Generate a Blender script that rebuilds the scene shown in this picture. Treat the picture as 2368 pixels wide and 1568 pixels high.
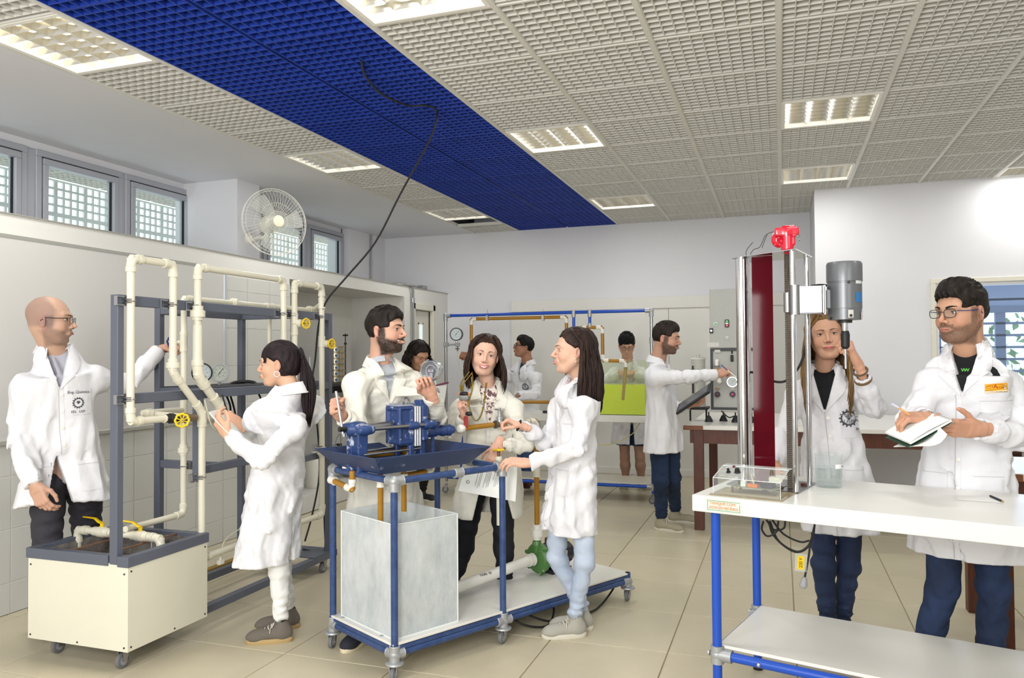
import bpy, math, random
import numpy as np
from mathutils import Vector, Matrix
from mathutils.bvhtree import BVHTree
random.seed(7); np.random.seed(7)
SC=bpy.context.scene; COL=SC.collection
for o in list(bpy.data.objects): bpy.data.objects.remove(o)
# ---------------------------------------------------------------- camera
F=1793.0; CX,CY=1184.0,784.0
_vy=np.array([621.,-36.,-F]); _vx=-np.array([-5184.,-76.,-F])
_vy/=np.linalg.norm(_vy); _vx-=_vy*_vy.dot(_vx); _vx/=np.linalg.norm(_vx); _vz=np.cross(_vx,_vy)
RW=np.array([_vx,_vy,_vz]); CAM=np.array([0.,0.,1.46])
def P(px,py,X=None,Y=None,Z=None):
    """point of the room seen at a photograph position, on a plane of known X, Y or Z"""
    r=RW@np.array([px-CX,-(py-CY),-F])
    t=(X-CAM[0])/r[0] if X is not None else (Y-CAM[1])/r[1] if Y is not None else (Z-CAM[2])/r[2]
    return CAM+t*r
cam=bpy.data.cameras.new('camera'); camo=bpy.data.objects.new('camera',cam); COL.objects.link(camo)
cam.sensor_fit='HORIZONTAL'; cam.sensor_width=36; cam.lens=36*F/2368; cam.clip_start=.05; cam.clip_end=200
M=Matrix.Identity(4)
for i in range(3):
    for j in range(3): M[i][j]=RW[i][j]
    M[i][3]=CAM[i]
camo.matrix_world=M; SC.camera=camo
# ---------------------------------------------------------------- world, lights, exposure
w=bpy.data.worlds.new('world'); SC.world=w; w.use_nodes=True
nt=w.node_tree; nt.nodes.clear()
out=nt.nodes.new('ShaderNodeOutputWorld'); bg=nt.nodes.new('ShaderNodeBackground')
bg.inputs[0].default_value=(.93,.97,1,1); bg.inputs[1].default_value=2.6
nt.links.new(bg.outputs[0],out.inputs[0])
def area(name,loc,aim,size,power,col=(1,1,1),spread=180):
    l=bpy.data.lights.new(name,'AREA'); l.shape='RECTANGLE'; l.size,l.size_y=size; l.energy=power; l.color=col
    l.spread=math.radians(spread)
    o=bpy.data.objects.new(name,l); COL.objects.link(o); o.location=loc
    d=Vector(aim)-Vector(loc); o.rotation_euler=d.to_track_quat('-Z','Y').to_euler(); return o
area('flash_and_fill',(-.7,-1.0,2.25),(-1.0,6,1.2),(.75,.75),72,(1,.985,.96))
area('flash_and_fill',(-2.9,-1.2,2.4),(-2.9,6,1.5),(.9,.9),44,(1,.985,.96))
area('flash_and_fill',(2.4,-1.0,2.5),(1.2,6,1.3),(1.2,1.2),40,(1,.985,.97))
area('flash_and_fill',(-.8,-1.3,1.5),(-1.2,4.5,3.1),(1.2,1.2),85,(1,.99,.98))   # added fill, not a known flash: aimed up to brighten the ceiling
area('flash_and_fill',(-2.2,-1.3,1.4),(-4.0,4.0,3.1),(1.,1.),38,(1,.99,1))  # another added fill lamp, lifts the plaster soffit at the left
# the recessed ceiling fittings: one square light under each louvre (the room goes on behind the camera)
for (x,y,p) in [(-3.5,3.05,20),(-1.57,3.05,22),(.33,3.05,20),(2.3,3.05,20),(-3.5,5.63,18),(-1.57,5.63,20),(.33,5.63,18),(2.3,5.63,18),
                (-3.5,8.2,14),(-1.57,8.2,18),(.33,7.56,16),(2.2,7.9,16),(-3.5,.5,16),(-1.57,.5,18),(.33,.5,18),(2.3,.5,16)]:
    area('ceiling_lamp',(x,y,3.09),(x,y,0),(.56,.56),p*.78,(1,.987,.955))
SC.view_settings.view_transform='Standard'; SC.view_settings.look='None'
SC.view_settings.gamma=1; SC.view_settings.use_curve_mapping=False
SC.view_settings.exposure=-0.13
# ---------------------------------------------------------------- materials
def srgb(h):
    h=h.lstrip('#'); c=[int(h[i:i+2],16)/255 for i in (0,2,4)]
    return tuple(x/12.92 if x<=.04045 else ((x+.055)/1.055)**2.4 for x in c)+(1,)
MATS={}
def mat(name,col,rough=.5,metal=0,bump=0,bscale=60,var=0,vscale=8,spec=.5,col2=None,emit=0,alpha=1,trans=0,
        ior=1.45,sss=0,attr=None,coat=0,stretch=None,vcon=(.35,.65),aniso=0,bdist=.004,wave=False):
    if name in MATS: return MATS[name]
    m=bpy.data.materials.new(name); m.use_nodes=True; nt=m.node_tree; b=nt.nodes['Principled BSDF']
    c=srgb(col) if isinstance(col,str) else tuple(col)+(1,)
    b.inputs['Base Color'].default_value=c; b.inputs['Roughness'].default_value=rough
    b.inputs['Metallic'].default_value=metal; b.inputs['Specular IOR Level'].default_value=spec
    b.inputs['Alpha'].default_value=alpha; b.inputs['Transmission Weight'].default_value=trans
    b.inputs['IOR'].default_value=ior; b.inputs['Coat Weight'].default_value=coat
    if sss: b.inputs['Subsurface Weight'].default_value=sss; b.inputs['Subsurface Radius'].default_value=(.012,.005,.003); b.inputs['Subsurface Scale'].default_value=1
    if emit: b.inputs['Emission Color'].default_value=c; b.inputs['Emission Strength'].default_value=emit
    def coords():
        t=nt.nodes.new('ShaderNodeTexCoord'); mp=nt.nodes.new('ShaderNodeMapping')
        nt.links.new(t.outputs['Object'],mp.inputs[0])
        if stretch: mp.inputs['Scale'].default_value=stretch
        return mp.outputs[0]
    src=None
    if attr:
        a=nt.nodes.new('ShaderNodeAttribute'); a.attribute_name=attr; src=a.outputs['Color']
    if var or col2:
        n=nt.nodes.new('ShaderNodeTexNoise'); n.inputs['Scale'].default_value=vscale; n.inputs['Detail'].default_value=5
        n.inputs['Roughness'].default_value=.65
        nt.links.new(coords(),n.inputs[0])
        r=nt.nodes.new('ShaderNodeMapRange'); r.inputs[1].default_value,r.inputs[2].default_value=vcon
        nt.links.new(n.outputs[0],r.inputs[0])
        mx=nt.nodes.new('ShaderNodeMix'); mx.data_type='RGBA'; nt.links.new(r.outputs[0],mx.inputs[0])
        if col2:
            mx.inputs[6].default_value=c; mx.inputs[7].default_value=srgb(col2) if isinstance(col2,str) else tuple(col2)+(1,)
            if src: nt.links.new(src,mx.inputs[6])
        else:
            lo=tuple(x*(1-var) for x in c[:3])+(1,); mx.inputs[6].default_value=lo; mx.inputs[7].default_value=c
            if src:
                mu=nt.nodes.new('ShaderNodeMix'); mu.data_type='RGBA'; mu.blend_type='MULTIPLY'; mu.inputs[0].default_value=1
                mx.inputs[6].default_value=(1-var,)*3+(1,); mx.inputs[7].default_value=(1,1,1,1)
                nt.links.new(src,mu.inputs[6]); nt.links.new(mx.outputs[2],mu.inputs[7]); src=mu.outputs[2]
        if not (src and attr and not col2): src=mx.outputs[2]
    if src: nt.links.new(src,b.inputs['Base Color'])
    if bump:
        n=nt.nodes.new('ShaderNodeTexNoise'); n.inputs['Scale'].default_value=bscale; n.inputs['Detail'].default_value=3
        nt.links.new(coords(),n.inputs[0])
        bp=nt.nodes.new('ShaderNodeBump'); bp.inputs['Strength'].default_value=bump; bp.inputs['Distance'].default_value=bdist
        nt.links.new(n.outputs[0],bp.inputs['Height']); nt.links.new(bp.outputs[0],b.inputs['Normal'])
    MATS[name]=m; return m
def see_through(name,col,tint,opac=.12,rough=.05,haze=None,hscale=12,hcon=(.45,.75),stretch=None,hmax=.5):
    """clear sheet: tinted transparency + a thin glossy skin, optionally scuffed with white haze"""
    if name in MATS: return MATS[name]
    m=bpy.data.materials.new(name); m.use_nodes=True; nt=m.node_tree; nt.nodes.clear()
    o=nt.nodes.new('ShaderNodeOutputMaterial'); tr=nt.nodes.new('ShaderNodeBsdfTransparent'); pr=nt.nodes.new('ShaderNodeBsdfPrincipled')
    tr.inputs[0].default_value=srgb(tint); pr.inputs['Base Color'].default_value=srgb(col); pr.inputs['Roughness'].default_value=rough
    mx=nt.nodes.new('ShaderNodeMixShader'); nt.links.new(tr.outputs[0],mx.inputs[1]); nt.links.new(pr.outputs[0],mx.inputs[2]); nt.links.new(mx.outputs[0],o.inputs[0])
    lw=nt.nodes.new('ShaderNodeLayerWeight'); lw.inputs[0].default_value=.5
    pw=nt.nodes.new('ShaderNodeMath'); pw.operation='POWER'; pw.inputs[1].default_value=4.; nt.links.new(lw.outputs['Facing'],pw.inputs[0])
    fr=nt.nodes.new('ShaderNodeMath'); fr.operation='MULTIPLY_ADD'; fr.inputs[1].default_value=.55; fr.inputs[2].default_value=.02; nt.links.new(pw.outputs[0],fr.inputs[0])
    ad=nt.nodes.new('ShaderNodeMath'); ad.operation='ADD'; ad.use_clamp=True; ad.inputs[1].default_value=opac
    nt.links.new(fr.outputs[0],ad.inputs[0]); last=ad.outputs[0]
    if haze:
        t=nt.nodes.new('ShaderNodeTexCoord'); mp=nt.nodes.new('ShaderNodeMapping'); nt.links.new(t.outputs['Object'],mp.inputs[0])
        if stretch: mp.inputs['Scale'].default_value=stretch
        n=nt.nodes.new('ShaderNodeTexNoise'); n.inputs['Scale'].default_value=hscale; n.inputs['Detail'].default_value=8; n.inputs['Roughness'].default_value=.7
        nt.links.new(mp.outputs[0],n.inputs[0])
        r=nt.nodes.new('ShaderNodeMapRange'); r.inputs[1].default_value,r.inputs[2].default_value=hcon; r.inputs[4].default_value=hmax
        nt.links.new(n.outputs[0],r.inputs[0])
        a2=nt.nodes.new('ShaderNodeMath'); a2.operation='ADD'; a2.use_clamp=True
        nt.links.new(last,a2.inputs[0]); nt.links.new(r.outputs[0],a2.inputs[1]); last=a2.outputs[0]
    nt.links.new(last,mx.inputs[0]); MATS[name]=m; return m
# ---------------------------------------------------------------- mesh building
def V(*a): return np.array(a,float)
def nrm(v): v=np.asarray(v,float); return v/(np.linalg.norm(v)+1e-12)
def frame(d,up=(0,0,1)):
    d=nrm(d); u=np.cross(up,d)
    if np.linalg.norm(u)<1e-3: u=np.cross((1,0,0),d)
    u=nrm(u); return u,np.cross(d,u),d
def rotz(a): c,s=math.cos(a),math.sin(a); return np.array([[c,-s,0],[s,c,0],[0,0,1.]])
class MB:
    def __init__(s): s.v=[]; s.f=[]; s.m=[]; s.n=0
    def add(s,v,f,m=0):
        v=np.asarray(v,float).reshape(-1,3); s.v.append(v); s.f+= [tuple(i+s.n for i in q) for q in f]; s.m+=[m]*len(f); s.n+=len(v); return s
    def box(s,lo,hi,R=None,o=None,m=0,ch=0):
        lo=np.minimum(np.asarray(lo,float),hi); hi=np.maximum(np.asarray(lo,float),hi); 
        if ch:
            c=(lo+hi)/2; h=(hi-lo)/2; ch=min(ch,*(h*.9)); vs=[]
            for sx in(-1,1):
                for sy in(-1,1):
                    for sz in(-1,1):
                        S=np.array([sx,sy,sz])
                        for k in range(3):
                            d=h.copy(); 
                            for j in range(3):
                                if j!=k: d[j]-=ch
                            vs.append(c+S*d)
            ix=lambda a,b,cc,k:((a*2+b)*2+cc)*3+k; f=[]
            f+=[(ix(a,0,0,0),ix(a,1,0,0),ix(a,1,1,0),ix(a,0,1,0))[::1 if a else -1] for a in(0,1)]
            f+=[(ix(0,b,0,1),ix(0,b,1,1),ix(1,b,1,1),ix(1,b,0,1))[::1 if b else -1] for b in(0,1)]
            f+=[(ix(0,0,c_,2),ix(1,0,c_,2),ix(1,1,c_,2),ix(0,1,c_,2))[::1 if c_ else -1] for c_ in(0,1)]
            for a in(0,1):
                for b in(0,1):
                    f.append((ix(a,b,0,0),ix(a,b,1,0),ix(a,b,1,1),ix(a,b,0,1))[::-1 if a==b else 1])
                    f.append((ix(a,0,b,0),ix(a,1,b,0),ix(a,1,b,2),ix(a,0,b,2))[::1 if a==b else -1])
                    f.append((ix(0,a,b,1),ix(1,a,b,1),ix(1,a,b,2),ix(0,a,b,2))[::-1 if a==b else 1])
                    for c_ in(0,1): f.append((ix(a,b,c_,0),ix(a,b,c_,1),ix(a,b,c_,2))[::1 if (a+b+c_)%2 else -1])
            v=np.array(vs)
        else:
            v=np.array([[x,y,z] for x in(lo[0],hi[0]) for y in(lo[1],hi[1]) for z in(lo[2],hi[2])])
            f=[(0,1,3,2),(4,6,7,5),(0,4,5,1),(2,3,7,6),(0,2,6,4),(1,5,7,3)]
        if R is not None: v=v@np.asarray(R).T
        if o is not None: v=v+np.asarray(o)
        return s.add(v,f,m)
    def bar(s,a,b,w,h,up=(0,0,1),m=0,ch=0):
        a,b=np.asarray(a,float),np.asarray(b,float); u,v,d=frame(b-a,up); L=np.linalg.norm(b-a)
        return s.box((-w/2,-h/2,0),(w/2,h/2,L),np.array([u,v,d]).T,a,m,ch)
    def tube(s,pts,r,n=10,m=0,cap=True,flat=1,up=(0,0,1)):
        pts=[np.asarray(p,float) for p in pts]; k=len(pts); rs=r if hasattr(r,'__len__') else [r]*k; vs=[]; pu=None
        for i,p in enumerate(pts):
            d=nrm(pts[min(i+1,k-1)]-pts[max(i-1,0)])
            if pu is None: u,v,_=frame(d,up)
            else:
                u=pu-d*pu.dot(d); u=nrm(u); v=np.cross(d,u)
            pu=u
            for j in range(n):
                a=2*math.pi*j/n; vs.append(p+rs[i]*(math.cos(a)*u+flat*math.sin(a)*v))
        f=[(i*n+j,i*n+(j+1)%n,(i+1)*n+(j+1)%n,(i+1)*n+j) for i in range(k-1) for j in range(n)]
        if cap: f+=[tuple(range(n))[::-1],tuple((k-1)*n+j for j in range(n))]
        return s.add(vs,f,m)
    def cyl(s,a,b,r,n=16,m=0,r2=None): return s.tube([a,b],[r,r if r2 is None else r2],n,m)
    def lathe(s,prof,o,d=(0,0,1),n=20,m=0,up=(0,0,1)):
        o=np.asarray(o,float); u,v,d=frame(d,up); vs=[]
        for (t,r) in prof:
            for j in range(n):
                a=2*math.pi*j/n; vs.append(o+d*t+max(r,1e-5)*(math.cos(a)*u+math.sin(a)*v))
        k=len(prof); f=[(i*n+j,i*n+(j+1)%n,(i+1)*n+(j+1)%n,(i+1)*n+j) for i in range(k-1) for j in range(n)]
        f+=[tuple(range(n))[::-1],tuple((k-1)*n+j for j in range(n))]
        return s.add(vs,f,m)
    def ring(s,o,d,R,r,n=24,k=8,m=0,a0=0,a1=2*math.pi):
        u,v,d=frame(d); o=np.asarray(o,float); full=abs(a1-a0-2*math.pi)<1e-6
        N=n if full else n+1; vs=[]
        for i in range(N):
            a=a0+(a1-a0)*i/n; e=math.cos(a)*u+math.sin(a)*v
            for j in range(k):
                b=2*math.pi*j/k; vs.append(o+e*(R+r*math.cos(b))+d*r*math.sin(b))
        f=[(i*k+j,i*k+(j+1)%k,((i+1)%N)*k+(j+1)%k,((i+1)%N)*k+j)[::-1] for i in range(n) for j in range(k)]
        return s.add(vs,f,m)
    def ball(s,o,r,n=12,m=0,sc=(1,1,1),R=None):
        k=n//2; vs=[]
        for i in range(k+1):
            t=math.pi*i/k
            for j in range(n): a=2*math.pi*j/n; vs.append((math.sin(t)*math.cos(a),math.sin(t)*math.sin(a),math.cos(t)))
        v=np.array(vs)*r*np.array(sc)
        if R is not None: v=v@np.asarray(R).T
        return s.add(v+np.asarray(o),[(i*n+j,(i+1)*n+j,(i+1)*n+(j+1)%n,i*n+(j+1)%n) for i in range(k) for j in range(n)],m)
    def prism(s,poly,d,m=0):
        poly=np.asarray(poly,float); d=np.asarray(d,float); k=len(poly)
        return s.add(np.vstack([poly,poly+d]),[tuple(range(k))[::-1],tuple(range(k,2*k))]+[(i,(i+1)%k,k+(i+1)%k,k+i) for i in range(k)],m)
    def sheet(s,G,th=0,m=0,nv=None):
        """grid (a,b,3) of points -> sheet, th gives thickness along nv or local normal"""
        G=np.asarray(G,float); a,b=G.shape[:2]
        f=[(i*b+j,i*b+j+1,(i+1)*b+j+1,(i+1)*b+j) for i in range(a-1) for j in range(b-1)]
        if not th: return s.add(G.reshape(-1,3),f,m)
        if nv is None:
            du=np.gradient(G,axis=0); dv=np.gradient(G,axis=1); N=np.cross(dv,du); N/=np.linalg.norm(N,axis=2,keepdims=True)+1e-9
        else: N=np.broadcast_to(nv,G.shape)
        v=np.vstack([G.reshape(-1,3),(G-N*th).reshape(-1,3)]); k=a*b
        f2=[tuple(i+k for i in q[::-1]) for q in f]; e=[]
        bd=[(0,j) for j in range(b)]+[(i,b-1) for i in range(1,a)]+[(a-1,j) for j in range(b-2,-1,-1)]+[(i,0) for i in range(a-2,0,-1)]
        L=[i*b+j for i,j in bd]
        for i in range(len(L)): p,q=L[i],L[(i+1)%len(L)]; e.append((q,p,p+k,q+k))
        return s.add(v,f+f2+e,m)
    def verts(s): return np.vstack(s.v) if s.v else np.zeros((0,3))
ORG={}
def _props(o,label=None,cat=None,group=None,kind=None):
    if label: o['label']=label
    if cat: o['category']=cat
    if group: o['group']=group
    if kind: o['kind']=kind
    return o
def mesh_from(name,v,f,mats,mi=None,smooth=35,flip=False):
    me=bpy.data.meshes.new(name); me.from_pydata([tuple(x) for x in v],[],f)
    for m in mats: me.materials.append(m)
    if mi is not None and len(mats)>1: me.polygons.foreach_set('material_index',mi)
    if smooth:
        me.polygons.foreach_set('use_smooth',[True]*len(me.polygons))
        me.update()
        if smooth<180: me.set_sharp_from_angle(angle=math.radians(smooth))
    me.update(); return me
def obj(name,mb,mats,parent=None,smooth=35,label=None,cat=None,group=None,kind=None,org=None):
    """one mesh object; vertices are given in room coordinates"""
    if not isinstance(mats,(list,tuple)): mats=[mats]
    v=mb.verts()
    if parent is not None: o0=ORG[parent.name]
    elif org is not None: o0=np.asarray(org,float)
    else: o0=np.array([(v[:,0].min()+v[:,0].max())/2,(v[:,1].min()+v[:,1].max())/2,v[:,2].min()])
    me=mesh_from(name,v-o0,mb.f,mats,mb.m,smooth)
    o=bpy.data.objects.new(name,me); COL.objects.link(o)
    if parent is not None: o.parent=parent
    else: o.location=o0
    ORG[o.name]=o0
    return _props(o,label,cat,group,kind)
def thing(name,label,cat,loc,group=None,kind=None):
    o=bpy.data.objects.new(name,None); COL.objects.link(o); o.location=tuple(loc); o.empty_display_size=.05
    ORG[o.name]=np.asarray(loc,float); return _props(o,label,cat,group,kind)
def inst(src,parent,loc,rot=(0,0,0),scale=None,label=None):
    c=src.copy(); COL.objects.link(c); c.parent=parent
    off=ORG[parent.name] if parent is not None else np.zeros(3)
    c.location=tuple(np.asarray(loc,float)-off); c.rotation_euler=rot
    if scale: c.scale=scale
    ORG[c.name]=np.asarray(loc,float); return c
def text_mesh(body,size,extr=.0004,align='CENTER'):
    cu=bpy.data.curves.new('lettering','FONT'); cu.body=body; cu.size=size; cu.extrude=extr; cu.align_x=align; cu.align_y='CENTER'
    o=bpy.data.objects.new('lettering',cu); COL.objects.link(o)
    dg=bpy.context.evaluated_depsgraph_get(); me=o.evaluated_get(dg).to_mesh()
    v=np.array([p.co[:] for p in me.vertices]); f=[tuple(p.vertices) for p in me.polygons]
    o.evaluated_get(dg).to_mesh_clear(); bpy.data.objects.remove(o); bpy.data.curves.remove(cu); return v,f
def put_text(mb,body,size,o,x,y,m=0,sx=1):
    v,f=text_mesh(body,size)
    if len(v)==0: return
    x,y=nrm(x),nrm(y); z=np.cross(x,y); mb.add(np.asarray(o)+v[:,:1]*sx*x+v[:,1:2]*y+v[:,2:]*z,f,m)
def smooth_path(pts,n=8):
    pts=np.asarray(pts,float); out=[]
    Q=np.vstack([2*pts[0]-pts[1],pts,2*pts[-1]-pts[-2]])
    for i in range(1,len(Q)-2):
        for t in np.linspace(0,1,n,endpoint=False):
            a,b,c,d=Q[i-1],Q[i],Q[i+1],Q[i+2]
            out.append(.5*((2*b)+(-a+c)*t+(2*a-5*b+4*c-d)*t*t+(-a+3*b-3*c+d)*t**3))
    out.append(pts[-1]); return out
XC=nrm(RW@np.array([1,0,0.])); YC=nrm(RW@np.array([0,0,-1.])); ZC=np.array([0,0,1.])
def cd(x,y,z): return XC*x+YC*y+ZC*z      # direction: to the photo's right, away, up
def J(px,py,Y): return P(px,py,Y=Y)
def G0(px,py): q=P(px,py,Z=0); return np.array([q[0],q[1],.095])
# ================================================================ the room
XL,XR,YB,YN,H=-4.217,4.3,9.55,-2.4,3.1
m_wall=mat('white_wall_paint','#dcdbd6',.75,bump=.04,bscale=90,var=.03,vscale=1.2)
m_wall2=mat('cool_wall_paint','#dcdce0',.75,bump=.04,bscale=90,var=.03,vscale=1.2)
m_floor=mat('cream_floor_tile','#c7bea5',.32,var=.07,vscale=2.5,bump=.02,bscale=30,spec=.4)
m_grout=mat('floor_grout','#a09574',.9)
m_wtile=mat('pale_wall_tile','#cbcbc6',.3,spec=.4)
m_wgrout=mat('wall_grout','#e4e3de',.8)
m_alu=mat('window_aluminium','#aeb0b8',.4,.25)
m_dark=mat('dark_gap','#1c1d20',.8)
m_glass=see_through('window_glass','#ffffff','#f6fbfa',.02)
m_grid=mat('light_grey_ceiling_grid','#d8d6cf',.5)
m_blue=mat('blue_ceiling_grid','#1f3fa6',.5,var=.25,vscale=1.5)
m_white=mat('white_laminate','#e0dfd9',.28,var=.02,vscale=3,spec=.5)
m_trim=mat('cream_wood_trim','#dad7c9',.5)
def struct(name,mb,m,smooth=30,kind='structure',org=(0,0,0)): return obj(name,mb,m,None,smooth,kind=kind,org=org)
# floor: slab with a grid of separate tiles
fl=struct('floor',MB().box((-4.5,YN,-.12),(XR+.1,10.2,-.006)),m_grout)
T=.597; base=None
for i in range(-8,8):
    for j in range(-6,8):
        x0=.053+T*i; y0=5.07+T*j
        a=max(x0,XL+.005); b=min(x0+T,XR); c=y0; d=min(y0+T,YB-.003)
        if b-a<.05 or d-c<.05: continue
        full=(b-a>T-.001 and d-c>T-.001)
        if full and base is not None: o=inst(base,fl,(x0,y0,0)); continue
        mb=MB().box((a-x0+.003,c-y0+.003,-.03),(b-x0-.003,d-y0-.003,0),ch=.0015)
        o=obj('floor_tile',mb,m_floor,org=(0,0,0)); o.location=(x0,y0,0); o.parent=fl
        if full: base=o
# left wall: solid lower wall up to the window ledge with an alcove, recessed upper wall with windows
lw=MB()
lw.box((XL-1.35,YN,0),(XL,6.0,2.305))
lw.box((XL-1.35,8.28,0),(XL,8.5,2.305)); lw.box((XL-1.35,9.12,0),(XL,YB,2.305)); lw.box((XL-1.35,8.5,2.125),(XL,9.12,2.305))
lw.box((XL-1.35,6.0,2.18),(XL,8.28,2.305)); lw.box((XL-1.35,6.0,0),(XL-.72,8.28,2.18))
lw.box((XL-.72,6.0,0),(XL-.02,8.28,.16))
wl=struct('wall_left',lw,m_wall)
wt=mat('alcove_paint','#c9c7be',.7)
# tiles below the white board
def tiles(par,x,y0,y1,zs,w,name='wall_tile'):
    nb=None
    n=int(math.ceil((y1-y0)/w-1e-6))
    for k in range(n):
        for z0,z1 in zs:
            a=y0+k*w; b=min(y1,a+w)
            if b-a<.03: continue
            key=(round(b-a,4),round(z1-z0,4))
            if key in _tc: inst(_tc[key],par,(x,a,z0)); continue
            mb=MB().box((0,.0022,.0022),(.008,b-a-.0022,z1-z0-.0022),ch=.0012)
            o=obj(name,mb,m_wtile,org=(0,0,0)); o.location=(x,a,z0); o.parent=par; _tc[key]=o
_tc={}
gr=MB().box((XL,1.5,0),(XL+.004,5.1,.975)); obj('grout_bed',gr,m_wgrout,wl)
gr=MB().box((XL,5.1,0),(XL+.004,6.0,2.13)); obj('grout_bed',gr,m_wgrout,wl)
tiles(wl,XL+.001,1.5,5.1,[(0,.18),(.18,.486),(.486,.79),(.79,.975)],.3)
tiles(wl,XL+.001,5.1,6.0,[(0,.18),(.18,.486),(.486,.79),(.79,1.095),(1.095,1.4),(1.4,1.705),(1.705,2.01),(2.01,2.13)],.3)
# upper wall with window bays
uw=MB(); XW=-5.27
uw.box((XW-.2,YN,2.305),(XW,3.25,H+.4)); uw.box((XW-.2,3.25,H-.06),(XW,YB,H+.4))
uw.box((XW-.2,5.95,2.305),(XW,7.0,H+.1)); uw.box((XW-.2,8.6,2.305),(XW,YB,H+.1))
uw.box((XW-.05,5.84,2.305),(-4.665,6.16,H)); uw.box((XW,8.62,2.305),(-5.16,YB,H))
uw.box((XW-.3,YN,H),(-3.83,YB,H+.05))
wu=struct('wall_left_upper',uw,m_wall2)
# windows
def window(n,y0,y1):
    z0,z1=2.3,H-.06; mb=MB(); x=XW
    for (a,b,c,d) in ((y0,y1,z1-.05,z1),(y0,y1,z0,z0+.03),(y0,y0+.05,z0+.03,z1-.05),(y1-.05,y1,z0+.03,z1-.05)): mb.box((x-.06,a,c),(x+.03,b,d),ch=.004)
    w_=struct('window_%d'%n,mb,m_alu)
    sb=MB()
    for (a,b,c,d) in ((y0+.055,y1-.055,z1-.105,z1-.058),(y0+.055,y1-.055,z0+.03,z0+.07),(y0+.055,y0+.1,z0+.07,z1-.105),(y1-.1,y1-.055,z0+.07,z1-.105)): sb.box((x-.04,a,c),(x+.04,b,d),ch=.003)
    obj('sash',sb,m_alu,w_)
    dk=MB()
    for (a,b,c,d) in ((y0+.05,y1-.05,z1-.057,z1-.051),(y1-.104,y1-.098,z0+.06,z1-.1)): dk.box((x-.012,a,c),(x+.034 if d-c<.05 else x+.012,b,d))
    obj('seal',dk,m_dark,w_)
    obj('pane',MB().box((x-.008,y0+.09,z0+.06),(x-.003,y1-.09,z1-.1)),m_glass,w_)
for n,(a,b) in enumerate([(3.3,4.22),(4.29,5.1),(5.13,5.93),(7.0,7.83),(7.83,8.62)]): window(n+1,a,b)
pm=MB()
for y in (4.255,5.115): pm.box((XW-.04,y-.055,2.3),(XW+.02,y+.055,H-.06),ch=.01)
struct('trim_1',pm,m_alu)
# perforated block screen and eave outside the windows
m_cob=mat('screen_block','#d2d6d4',.7); cob=struct('wall_screen',MB().box((-6.32,2.0,1.9),(-6.2,13.6,2.14)),m_cob)
hb=MB(); g=.076; hw=.0285; S=.3225
zs=[0]+[v for k in range(4) for v in (.028+g*k,.028+g*k+2*hw-.0)]+[.3225]
zs=[0]; 
for k in range(4): c=.05+g*k; zs+= [c-hw,c+hw]
zs.append(S)
for k in range(0,9,2): hb.box((0,0,zs[k]),(.022,S,zs[k+1]))
for k in range(0,9,2):
    for q in range(1,8,2): hb.box((0,zs[k],zs[q]),(.022,zs[k+1],zs[q+1]))
b0=obj('screen_block',hb,m_cob,org=(0,0,0),smooth=0); b0.location=(-6.27,5.02-.03-9*S,2.14); b0.parent=cob
for j in range(34):
    for k in range(3):
        if j or k: inst(b0,cob,(-6.27,4.99-9*S+S*j,2.14+S*k+ (0 if k else 0)))
ev=struct('ceiling_outdoor',MB().box((-6.3,2,3.16),(-5.47,13.6,3.4)).box((-5.56,2,3.02),(-5.47,13.6,3.16)),mat('eave_white','#f2f4f3',.6,emit=0))
ev_org=ev
# ---- ceiling grid: panels with open cells
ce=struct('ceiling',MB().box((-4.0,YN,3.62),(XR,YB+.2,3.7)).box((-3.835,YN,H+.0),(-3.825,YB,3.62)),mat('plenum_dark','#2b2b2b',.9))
U=.645; PX=[-3.81,-3.2,-2.545,-1.89,-1.245]
while PX[-1]<XR: PX.append(PX[-1]+.63)
YJ=[5.31+U*k for k in range(-12,7)]
def panel(name,m,gap):
    mb=MB(); W=.63; n=10
    for i in range(n+1):
        x=(W-.03)*i/n+.015; mb.box((x-.0028,.004,0),(x+.0028,U-gap,.038))
        y=(U-gap-.004)*i/n+.004; mb.box((.012,y-.0028,.001),(W-.012,y+.0028,.037))
    return obj(name,mb,m,smooth=0,org=(0,0,0))
pg=panel('ceiling_panel',m_grid,.03); pb=panel('blue_ceiling_panel',m_blue,.006)
lit={(0,4):1,(3,4):1,(0,8):.5,(3,8):.8,(6,8):.8,(0,12):.5,(3,12):.9,(6,11):.9,(9,12):.6}
YJ0=YJ
first={'g':None,'b':None}
for i in range(len(PX)-1):
    for j in range(len(YJ)):
        x,y=PX[i],YJ[j]
        if y+U>YB+.3: continue
        if y<-1.2: continue
        if x>.3 and y+.3>8.29: continue
        k={2.73:'',}
        if (i,j) in [(a,b) for a,b in [(0,8-0)]]: pass
        jj=j
        cell=(i,round((y-5.31)/U))
        LC={(0,-4):1,(3,-4):1,(0,0):.5,(3,0):.8,(6,0):.8,(0,4):.5,(3,4):.9,(6,3):.9,(9,4):.6}
        if cell in LC or cell==(0,5): continue
        bl=i in (1,2); src=pb if bl else pg
        if first['b' if bl else 'g'] is None: src.parent=ce; o=src; first['b' if bl else 'g']=1
        else: o=inst(src,ce,(x,y,H))
        o.location=(x,y,H); o.scale=((PX[i+1]-x)/.63,1,1)
        if y+U>YB: o.scale[1]=(YB-y)/U
for k in range(14): o=inst(pg,ev,(-6.24,3.2+U*k,3.11)); o.location=(-6.24,3.2+U*k,3.11); o.scale=(1.06,1,1)
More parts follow.
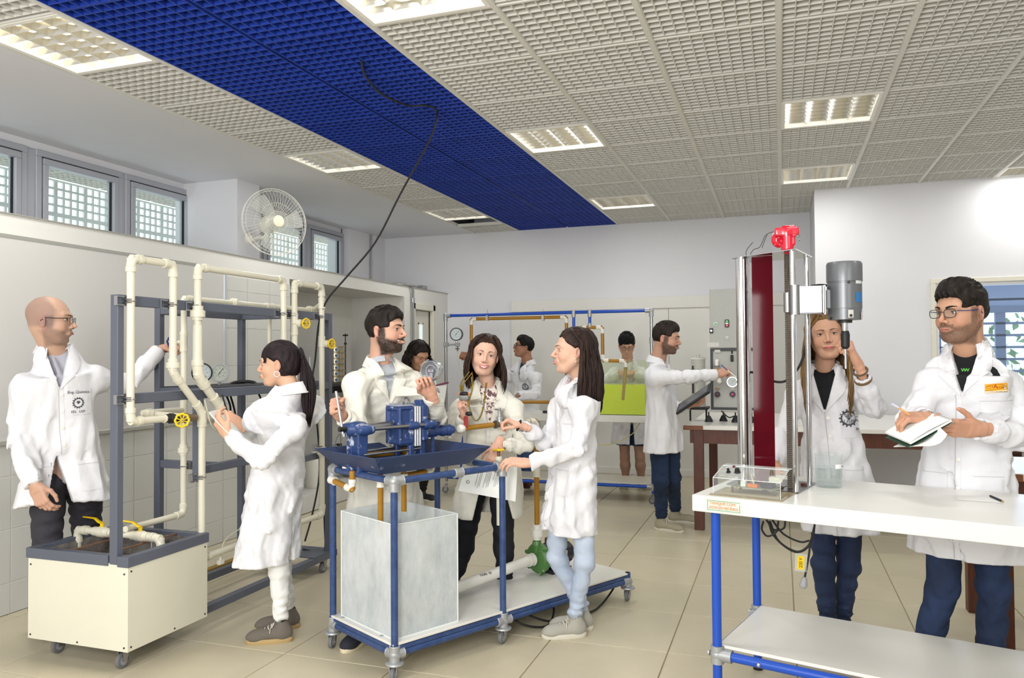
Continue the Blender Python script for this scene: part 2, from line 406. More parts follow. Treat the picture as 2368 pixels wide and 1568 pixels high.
# T rails (each one a part)
for i,x in enumerate(PX[:-1]):
    if i==2: continue
    y1=YB if x<.3 else 8.29
    obj('ceiling_rail',MB().box((x-.013,YN,H-.006),(x+.013,y1,H+.03)),m_grid,ce)
for j,y in enumerate(YJ):
    if y<-1.2: continue
    obj('cross_rail',MB().box((-1.89,y-.004,H-.002),(XR if y<8.2 else .34,y+.010,H+.03)).box((-3.81,y-.004,H-.002),(-3.2,y+.01,H+.03)),m_grid,ce)
tp=MB(); R=Matrix.Rotation(math.radians(-7),3,'X'); 
o=inst(pg,ce,(-3.80,8.62,H-.0)); o.rotation_euler=(math.radians(5),0,0); o.location=(-3.80,8.9,H-.02)
# ---- light fittings
m_refl=mat('louvre_reflector','#d8d6cf',.18,.85); m_fit=mat('fitting_white','#eeece4',.4)
LL=["bright square louvre ceiling light at the top left corner, above the windows","brightest louvre ceiling light, cut by the top edge beside the blue strip",
 "dim louvre ceiling light left of the blue strip, between the two window bays","square louvre ceiling light right of the blue strip, level with the black cable's foot","nearer of the two louvre ceiling lights in the grey grid above the red motor",
 "farthest louvre ceiling light left of the blue strip, beside the missing panel","farthest louvre ceiling light right of the blue strip, by the back wall",
 "small-looking louvre ceiling light just above the inner corner of the far wall","louvre ceiling light cut by the right edge of the photo"]
for q,(cell,lv) in enumerate({(0,-4):3.2,(3,-4):4.5,(0,0):1.6,(3,0):2.8,(6,0):1.5,(0,4):1.5,(3,4):2.6,(6,3):1.7,(9,4):1.5}.items()):
    i,j=cell; x0,x1=PX[i]+.014,PX[i+1]-.014; y0=5.31+U*j+.012; y1=y0+U-.024
    t=thing('ceiling_light',LL[q],'light',((x0+x1)/2,(y0+y1)/2,H),group='square louvre lights in the ceiling')
    hb=MB().box((x0,y0,H+.1),(x1,y1,H+.13)).box((x0,y0,H),(x0+.012,y1,H+.1)).box((x1-.012,y0,H),(x1,y1,H+.1)).box((x0,y0,H),(x1,y0+.012,H+.1)).box((x0,y1-.012,H),(x1,y1,H+.1))
    hb.box((x0-.004,y0+.02,H-.004),(x0+.02,y1-.02,H+.004)).box((x1-.02,y0+.02,H-.004),(x1+.004,y1-.02,H+.004)).box((x0-.004,y0-.004,H-.004),(x1+.004,y0+.02,H+.004)).box((x0-.004,y1-.02,H-.004),(x1+.004,y1+.004,H+.004))
    obj('housing',hb,m_fit,t,smooth=0)
    for k in range(4):
        x=x0+.02+(x1-x0-.04)*(k+.5)/4
        obj('tube',MB().cyl((x,y0+.02,H+.075),(x,y1-.02,H+.075),.013,10),mat('tube_glow_%d'%int(lv*10),'#fff4d6' if lv>3 else '#fdfbf8',.4,emit=lv*3.2),t)
        if k<3:
            xx=x0+.02+(x1-x0-.04)*(k+1)/4; obj('divider',MB().prism([(xx-.012,y0+.02,H+.05),(xx,y0+.02,H+.004),(xx+.012,y0+.02,H+.05)],(0,y1-y0-.04,0)),m_refl,t,smooth=0)
    for k in range(1,7):
        yy=y0+.02+(y1-y0-.04)*k/7; mb=MB()
        for c in range(4):
            xa=x0+.02+(x1-x0-.04)*c/4; xb=xa+(x1-x0-.04)/4; G=[]
            for s_ in np.linspace(0,1,7): X=xa+(xb-xa)*s_; zt=H+.05-.018*(4*s_*(1-s_)); G.append([(X,yy-.012,zt),(X,yy,H+.004),(X,yy+.012,zt)])
            mb.sheet(np.array(G))
        obj('louvre_blade',mb,m_refl,t)
# ---- back wall, recess at right, other sides
bw=MB().box((-5.3,YB,0),(.34,YB+.15,3.4)).box((.34,8.29,0),(1.36,YB+.15,3.4)).box((1.36,8.29,2.17),(XR,8.41,3.4)).box((1.36,8.29,0),(XR,8.41,1.05))
struct('wall_back',bw,m_wall2)
sh=struct('wall_panel_back',MB().box((P(1180,697,Y=9.5)[0],YB-.022,.0),(.33,YB,2.17),ch=.003),m_wall)
obj('top_rail',MB().box((-3.3,YB-.045,2.035),(.33,YB-.02,2.18),ch=.003),m_wall,sh)
obj('joint',MB().box((P(1547,900,Y=9.53)[0],YB-.024,.1),(P(1549,900,Y=9.53)[0],YB-.0215,2.03)),mat('joint_grey','#a8a79d',.8),sh)
struct('baseboard_back',MB().box((XL,YB-.014,0),(-3.3,YB,.07)),m_trim)
bb=MB().box((-3.3,YB-.05,0),(.3,YB-.02,.085),ch=.004); struct('baseboard_back_panel',bb,m_wall)
struct('wall_right',MB().box((XR,YN,0),(XR+.15,8.4,3.4)),m_wall)
struct('wall_rear',MB().box((-5.4,YN-.15,0),(XR,YN,3.4)),m_wall)
# interior window in the right-hand wall with a barred outside window beyond
wf=MB(); x0,x1,z0,z1=1.36,3.6,1.05,2.17; yy=8.29
for a,b,c,d in ((x0,x1,z1-.045,z1),(x0,x1,z0,z0+.045),(x0,x0+.045,z0+.045,z1-.045),(x1-.045,x1,z0+.045,z1-.045)): wf.box((a,yy-.02,c),(b,yy+.1,d),ch=.004)
w6=struct('window_6',wf,m_trim)
ob=MB()
for a,b,c,d in ((x0+.045,x1-.045,z1-.075,z1-.045),(x0+.045,x0+.07,z0+.05,z1-.075)): ob.box((a,yy+.01,c),(b,yy+.06,d),ch=.003)
obj('sash',ob,mat('white_aluminium','#dfe2e8',.4),w6)
obj('pane',MB().box((x0+.05,yy+.03,z0+.05),(x1-.05,yy+.036,z1-.07)),see_through('blue_glass','#b9c8de','#dfe8f5',.12),w6)
m_bars=mat('barred_window_grey','#8f99a8',.5)
bk=MB(); Yw=11.2
struct('wall_far_room',MB().box((1.2,Yw,2.05),(6.5,Yw+.1,3.4)).box((1.2,Yw,0),(6.5,Yw+.1,.95)).box((1.15,8.41,0),(1.25,Yw,3.4)),mat('bluish_wall','#bcc6d6',.7))
struct('ceiling_far_room',MB().box((1.2,8.41,3.38),(6.5,Yw,3.45)),m_wall2); struct('floor_far_room',MB().box((1.2,8.41,-.1),(6.5,Yw,0)),m_floor)
wb=struct('window_7',MB().box((1.25,Yw-.02,1.97),(6.4,Yw+.06,2.05)).box((1.25,Yw-.02,.95),(6.4,Yw+.06,1.02)),m_bars)
for i in range(12):
    x=1.9+.33*i; obj('bar',MB().box((x,Yw,.98),(x+(.11 if i%3==2 else .05),Yw+.06,2.0)),m_bars,wb)
for k in range(8):
    z=1.07+.15*k; obj('slat',MB().box((1.3,Yw+.0,z),(6.3,Yw+.03,z+.028),R=None),m_bars,wb)
area('far_room_daylight',(3,Yw-.1,1.5),(3,8,1.2),(3,1),70,(.85,.92,1))
rs=np.random.RandomState(6); tmb=MB()
for k in range(1500):
    c=np.array([4.4,13.2,1.6])+rs.randn(3)*np.array([.75,.5,.75]); a=nrm(rs.randn(3)); b=nrm(np.cross(a,rs.randn(3))); s_=rs.uniform(.05,.10); tmb.add([c-a*s_,c-b*s_*.5,c+a*s_,c+b*s_*.5],[(0,1,2,3)])
tree=thing('tree','green leafy tree outside, seen through the barred far window at the right','tree',(4.4,13.2,-.5))
o=obj('foliage',tmb,mat('leaf_green','#7fa45a',.6,col2='#a9c486',vscale=4),tree,0); o['kind']='stuff'; obj('trunk',MB().tube([(4.4,13.2,-.5),(4.42,13.2,.6),(4.38,13.2,1.5)],[.09,.07,.04],10),mat('bark','#5f5140',.9),tree)
struct('ground_outdoor',MB().box((-2,11.4,-.6),(12,20,-.5)),mat('outdoor_ground','#8f9a7a',.9))
# door in the left wall
dr=struct('door_1',MB().box((XL-.09,8.56,0),(XL-.045,9.06,2.04),ch=.004),mat('cream_door','#d4d1c4',.45))
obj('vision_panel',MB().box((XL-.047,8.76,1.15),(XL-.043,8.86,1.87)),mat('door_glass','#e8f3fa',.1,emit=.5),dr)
pf=MB()
for a,b,c,d in ((8.74,8.76,1.13,1.89),(8.86,8.88,1.13,1.89),(8.74,8.88,1.87,1.89),(8.74,8.88,1.13,1.15)): pf.box((XL-.05,a,c),(XL-.04,b,d))
obj('panel_frame',pf,m_trim,dr)
obj('door_seal',MB().box((XL-.046,9.05,0),(XL-.036,9.065,2.04)),m_dark,dr)
fr=MB().box((XL-.1,8.5,0),(XL+.015,8.555,2.125),ch=.006).box((XL-.1,9.065,0),(XL+.015,9.13,2.125),ch=.006).box((XL-.1,8.5,2.045),(XL+.015,9.13,2.125),ch=.006)
struct('trim_2',fr,m_trim)
struct('wall_door_void',MB().box((XL-.9,8.5,0),(XL-.2,9.12,2.12)),m_wall)
# beam face panel of the ledge with gray channel under it
struct('trim_3',MB().box((XL,YN,2.165),(XL+.02,5.1,2.185)).box((XL,YN,2.305),(XL+.012,YB,2.312)),mat('grey_channel','#a5a59e',.5,.3))
wbd=thing('whiteboard','long white marker board on the left wall behind the grey pipe frame','whiteboard',(XL+.01,3.3,.98))
obj('board',MB().box((XL,1.2,.995),(XL+.016,5.1,2.165)),mat('board_face','#c9c8c5',.22,spec=.4),wbd)
obj('bottom_rail',MB().box((XL,1.2,.972),(XL+.035,5.1,.998),ch=.003),mat('board_rail','#b5b4ab',.4,.3),wbd)
obj('side_rail',MB().box((XL,5.095,.99),(XL+.022,5.125,2.165),ch=.003),mat('bright_rail','#d5dbe4',.25,.6),wbd)
# conduits
cm=mat('galvanised_conduit','#9a9c9c',.35,.7)
a=P(858,540,X=-5.14); b=P(856,648,X=-5.14)
c1=obj('conduit',MB().cyl((-5.14,a[1],H),(-5.14,a[1],2.3),.013,10).cyl((-5.14,a[1],2.68),(-5.14,a[1],2.74),.018,10),cm,label='thin grey conduit pipe running down the upper wall beyond the window bays',cat='conduit')
y=8.44
c2=obj('conduit',MB().tube([(XL-.35,y-.15,2.335),(XL-.1,y-.15,2.335),(XL-.02,y-.1,2.335),(XL+.03,y-.02,2.32),(XL+.035,y,2.27),(XL+.035,y,2.0),(XL+.035,y,.4)],.016,10).cyl((XL+.035,y,2.12),(XL+.035,y,2.17),.022,10).cyl((XL+.035,y,1.55),(XL+.035,y,1.62),.024,10),cm,label='grey conduit pipe bending over the ledge and down beside the cream door',cat='conduit')
q=P(985,667,X=XL)
c3=thing('cable_box','small grey conduit box lying on the ledge above the cream door','box',(XL-.04,q[1],2.312))
obj('body',MB().box((XL-.09,q[1]-.07,2.313),(XL+.0,q[1]+.05,2.36),ch=.006),cm,c3); obj('pipe_stub',MB().cyl((XL-.04,q[1]-.3,2.335),(XL-.04,q[1]-.06,2.335),.01,8),cm,c3)
# ================================================================ soft shapes (for people and cast or soft things)
class Sdf:
    def __init__(s,lo,hi,h):
        s.lo=np.asarray(lo,np.float32); s.h=h; s.n=[int(math.ceil((b-a)/h))+1 for a,b in zip(lo,hi)]
        s.ax=[s.lo[i]+h*np.arange(s.n[i],dtype=np.float32) for i in range(3)]
        s.D=np.full(s.n,1.,np.float32)
    def _sl(s,bb,pad):
        r=[]
        for i in range(3):
            a=max(0,int((bb[0][i]-pad-s.lo[i])/s.h)); b=min(s.n[i],int((bb[1][i]+pad-s.lo[i])/s.h)+2)
            if b<=a: return None
            r.append(slice(a,b))
        return tuple(r)
    def pts(s,sl): 
        g=np.meshgrid(s.ax[0][sl[0]],s.ax[1][sl[1]],s.ax[2][sl[2]],indexing='ij'); return np.stack(g,-1)
    def op(s,prim,k=0.,mode='add'):
        if isinstance(prim,list):
            for q in prim: s.op(q,k,mode)
            return s
        fn,bb=prim; sl=s._sl(bb,k+3*s.h)
        if sl is None: return s
        d=fn(s.pts(sl)).astype(np.float32); D=s.D[sl]
        if mode=='add': s.D[sl]=smin(D,d,k)
        elif mode=='sub': s.D[sl]=-smin(-D,d,k)
        elif mode=='x': s.D[sl]=np.maximum(D,d)
        return s
    def add(s,prim,k=0.): return s.op(prim,k)
    def sub(s,prim,k=0.): return s.op(prim,k,'sub')
    def warp(s,fn,band=.05):
        m=np.abs(s.D)<band; idx=np.nonzero(m)
        p=np.stack([s.ax[i][idx[i]] for i in range(3)],-1); s.D[m]+=fn(p); return s
    def mesh(s):
        D=s.D; D[0]=D[-1]=np.abs(D[0])*0+1; D[:,0]=D[:,-1]=1; D[:,:,0]=D[:,:,-1]=1
        S=D<0; nx,ny,nz=D.shape
        c=np.zeros((nx-1,ny-1,nz-1),np.int8)
        for i in(0,1):
            for j in(0,1):
                for k in(0,1): c+=S[i:nx-1+i,j:ny-1+j,k:nz-1+k]
        A=np.argwhere((c>0)&(c<8)); N=len(A); idx=-np.ones(c.shape,np.int64); idx[tuple(A.T)]=np.arange(N)
        acc=np.zeros((N,3)); cnt=np.zeros(N)
        C={(i,j,k):D[A[:,0]+i,A[:,1]+j,A[:,2]+k] for i in(0,1) for j in(0,1) for k in(0,1)}
        for a in C:
            for ax in range(3):
                if a[ax]==0:
                    b=list(a); b[ax]=1; b=tuple(b); d0,d1=C[a],C[b]; m=(d0<0)!=(d1<0)
                    t=d0[m]/(d0[m]-d1[m]); p=np.tile(np.array(a,float),(m.sum(),1)); p[:,ax]+=t; acc[m]+=p; cnt[m]+=1
        v=(A+acc/np.maximum(cnt,1)[:,None])*s.h+s.lo
        F=[]
        for ax in range(3):
            sl0=[slice(1,n-1) for n in D.shape]; sl0[ax]=slice(0,D.shape[ax]-1); sl1=list(sl0); sl1[ax]=slice(1,D.shape[ax])
            a=S[tuple(sl0)]; b=S[tuple(sl1)]; E=np.argwhere(a!=b); inside=a[tuple(E.T)]
            off=np.ones(3,int); off[ax]=0; E=E+off
            u,w_=[(1,2),(2,0),(0,1)][ax]; q=[]
            for du,dw in((-1,-1),(0,-1),(0,0),(-1,0)):
                e=E.copy(); e[:,u]+=du; e[:,w_]+=dw; q.append(idx[tuple(e.T)])
            q=np.stack(q,1); q[~inside]=q[~inside][:,::-1]; F.append(q)
        F=np.vstack(F); F=F[(F>=0).all(1)]
        return v,F
def smin(a,b,k):
    if k<=0: return np.minimum(a,b)
    h=np.maximum(k-np.abs(a-b),0)/k; return np.minimum(a,b)-h*h*k*.25
def ell(c,r,R=None):
    c=np.asarray(c,np.float32); r=np.asarray(r,np.float32); m=float(r.max()) if R is not None else r
    Rm=None if R is None else np.asarray(R,np.float32)
    def fn(p):
        q=p-c
        if Rm is not None: q=q@Rm
        k0=np.sqrt(((q/r)**2).sum(-1)); k1=np.sqrt(((q/(r*r))**2).sum(-1))+1e-6; return k0*(k0-1)/k1
    return fn,(c-m,c+m)
def cap(a,b,ra,rb=None):
    a=np.asarray(a,np.float32); b=np.asarray(b,np.float32); rb=ra if rb is None else rb; ab=b-a; L=float(ab@ab)+1e-9
    def fn(p):
        q=p-a; t=np.clip((q@ab)/L,0,1); return np.sqrt(((q-t[...,None]*ab)**2).sum(-1))-(ra+(rb-ra)*t)
    m=max(ra,rb); return fn,(np.minimum(a,b)-m,np.maximum(a,b)+m)
def rbox(c,h,r=0.,R=None):
    c=np.asarray(c,np.float32); h=np.asarray(h,np.float32)-r; Rm=None if R is None else np.asarray(R,np.float32)
    def fn(p):
        q=p-c
        if Rm is not None: q=q@Rm
        q=np.abs(q)-h; return np.sqrt((np.maximum(q,0)**2).sum(-1))+np.minimum(q.max(-1),0)-r
    m=(h+r) if R is None else np.full(3,np.linalg.norm(h+r)); return fn,(c-m,c+m)
def wedge(o,u,v,zt,zb,wt,wb,vmin,vmax=1.):
    """tapered slot: |u|<w(z) between heights zb..zt, in front of vmin"""
    o=np.asarray(o,np.float32); u=np.asarray(u,np.float32); v=np.asarray(v,np.float32)
    def fn(p):
        q=p-o; a=q@u; b=q@v; z=q[...,2]; w_=wb+(wt-wb)*(z-zb)/(zt-zb)
        return np.maximum.reduce([np.abs(a)-w_,zb-z,z-zt,vmin-b,b-vmax])
    m=.35; return fn,(o+np.array([-m,-m,zb],np.float32),o+np.array([m,m,zt],np.float32))
def loft(pts,rx,ry,lat,pw=2.):
    pts=np.asarray(pts,np.float32); n=len(pts); rx=np.asarray(rx,np.float32); ry=np.asarray(ry,np.float32)
    lat=np.asarray(lat,np.float32); lat=np.broadcast_to(lat,(n,3))
    def seg(i):
        def fn(p):
            a,b=pts[i],pts[i+1]; ab=b-a; L=float(np.linalg.norm(ab)); ax=ab/L
            q=p-a; tt=(q@ax)/L; t=np.clip(tt,0,1); l=lat[i]+(lat[i+1]-lat[i])*.5; l=l-ax*(l@ax); l=l/np.linalg.norm(l); w_=np.cross(ax,l)
            u=q@l; v=q@w_; X=rx[i]+(rx[i+1]-rx[i])*t; Y=ry[i]+(ry[i+1]-ry[i])*t
            k0=(np.abs(u/X)**pw+np.abs(v/Y)**pw)**(1/pw)+1e-6; d=(k0-1)*np.sqrt(u*u+v*v+1e-9)/k0
            d=np.maximum(d,-np.minimum(X,Y)); e=np.maximum(np.abs(tt-t)*L-(.014 if 0<i<n-2 else 0),0)
            lo_=np.where(tt<0,-tt*L-(0 if i==0 else .014),-1); hi_=np.where(tt>1,(tt-1)*L-(0 if i==n-2 else .014),-1); c_=np.maximum(lo_,hi_)
            flat=((i==0)&(tt<0))|((i==n-2)&(tt>1)); d=np.where(flat|(c_<=0),np.maximum(d,c_),np.sqrt(np.maximum(d,0)**2+np.maximum(c_,0)**2))
            return d
        m=float(max(rx[i:i+2].max(),ry[i:i+2].max())); P2=pts[i:i+2]; return fn,(P2.min(0)-m,P2.max(0)+m)
    return [seg(i) for i in range(n-1)]
def folds(amp,wl,seed,aniso=(1,1,1),n=5,ctr=None):
    rs=np.random.RandomState(seed); K=[]
    for i in range(n):
        d=rs.randn(3)*np.array(aniso); d/=np.linalg.norm(d)+1e-6; K.append((d*2*math.pi/(wl*rs.uniform(.65,1.6)),rs.uniform(0,6.28)))
    Wv=[(rs.randn(3)*5,rs.uniform(0,6)) for _ in range(3)]
    def fn(p):
        wp=sum(np.sin(p@w_+ph) for w_,ph in Wv)*.6; s_=0
        for k,ph in K: s_=s_+np.sin(p@k+ph+wp*1.6)
        s_=s_/n; return (amp*(1.7*s_+.5*(np.abs(np.sin(s_*3.4))-.6))).astype(np.float32)
    return fn
def bounds(pts,m): p=np.asarray(pts,float); return p.min(0)-m,p.max(0)+m
def sdf_obj(name,sd,m,parent,smooth=180,**kw):
    v,f=sd.mesh(); mb=MB(); mb.v=[v]; mb.f=f.tolist(); mb.n=len(v); mb.m=[0]*len(f)
    return obj(name,mb,m,parent,smooth,**kw)
# ---------------------------------------------------------------- cloth, skin, hair
m_coat=mat('white_lab_coat','#dcdce0',.85,bump=.5,bscale=17,bdist=.012,spec=.15)
m_coat_warm=mat('ivory_lab_coat','#dddbd1',.85,bump=.5,bscale=17,bdist=.012,spec=.15)
m_seam=mat('coat_seam','#bcbac0',.9)
m_eye=mat('eye_white','#e2dcd6',.2); m_pupil=mat('eye_dark','#22150f',.15); m_teeth=mat('teeth','#efe9df',.25)
def hairmat(name,c1,c2,rough=.42):
    if name in MATS: return MATS[name]
    return mat(name,tuple(x*.6 for x in srgb(c1)[:3]),rough+.1,col2=tuple(x*.75 for x in srgb(c2)[:3]),vscale=9,stretch=(6,6,.6),bump=.5,bscale=30,bdist=.003,spec=.22)
def smoothstep(a,b,x): t=np.clip((x-a)/(b-a),0,1); return t*t*(3-2*t)
def n3(p,s,seed=0):
    rs=np.random.RandomState(seed); r=0
    for i in range(4):
        k=rs.randn(3)*s*(1+.6*i); r=r+np.sin(p@k+rs.uniform(0,6))/(1+.3*i)
    return r/2.6
def head_frame(a,pitch=0,roll=0):
    """a: compass of the gaze, 0 = -Y, 90 = +X; columns right-hand side, forward, up"""
    A=math.radians(a); f=np.array([math.sin(A),-math.cos(A),0.]); u=np.array([0,0,1.]); r=np.cross(f,u)
    p=math.radians(pitch); f2=f*math.cos(p)-u*math.sin(p); u2=u*math.cos(p)+f*math.sin(p)
    q=math.radians(roll); r3=r*math.cos(q)+u2*math.sin(q); u3=u2*math.cos(q)-r*math.sin(q)
    return np.array([r3,f2,u3]).T
def face_prims(g):
    """head in its own space: x side, y forward, z up, metres"""
    w_=g.get('w',1.); jw=g.get('jaw',1.); L=[]
    A=lambda pr,k: L.append((pr,k))
    A(ell((0,-.013,.033),(.075*w_,.090,.083)),0)
    A(ell((0,.012,.0),(.069*w_,.078,.095)),.03)
    A(ell((0,.026,-.052),(.053*jw,.056,.058)),.03)
    A(ell((0,.052,-.088),(.027*jw,.028,.022)),.03)
    A(ell((0,.072,-.098),(.016*jw,.014,.013)),.018)
    for s in(-1,1):
        A(ell((s*.040*w_,.055,-.032),(.022,.024,.024)),.022)
        A(cap((s*.010,.088,.026),(s*.046*w_,.070,.028),.009,.008),.016)
        A(cap((s*.062*jw,-.004,-.045),(s*.030*jw,.05,-.092),.016,.015),.03)
    return L
def head_sdf(p,g):
    """distance in head space for points p (N,3)"""
    D=None
    for (fn,bb),k in face_prims(g):
        d=fn(p); D=d if D is None else smin(D,d,k)
    for s in(-1,1):
        D=-smin(-D,-(-ell((s*.032,.100,.004),(.017,.016,.012))[0](p))*-1*-1,.0) if False else -smin(-D,ell((s*.031,.101,.006),(.017,.015,.011))[0](p),.014)
    nl=g.get('nose',1.)
    D=smin(D,cap((0,.086,.016),(0,.104*1.0+.007*nl,-.024),.0062,.0098)[0](p),.010)
    for s in(-1,1): D=smin(D,ell((s*.0125,.099,-.030),(.0085,.0105,.0078))[0](p),.006)
    D=smin(D,ell((0,.090,-.058),(.026,.014,.015))[0](p),.014)
    D=-smin(-D,ell((0,.110,-.080),(.022,.010,.006))[0](p),.012)
    for s in(-1,1):
        R=rotz(math.radians(-s*22)); R2=np.array([[1,0,0],[0,math.cos(.2),-math.sin(.2)],[0,math.sin(.2),math.cos(.2)]])
        c=(s*(.074*g.get('w',1.)+.004),-.012,-.006)
        e=ell(c,(.0085,.019,.031),R@R2)[0](p); e=-smin(-e,ell((c[0]+s*.009,c[1]+.002,c[2]+.004),(.008,.0105,.019),R@R2)[0](p),.004)
        D=smin(D,e,.006)
    return D
HAND={'relaxed':([(18,25,15),(24,30,18),(30,34,20),(34,38,22)],[(.02,.026,-.004),(.052,.050,-.018),(.080,.060,-.026),(.102,.060,-.032)]),
 'fist':([(72,92,55),(76,95,58),(78,96,58),(80,96,60)],[(.02,.026,-.006),(.048,.044,-.026),(.074,.036,-.044),(.094,.014,-.050)]),
 'grip':([(58,70,35),(60,72,38),(62,74,40),(64,76,42)],[(.02,.026,-.006),(.048,.046,-.026),(.076,.040,-.048),(.096,.022,-.058)]),
 'thumbup':([(74,94,55),(78,96,58),(80,96,58),(82,96,60)],[(.02,.028,-.004),(.040,.052,-.016),(.062,.066,-.022),(.084,.072,-.020)]),
 'pinch':([(48,50,28),(56,55,32),(62,60,34),(66,62,36)],[(.02,.026,-.006),(.050,.044,-.030),(.082,.038,-.046),(.106,.026,-.058)]),
 'flat':([(8,10,6),(8,10,6),(10,12,6),(12,14,8)],[(.02,.028,-.002),(.050,.050,-.010),(.078,.062,-.014),(.102,.066,-.016)]),
 'hold':([(30,34,20),(32,36,20),(34,38,22),(38,40,24)],[(.02,.028,-.006),(.050,.048,-.022),(.080,.050,-.034),(.104,.044,-.040)])}
def hand_mesh(wr,d,back,side,pose='relaxed',sc=1.,fore=None):
    """palm, four fingers and a thumb; returns verts, quads in room space"""
    x=nrm(d); z=np.asarray(back,float); z=nrm(z-x*(z@x)); y=np.cross(z,x)*(1 if side=='R' else -1)
    R=np.array([x,y,z]).T; curls,th=HAND[pose] if isinstance(pose,str) else pose
    chains=[]; bx=(.090,.093,.088,.078); by=(.029,.0095,-.0095,-.028); LL=(.074,.082,.076,.060); rr=(.0086,.0088,.0083,.0074); sp=(5,1,-3,-8)
    for i in range(4):
        p=np.array([bx[i],by[i],0.]); a=0; pts=[p]; s_=math.radians(sp[i])
        for q,fr in enumerate((.46,.29,.25)):
            a+=math.radians(curls[i][q]); dd=np.array([math.cos(a)*math.cos(s_),math.sin(s_)*max(.0,math.cos(a)),-math.sin(a)]); p=p+dd*LL[i]*fr; pts.append(p)
        chains.append((pts,[rr[i],rr[i]*.96,rr[i]*.88,rr[i]*.78]))
    chains.append(([np.array(t) for t in th],[.0125,.0105,.0096,.0080]))
    allp=np.vstack([c for c,_ in chains]+[[-.05,0,0]]); lo,hi=bounds(allp,.02); lo[0]=min(lo[0],-.055); lo[1]=min(lo[1],-.045); hi[1]=max(hi[1],.045); hi[2]=max(hi[2],.03)
    S=Sdf(lo,hi,.0026)
    S.add(rbox((.05,0,-.001),(.044,.036,.0125),.011)); S.add(ell((.028,.022,-.010),(.030,.017,.014)),.012); S.add(ell((.03,-.022,-.007),(.032,.014,.013)),.012)
    S.add(loft([(-.052,0,0),(-.012,0,0),(.028,0,0)],[.027,.026,.033],[.021,.0195,.015],[0,1,0]),.015)
    for i,(pts,rs) in enumerate(chains):
        F_=Sdf(lo,hi,.0026) if False else None
        for q in range(3): S.add(cap(pts[q],pts[q+1],rs[q],rs[q+1]),.008 if q==0 else .002)
        if i<4: S.add(ell(pts[0]+np.array([0,0,.002]),(.011,.0085,.0085)),.006)
        for q in (1,2): S.add(ell(pts[q],(rs[q]*1.07,)*3),.002)
    v,f=S.mesh(); nails=[]
    for i,(pts,rs) in enumerate(chains):
        dd=nrm(pts[3]-pts[2]); sidev=np.array([0,1.,0]) if i<4 else nrm(np.cross(dd,[0,.6,1])); nn=np.cross(dd,sidev); 
        if nn@np.array([0,0,1.])<0 and i<4 and abs(nn[2])>.2 and False: nn=-nn
        up=np.cross(sidev,dd)*-1
        c=pts[3]-dd*.001+ (up if i<4 else up)*rs[3]*.72
        nails.append((c,dd,nrm(np.cross(up,dd)),up,rs[3]))
    v=v*sc@R.T+np.asarray(wr)
    return v,f,[(c*sc@R.T+np.asarray(wr),R@dd,R@s_,R@u,r*sc) for c,dd,s_,u,r in nails]
# ================================================================ people
_HC={}
def head_grid(g):
    key=tuple(sorted((k,v) for k,v in g.items() if k in('w','jaw','nose')))
    if key not in _HC:
        S=Sdf((-.105,-.135,-.235),(.105,.135,.14),.0030); p=S.pts(tuple(slice(None) for _ in range(3)))
        c=ell((0,0,.003),(.078,.108,.122))[0](p); D=np.where(c<0,-1.,1.).astype(np.float32); m=np.abs(c)<.034
        D[m]=head_sdf(p[m],g); _HC[key]=D
    S=Sdf((-.105,-.135,-.235),(.105,.135,.14),.0030); S.D=_HC[key].copy(); return S
def surf_y(g,xz,y0=.145):
    xz=np.asarray(xz,float); ys=np.arange(y0,0,-.0007); p=np.zeros((len(xz),len(ys),3),np.float32)
    p[:,:,0]=xz[:,None,0]; p[:,:,2]=xz[:,None,1]; p[:,:,1]=ys
    d=head_sdf(p.reshape(-1,3),g).reshape(len(xz),-1); return ys[np.argmax(d<0,axis=1)]
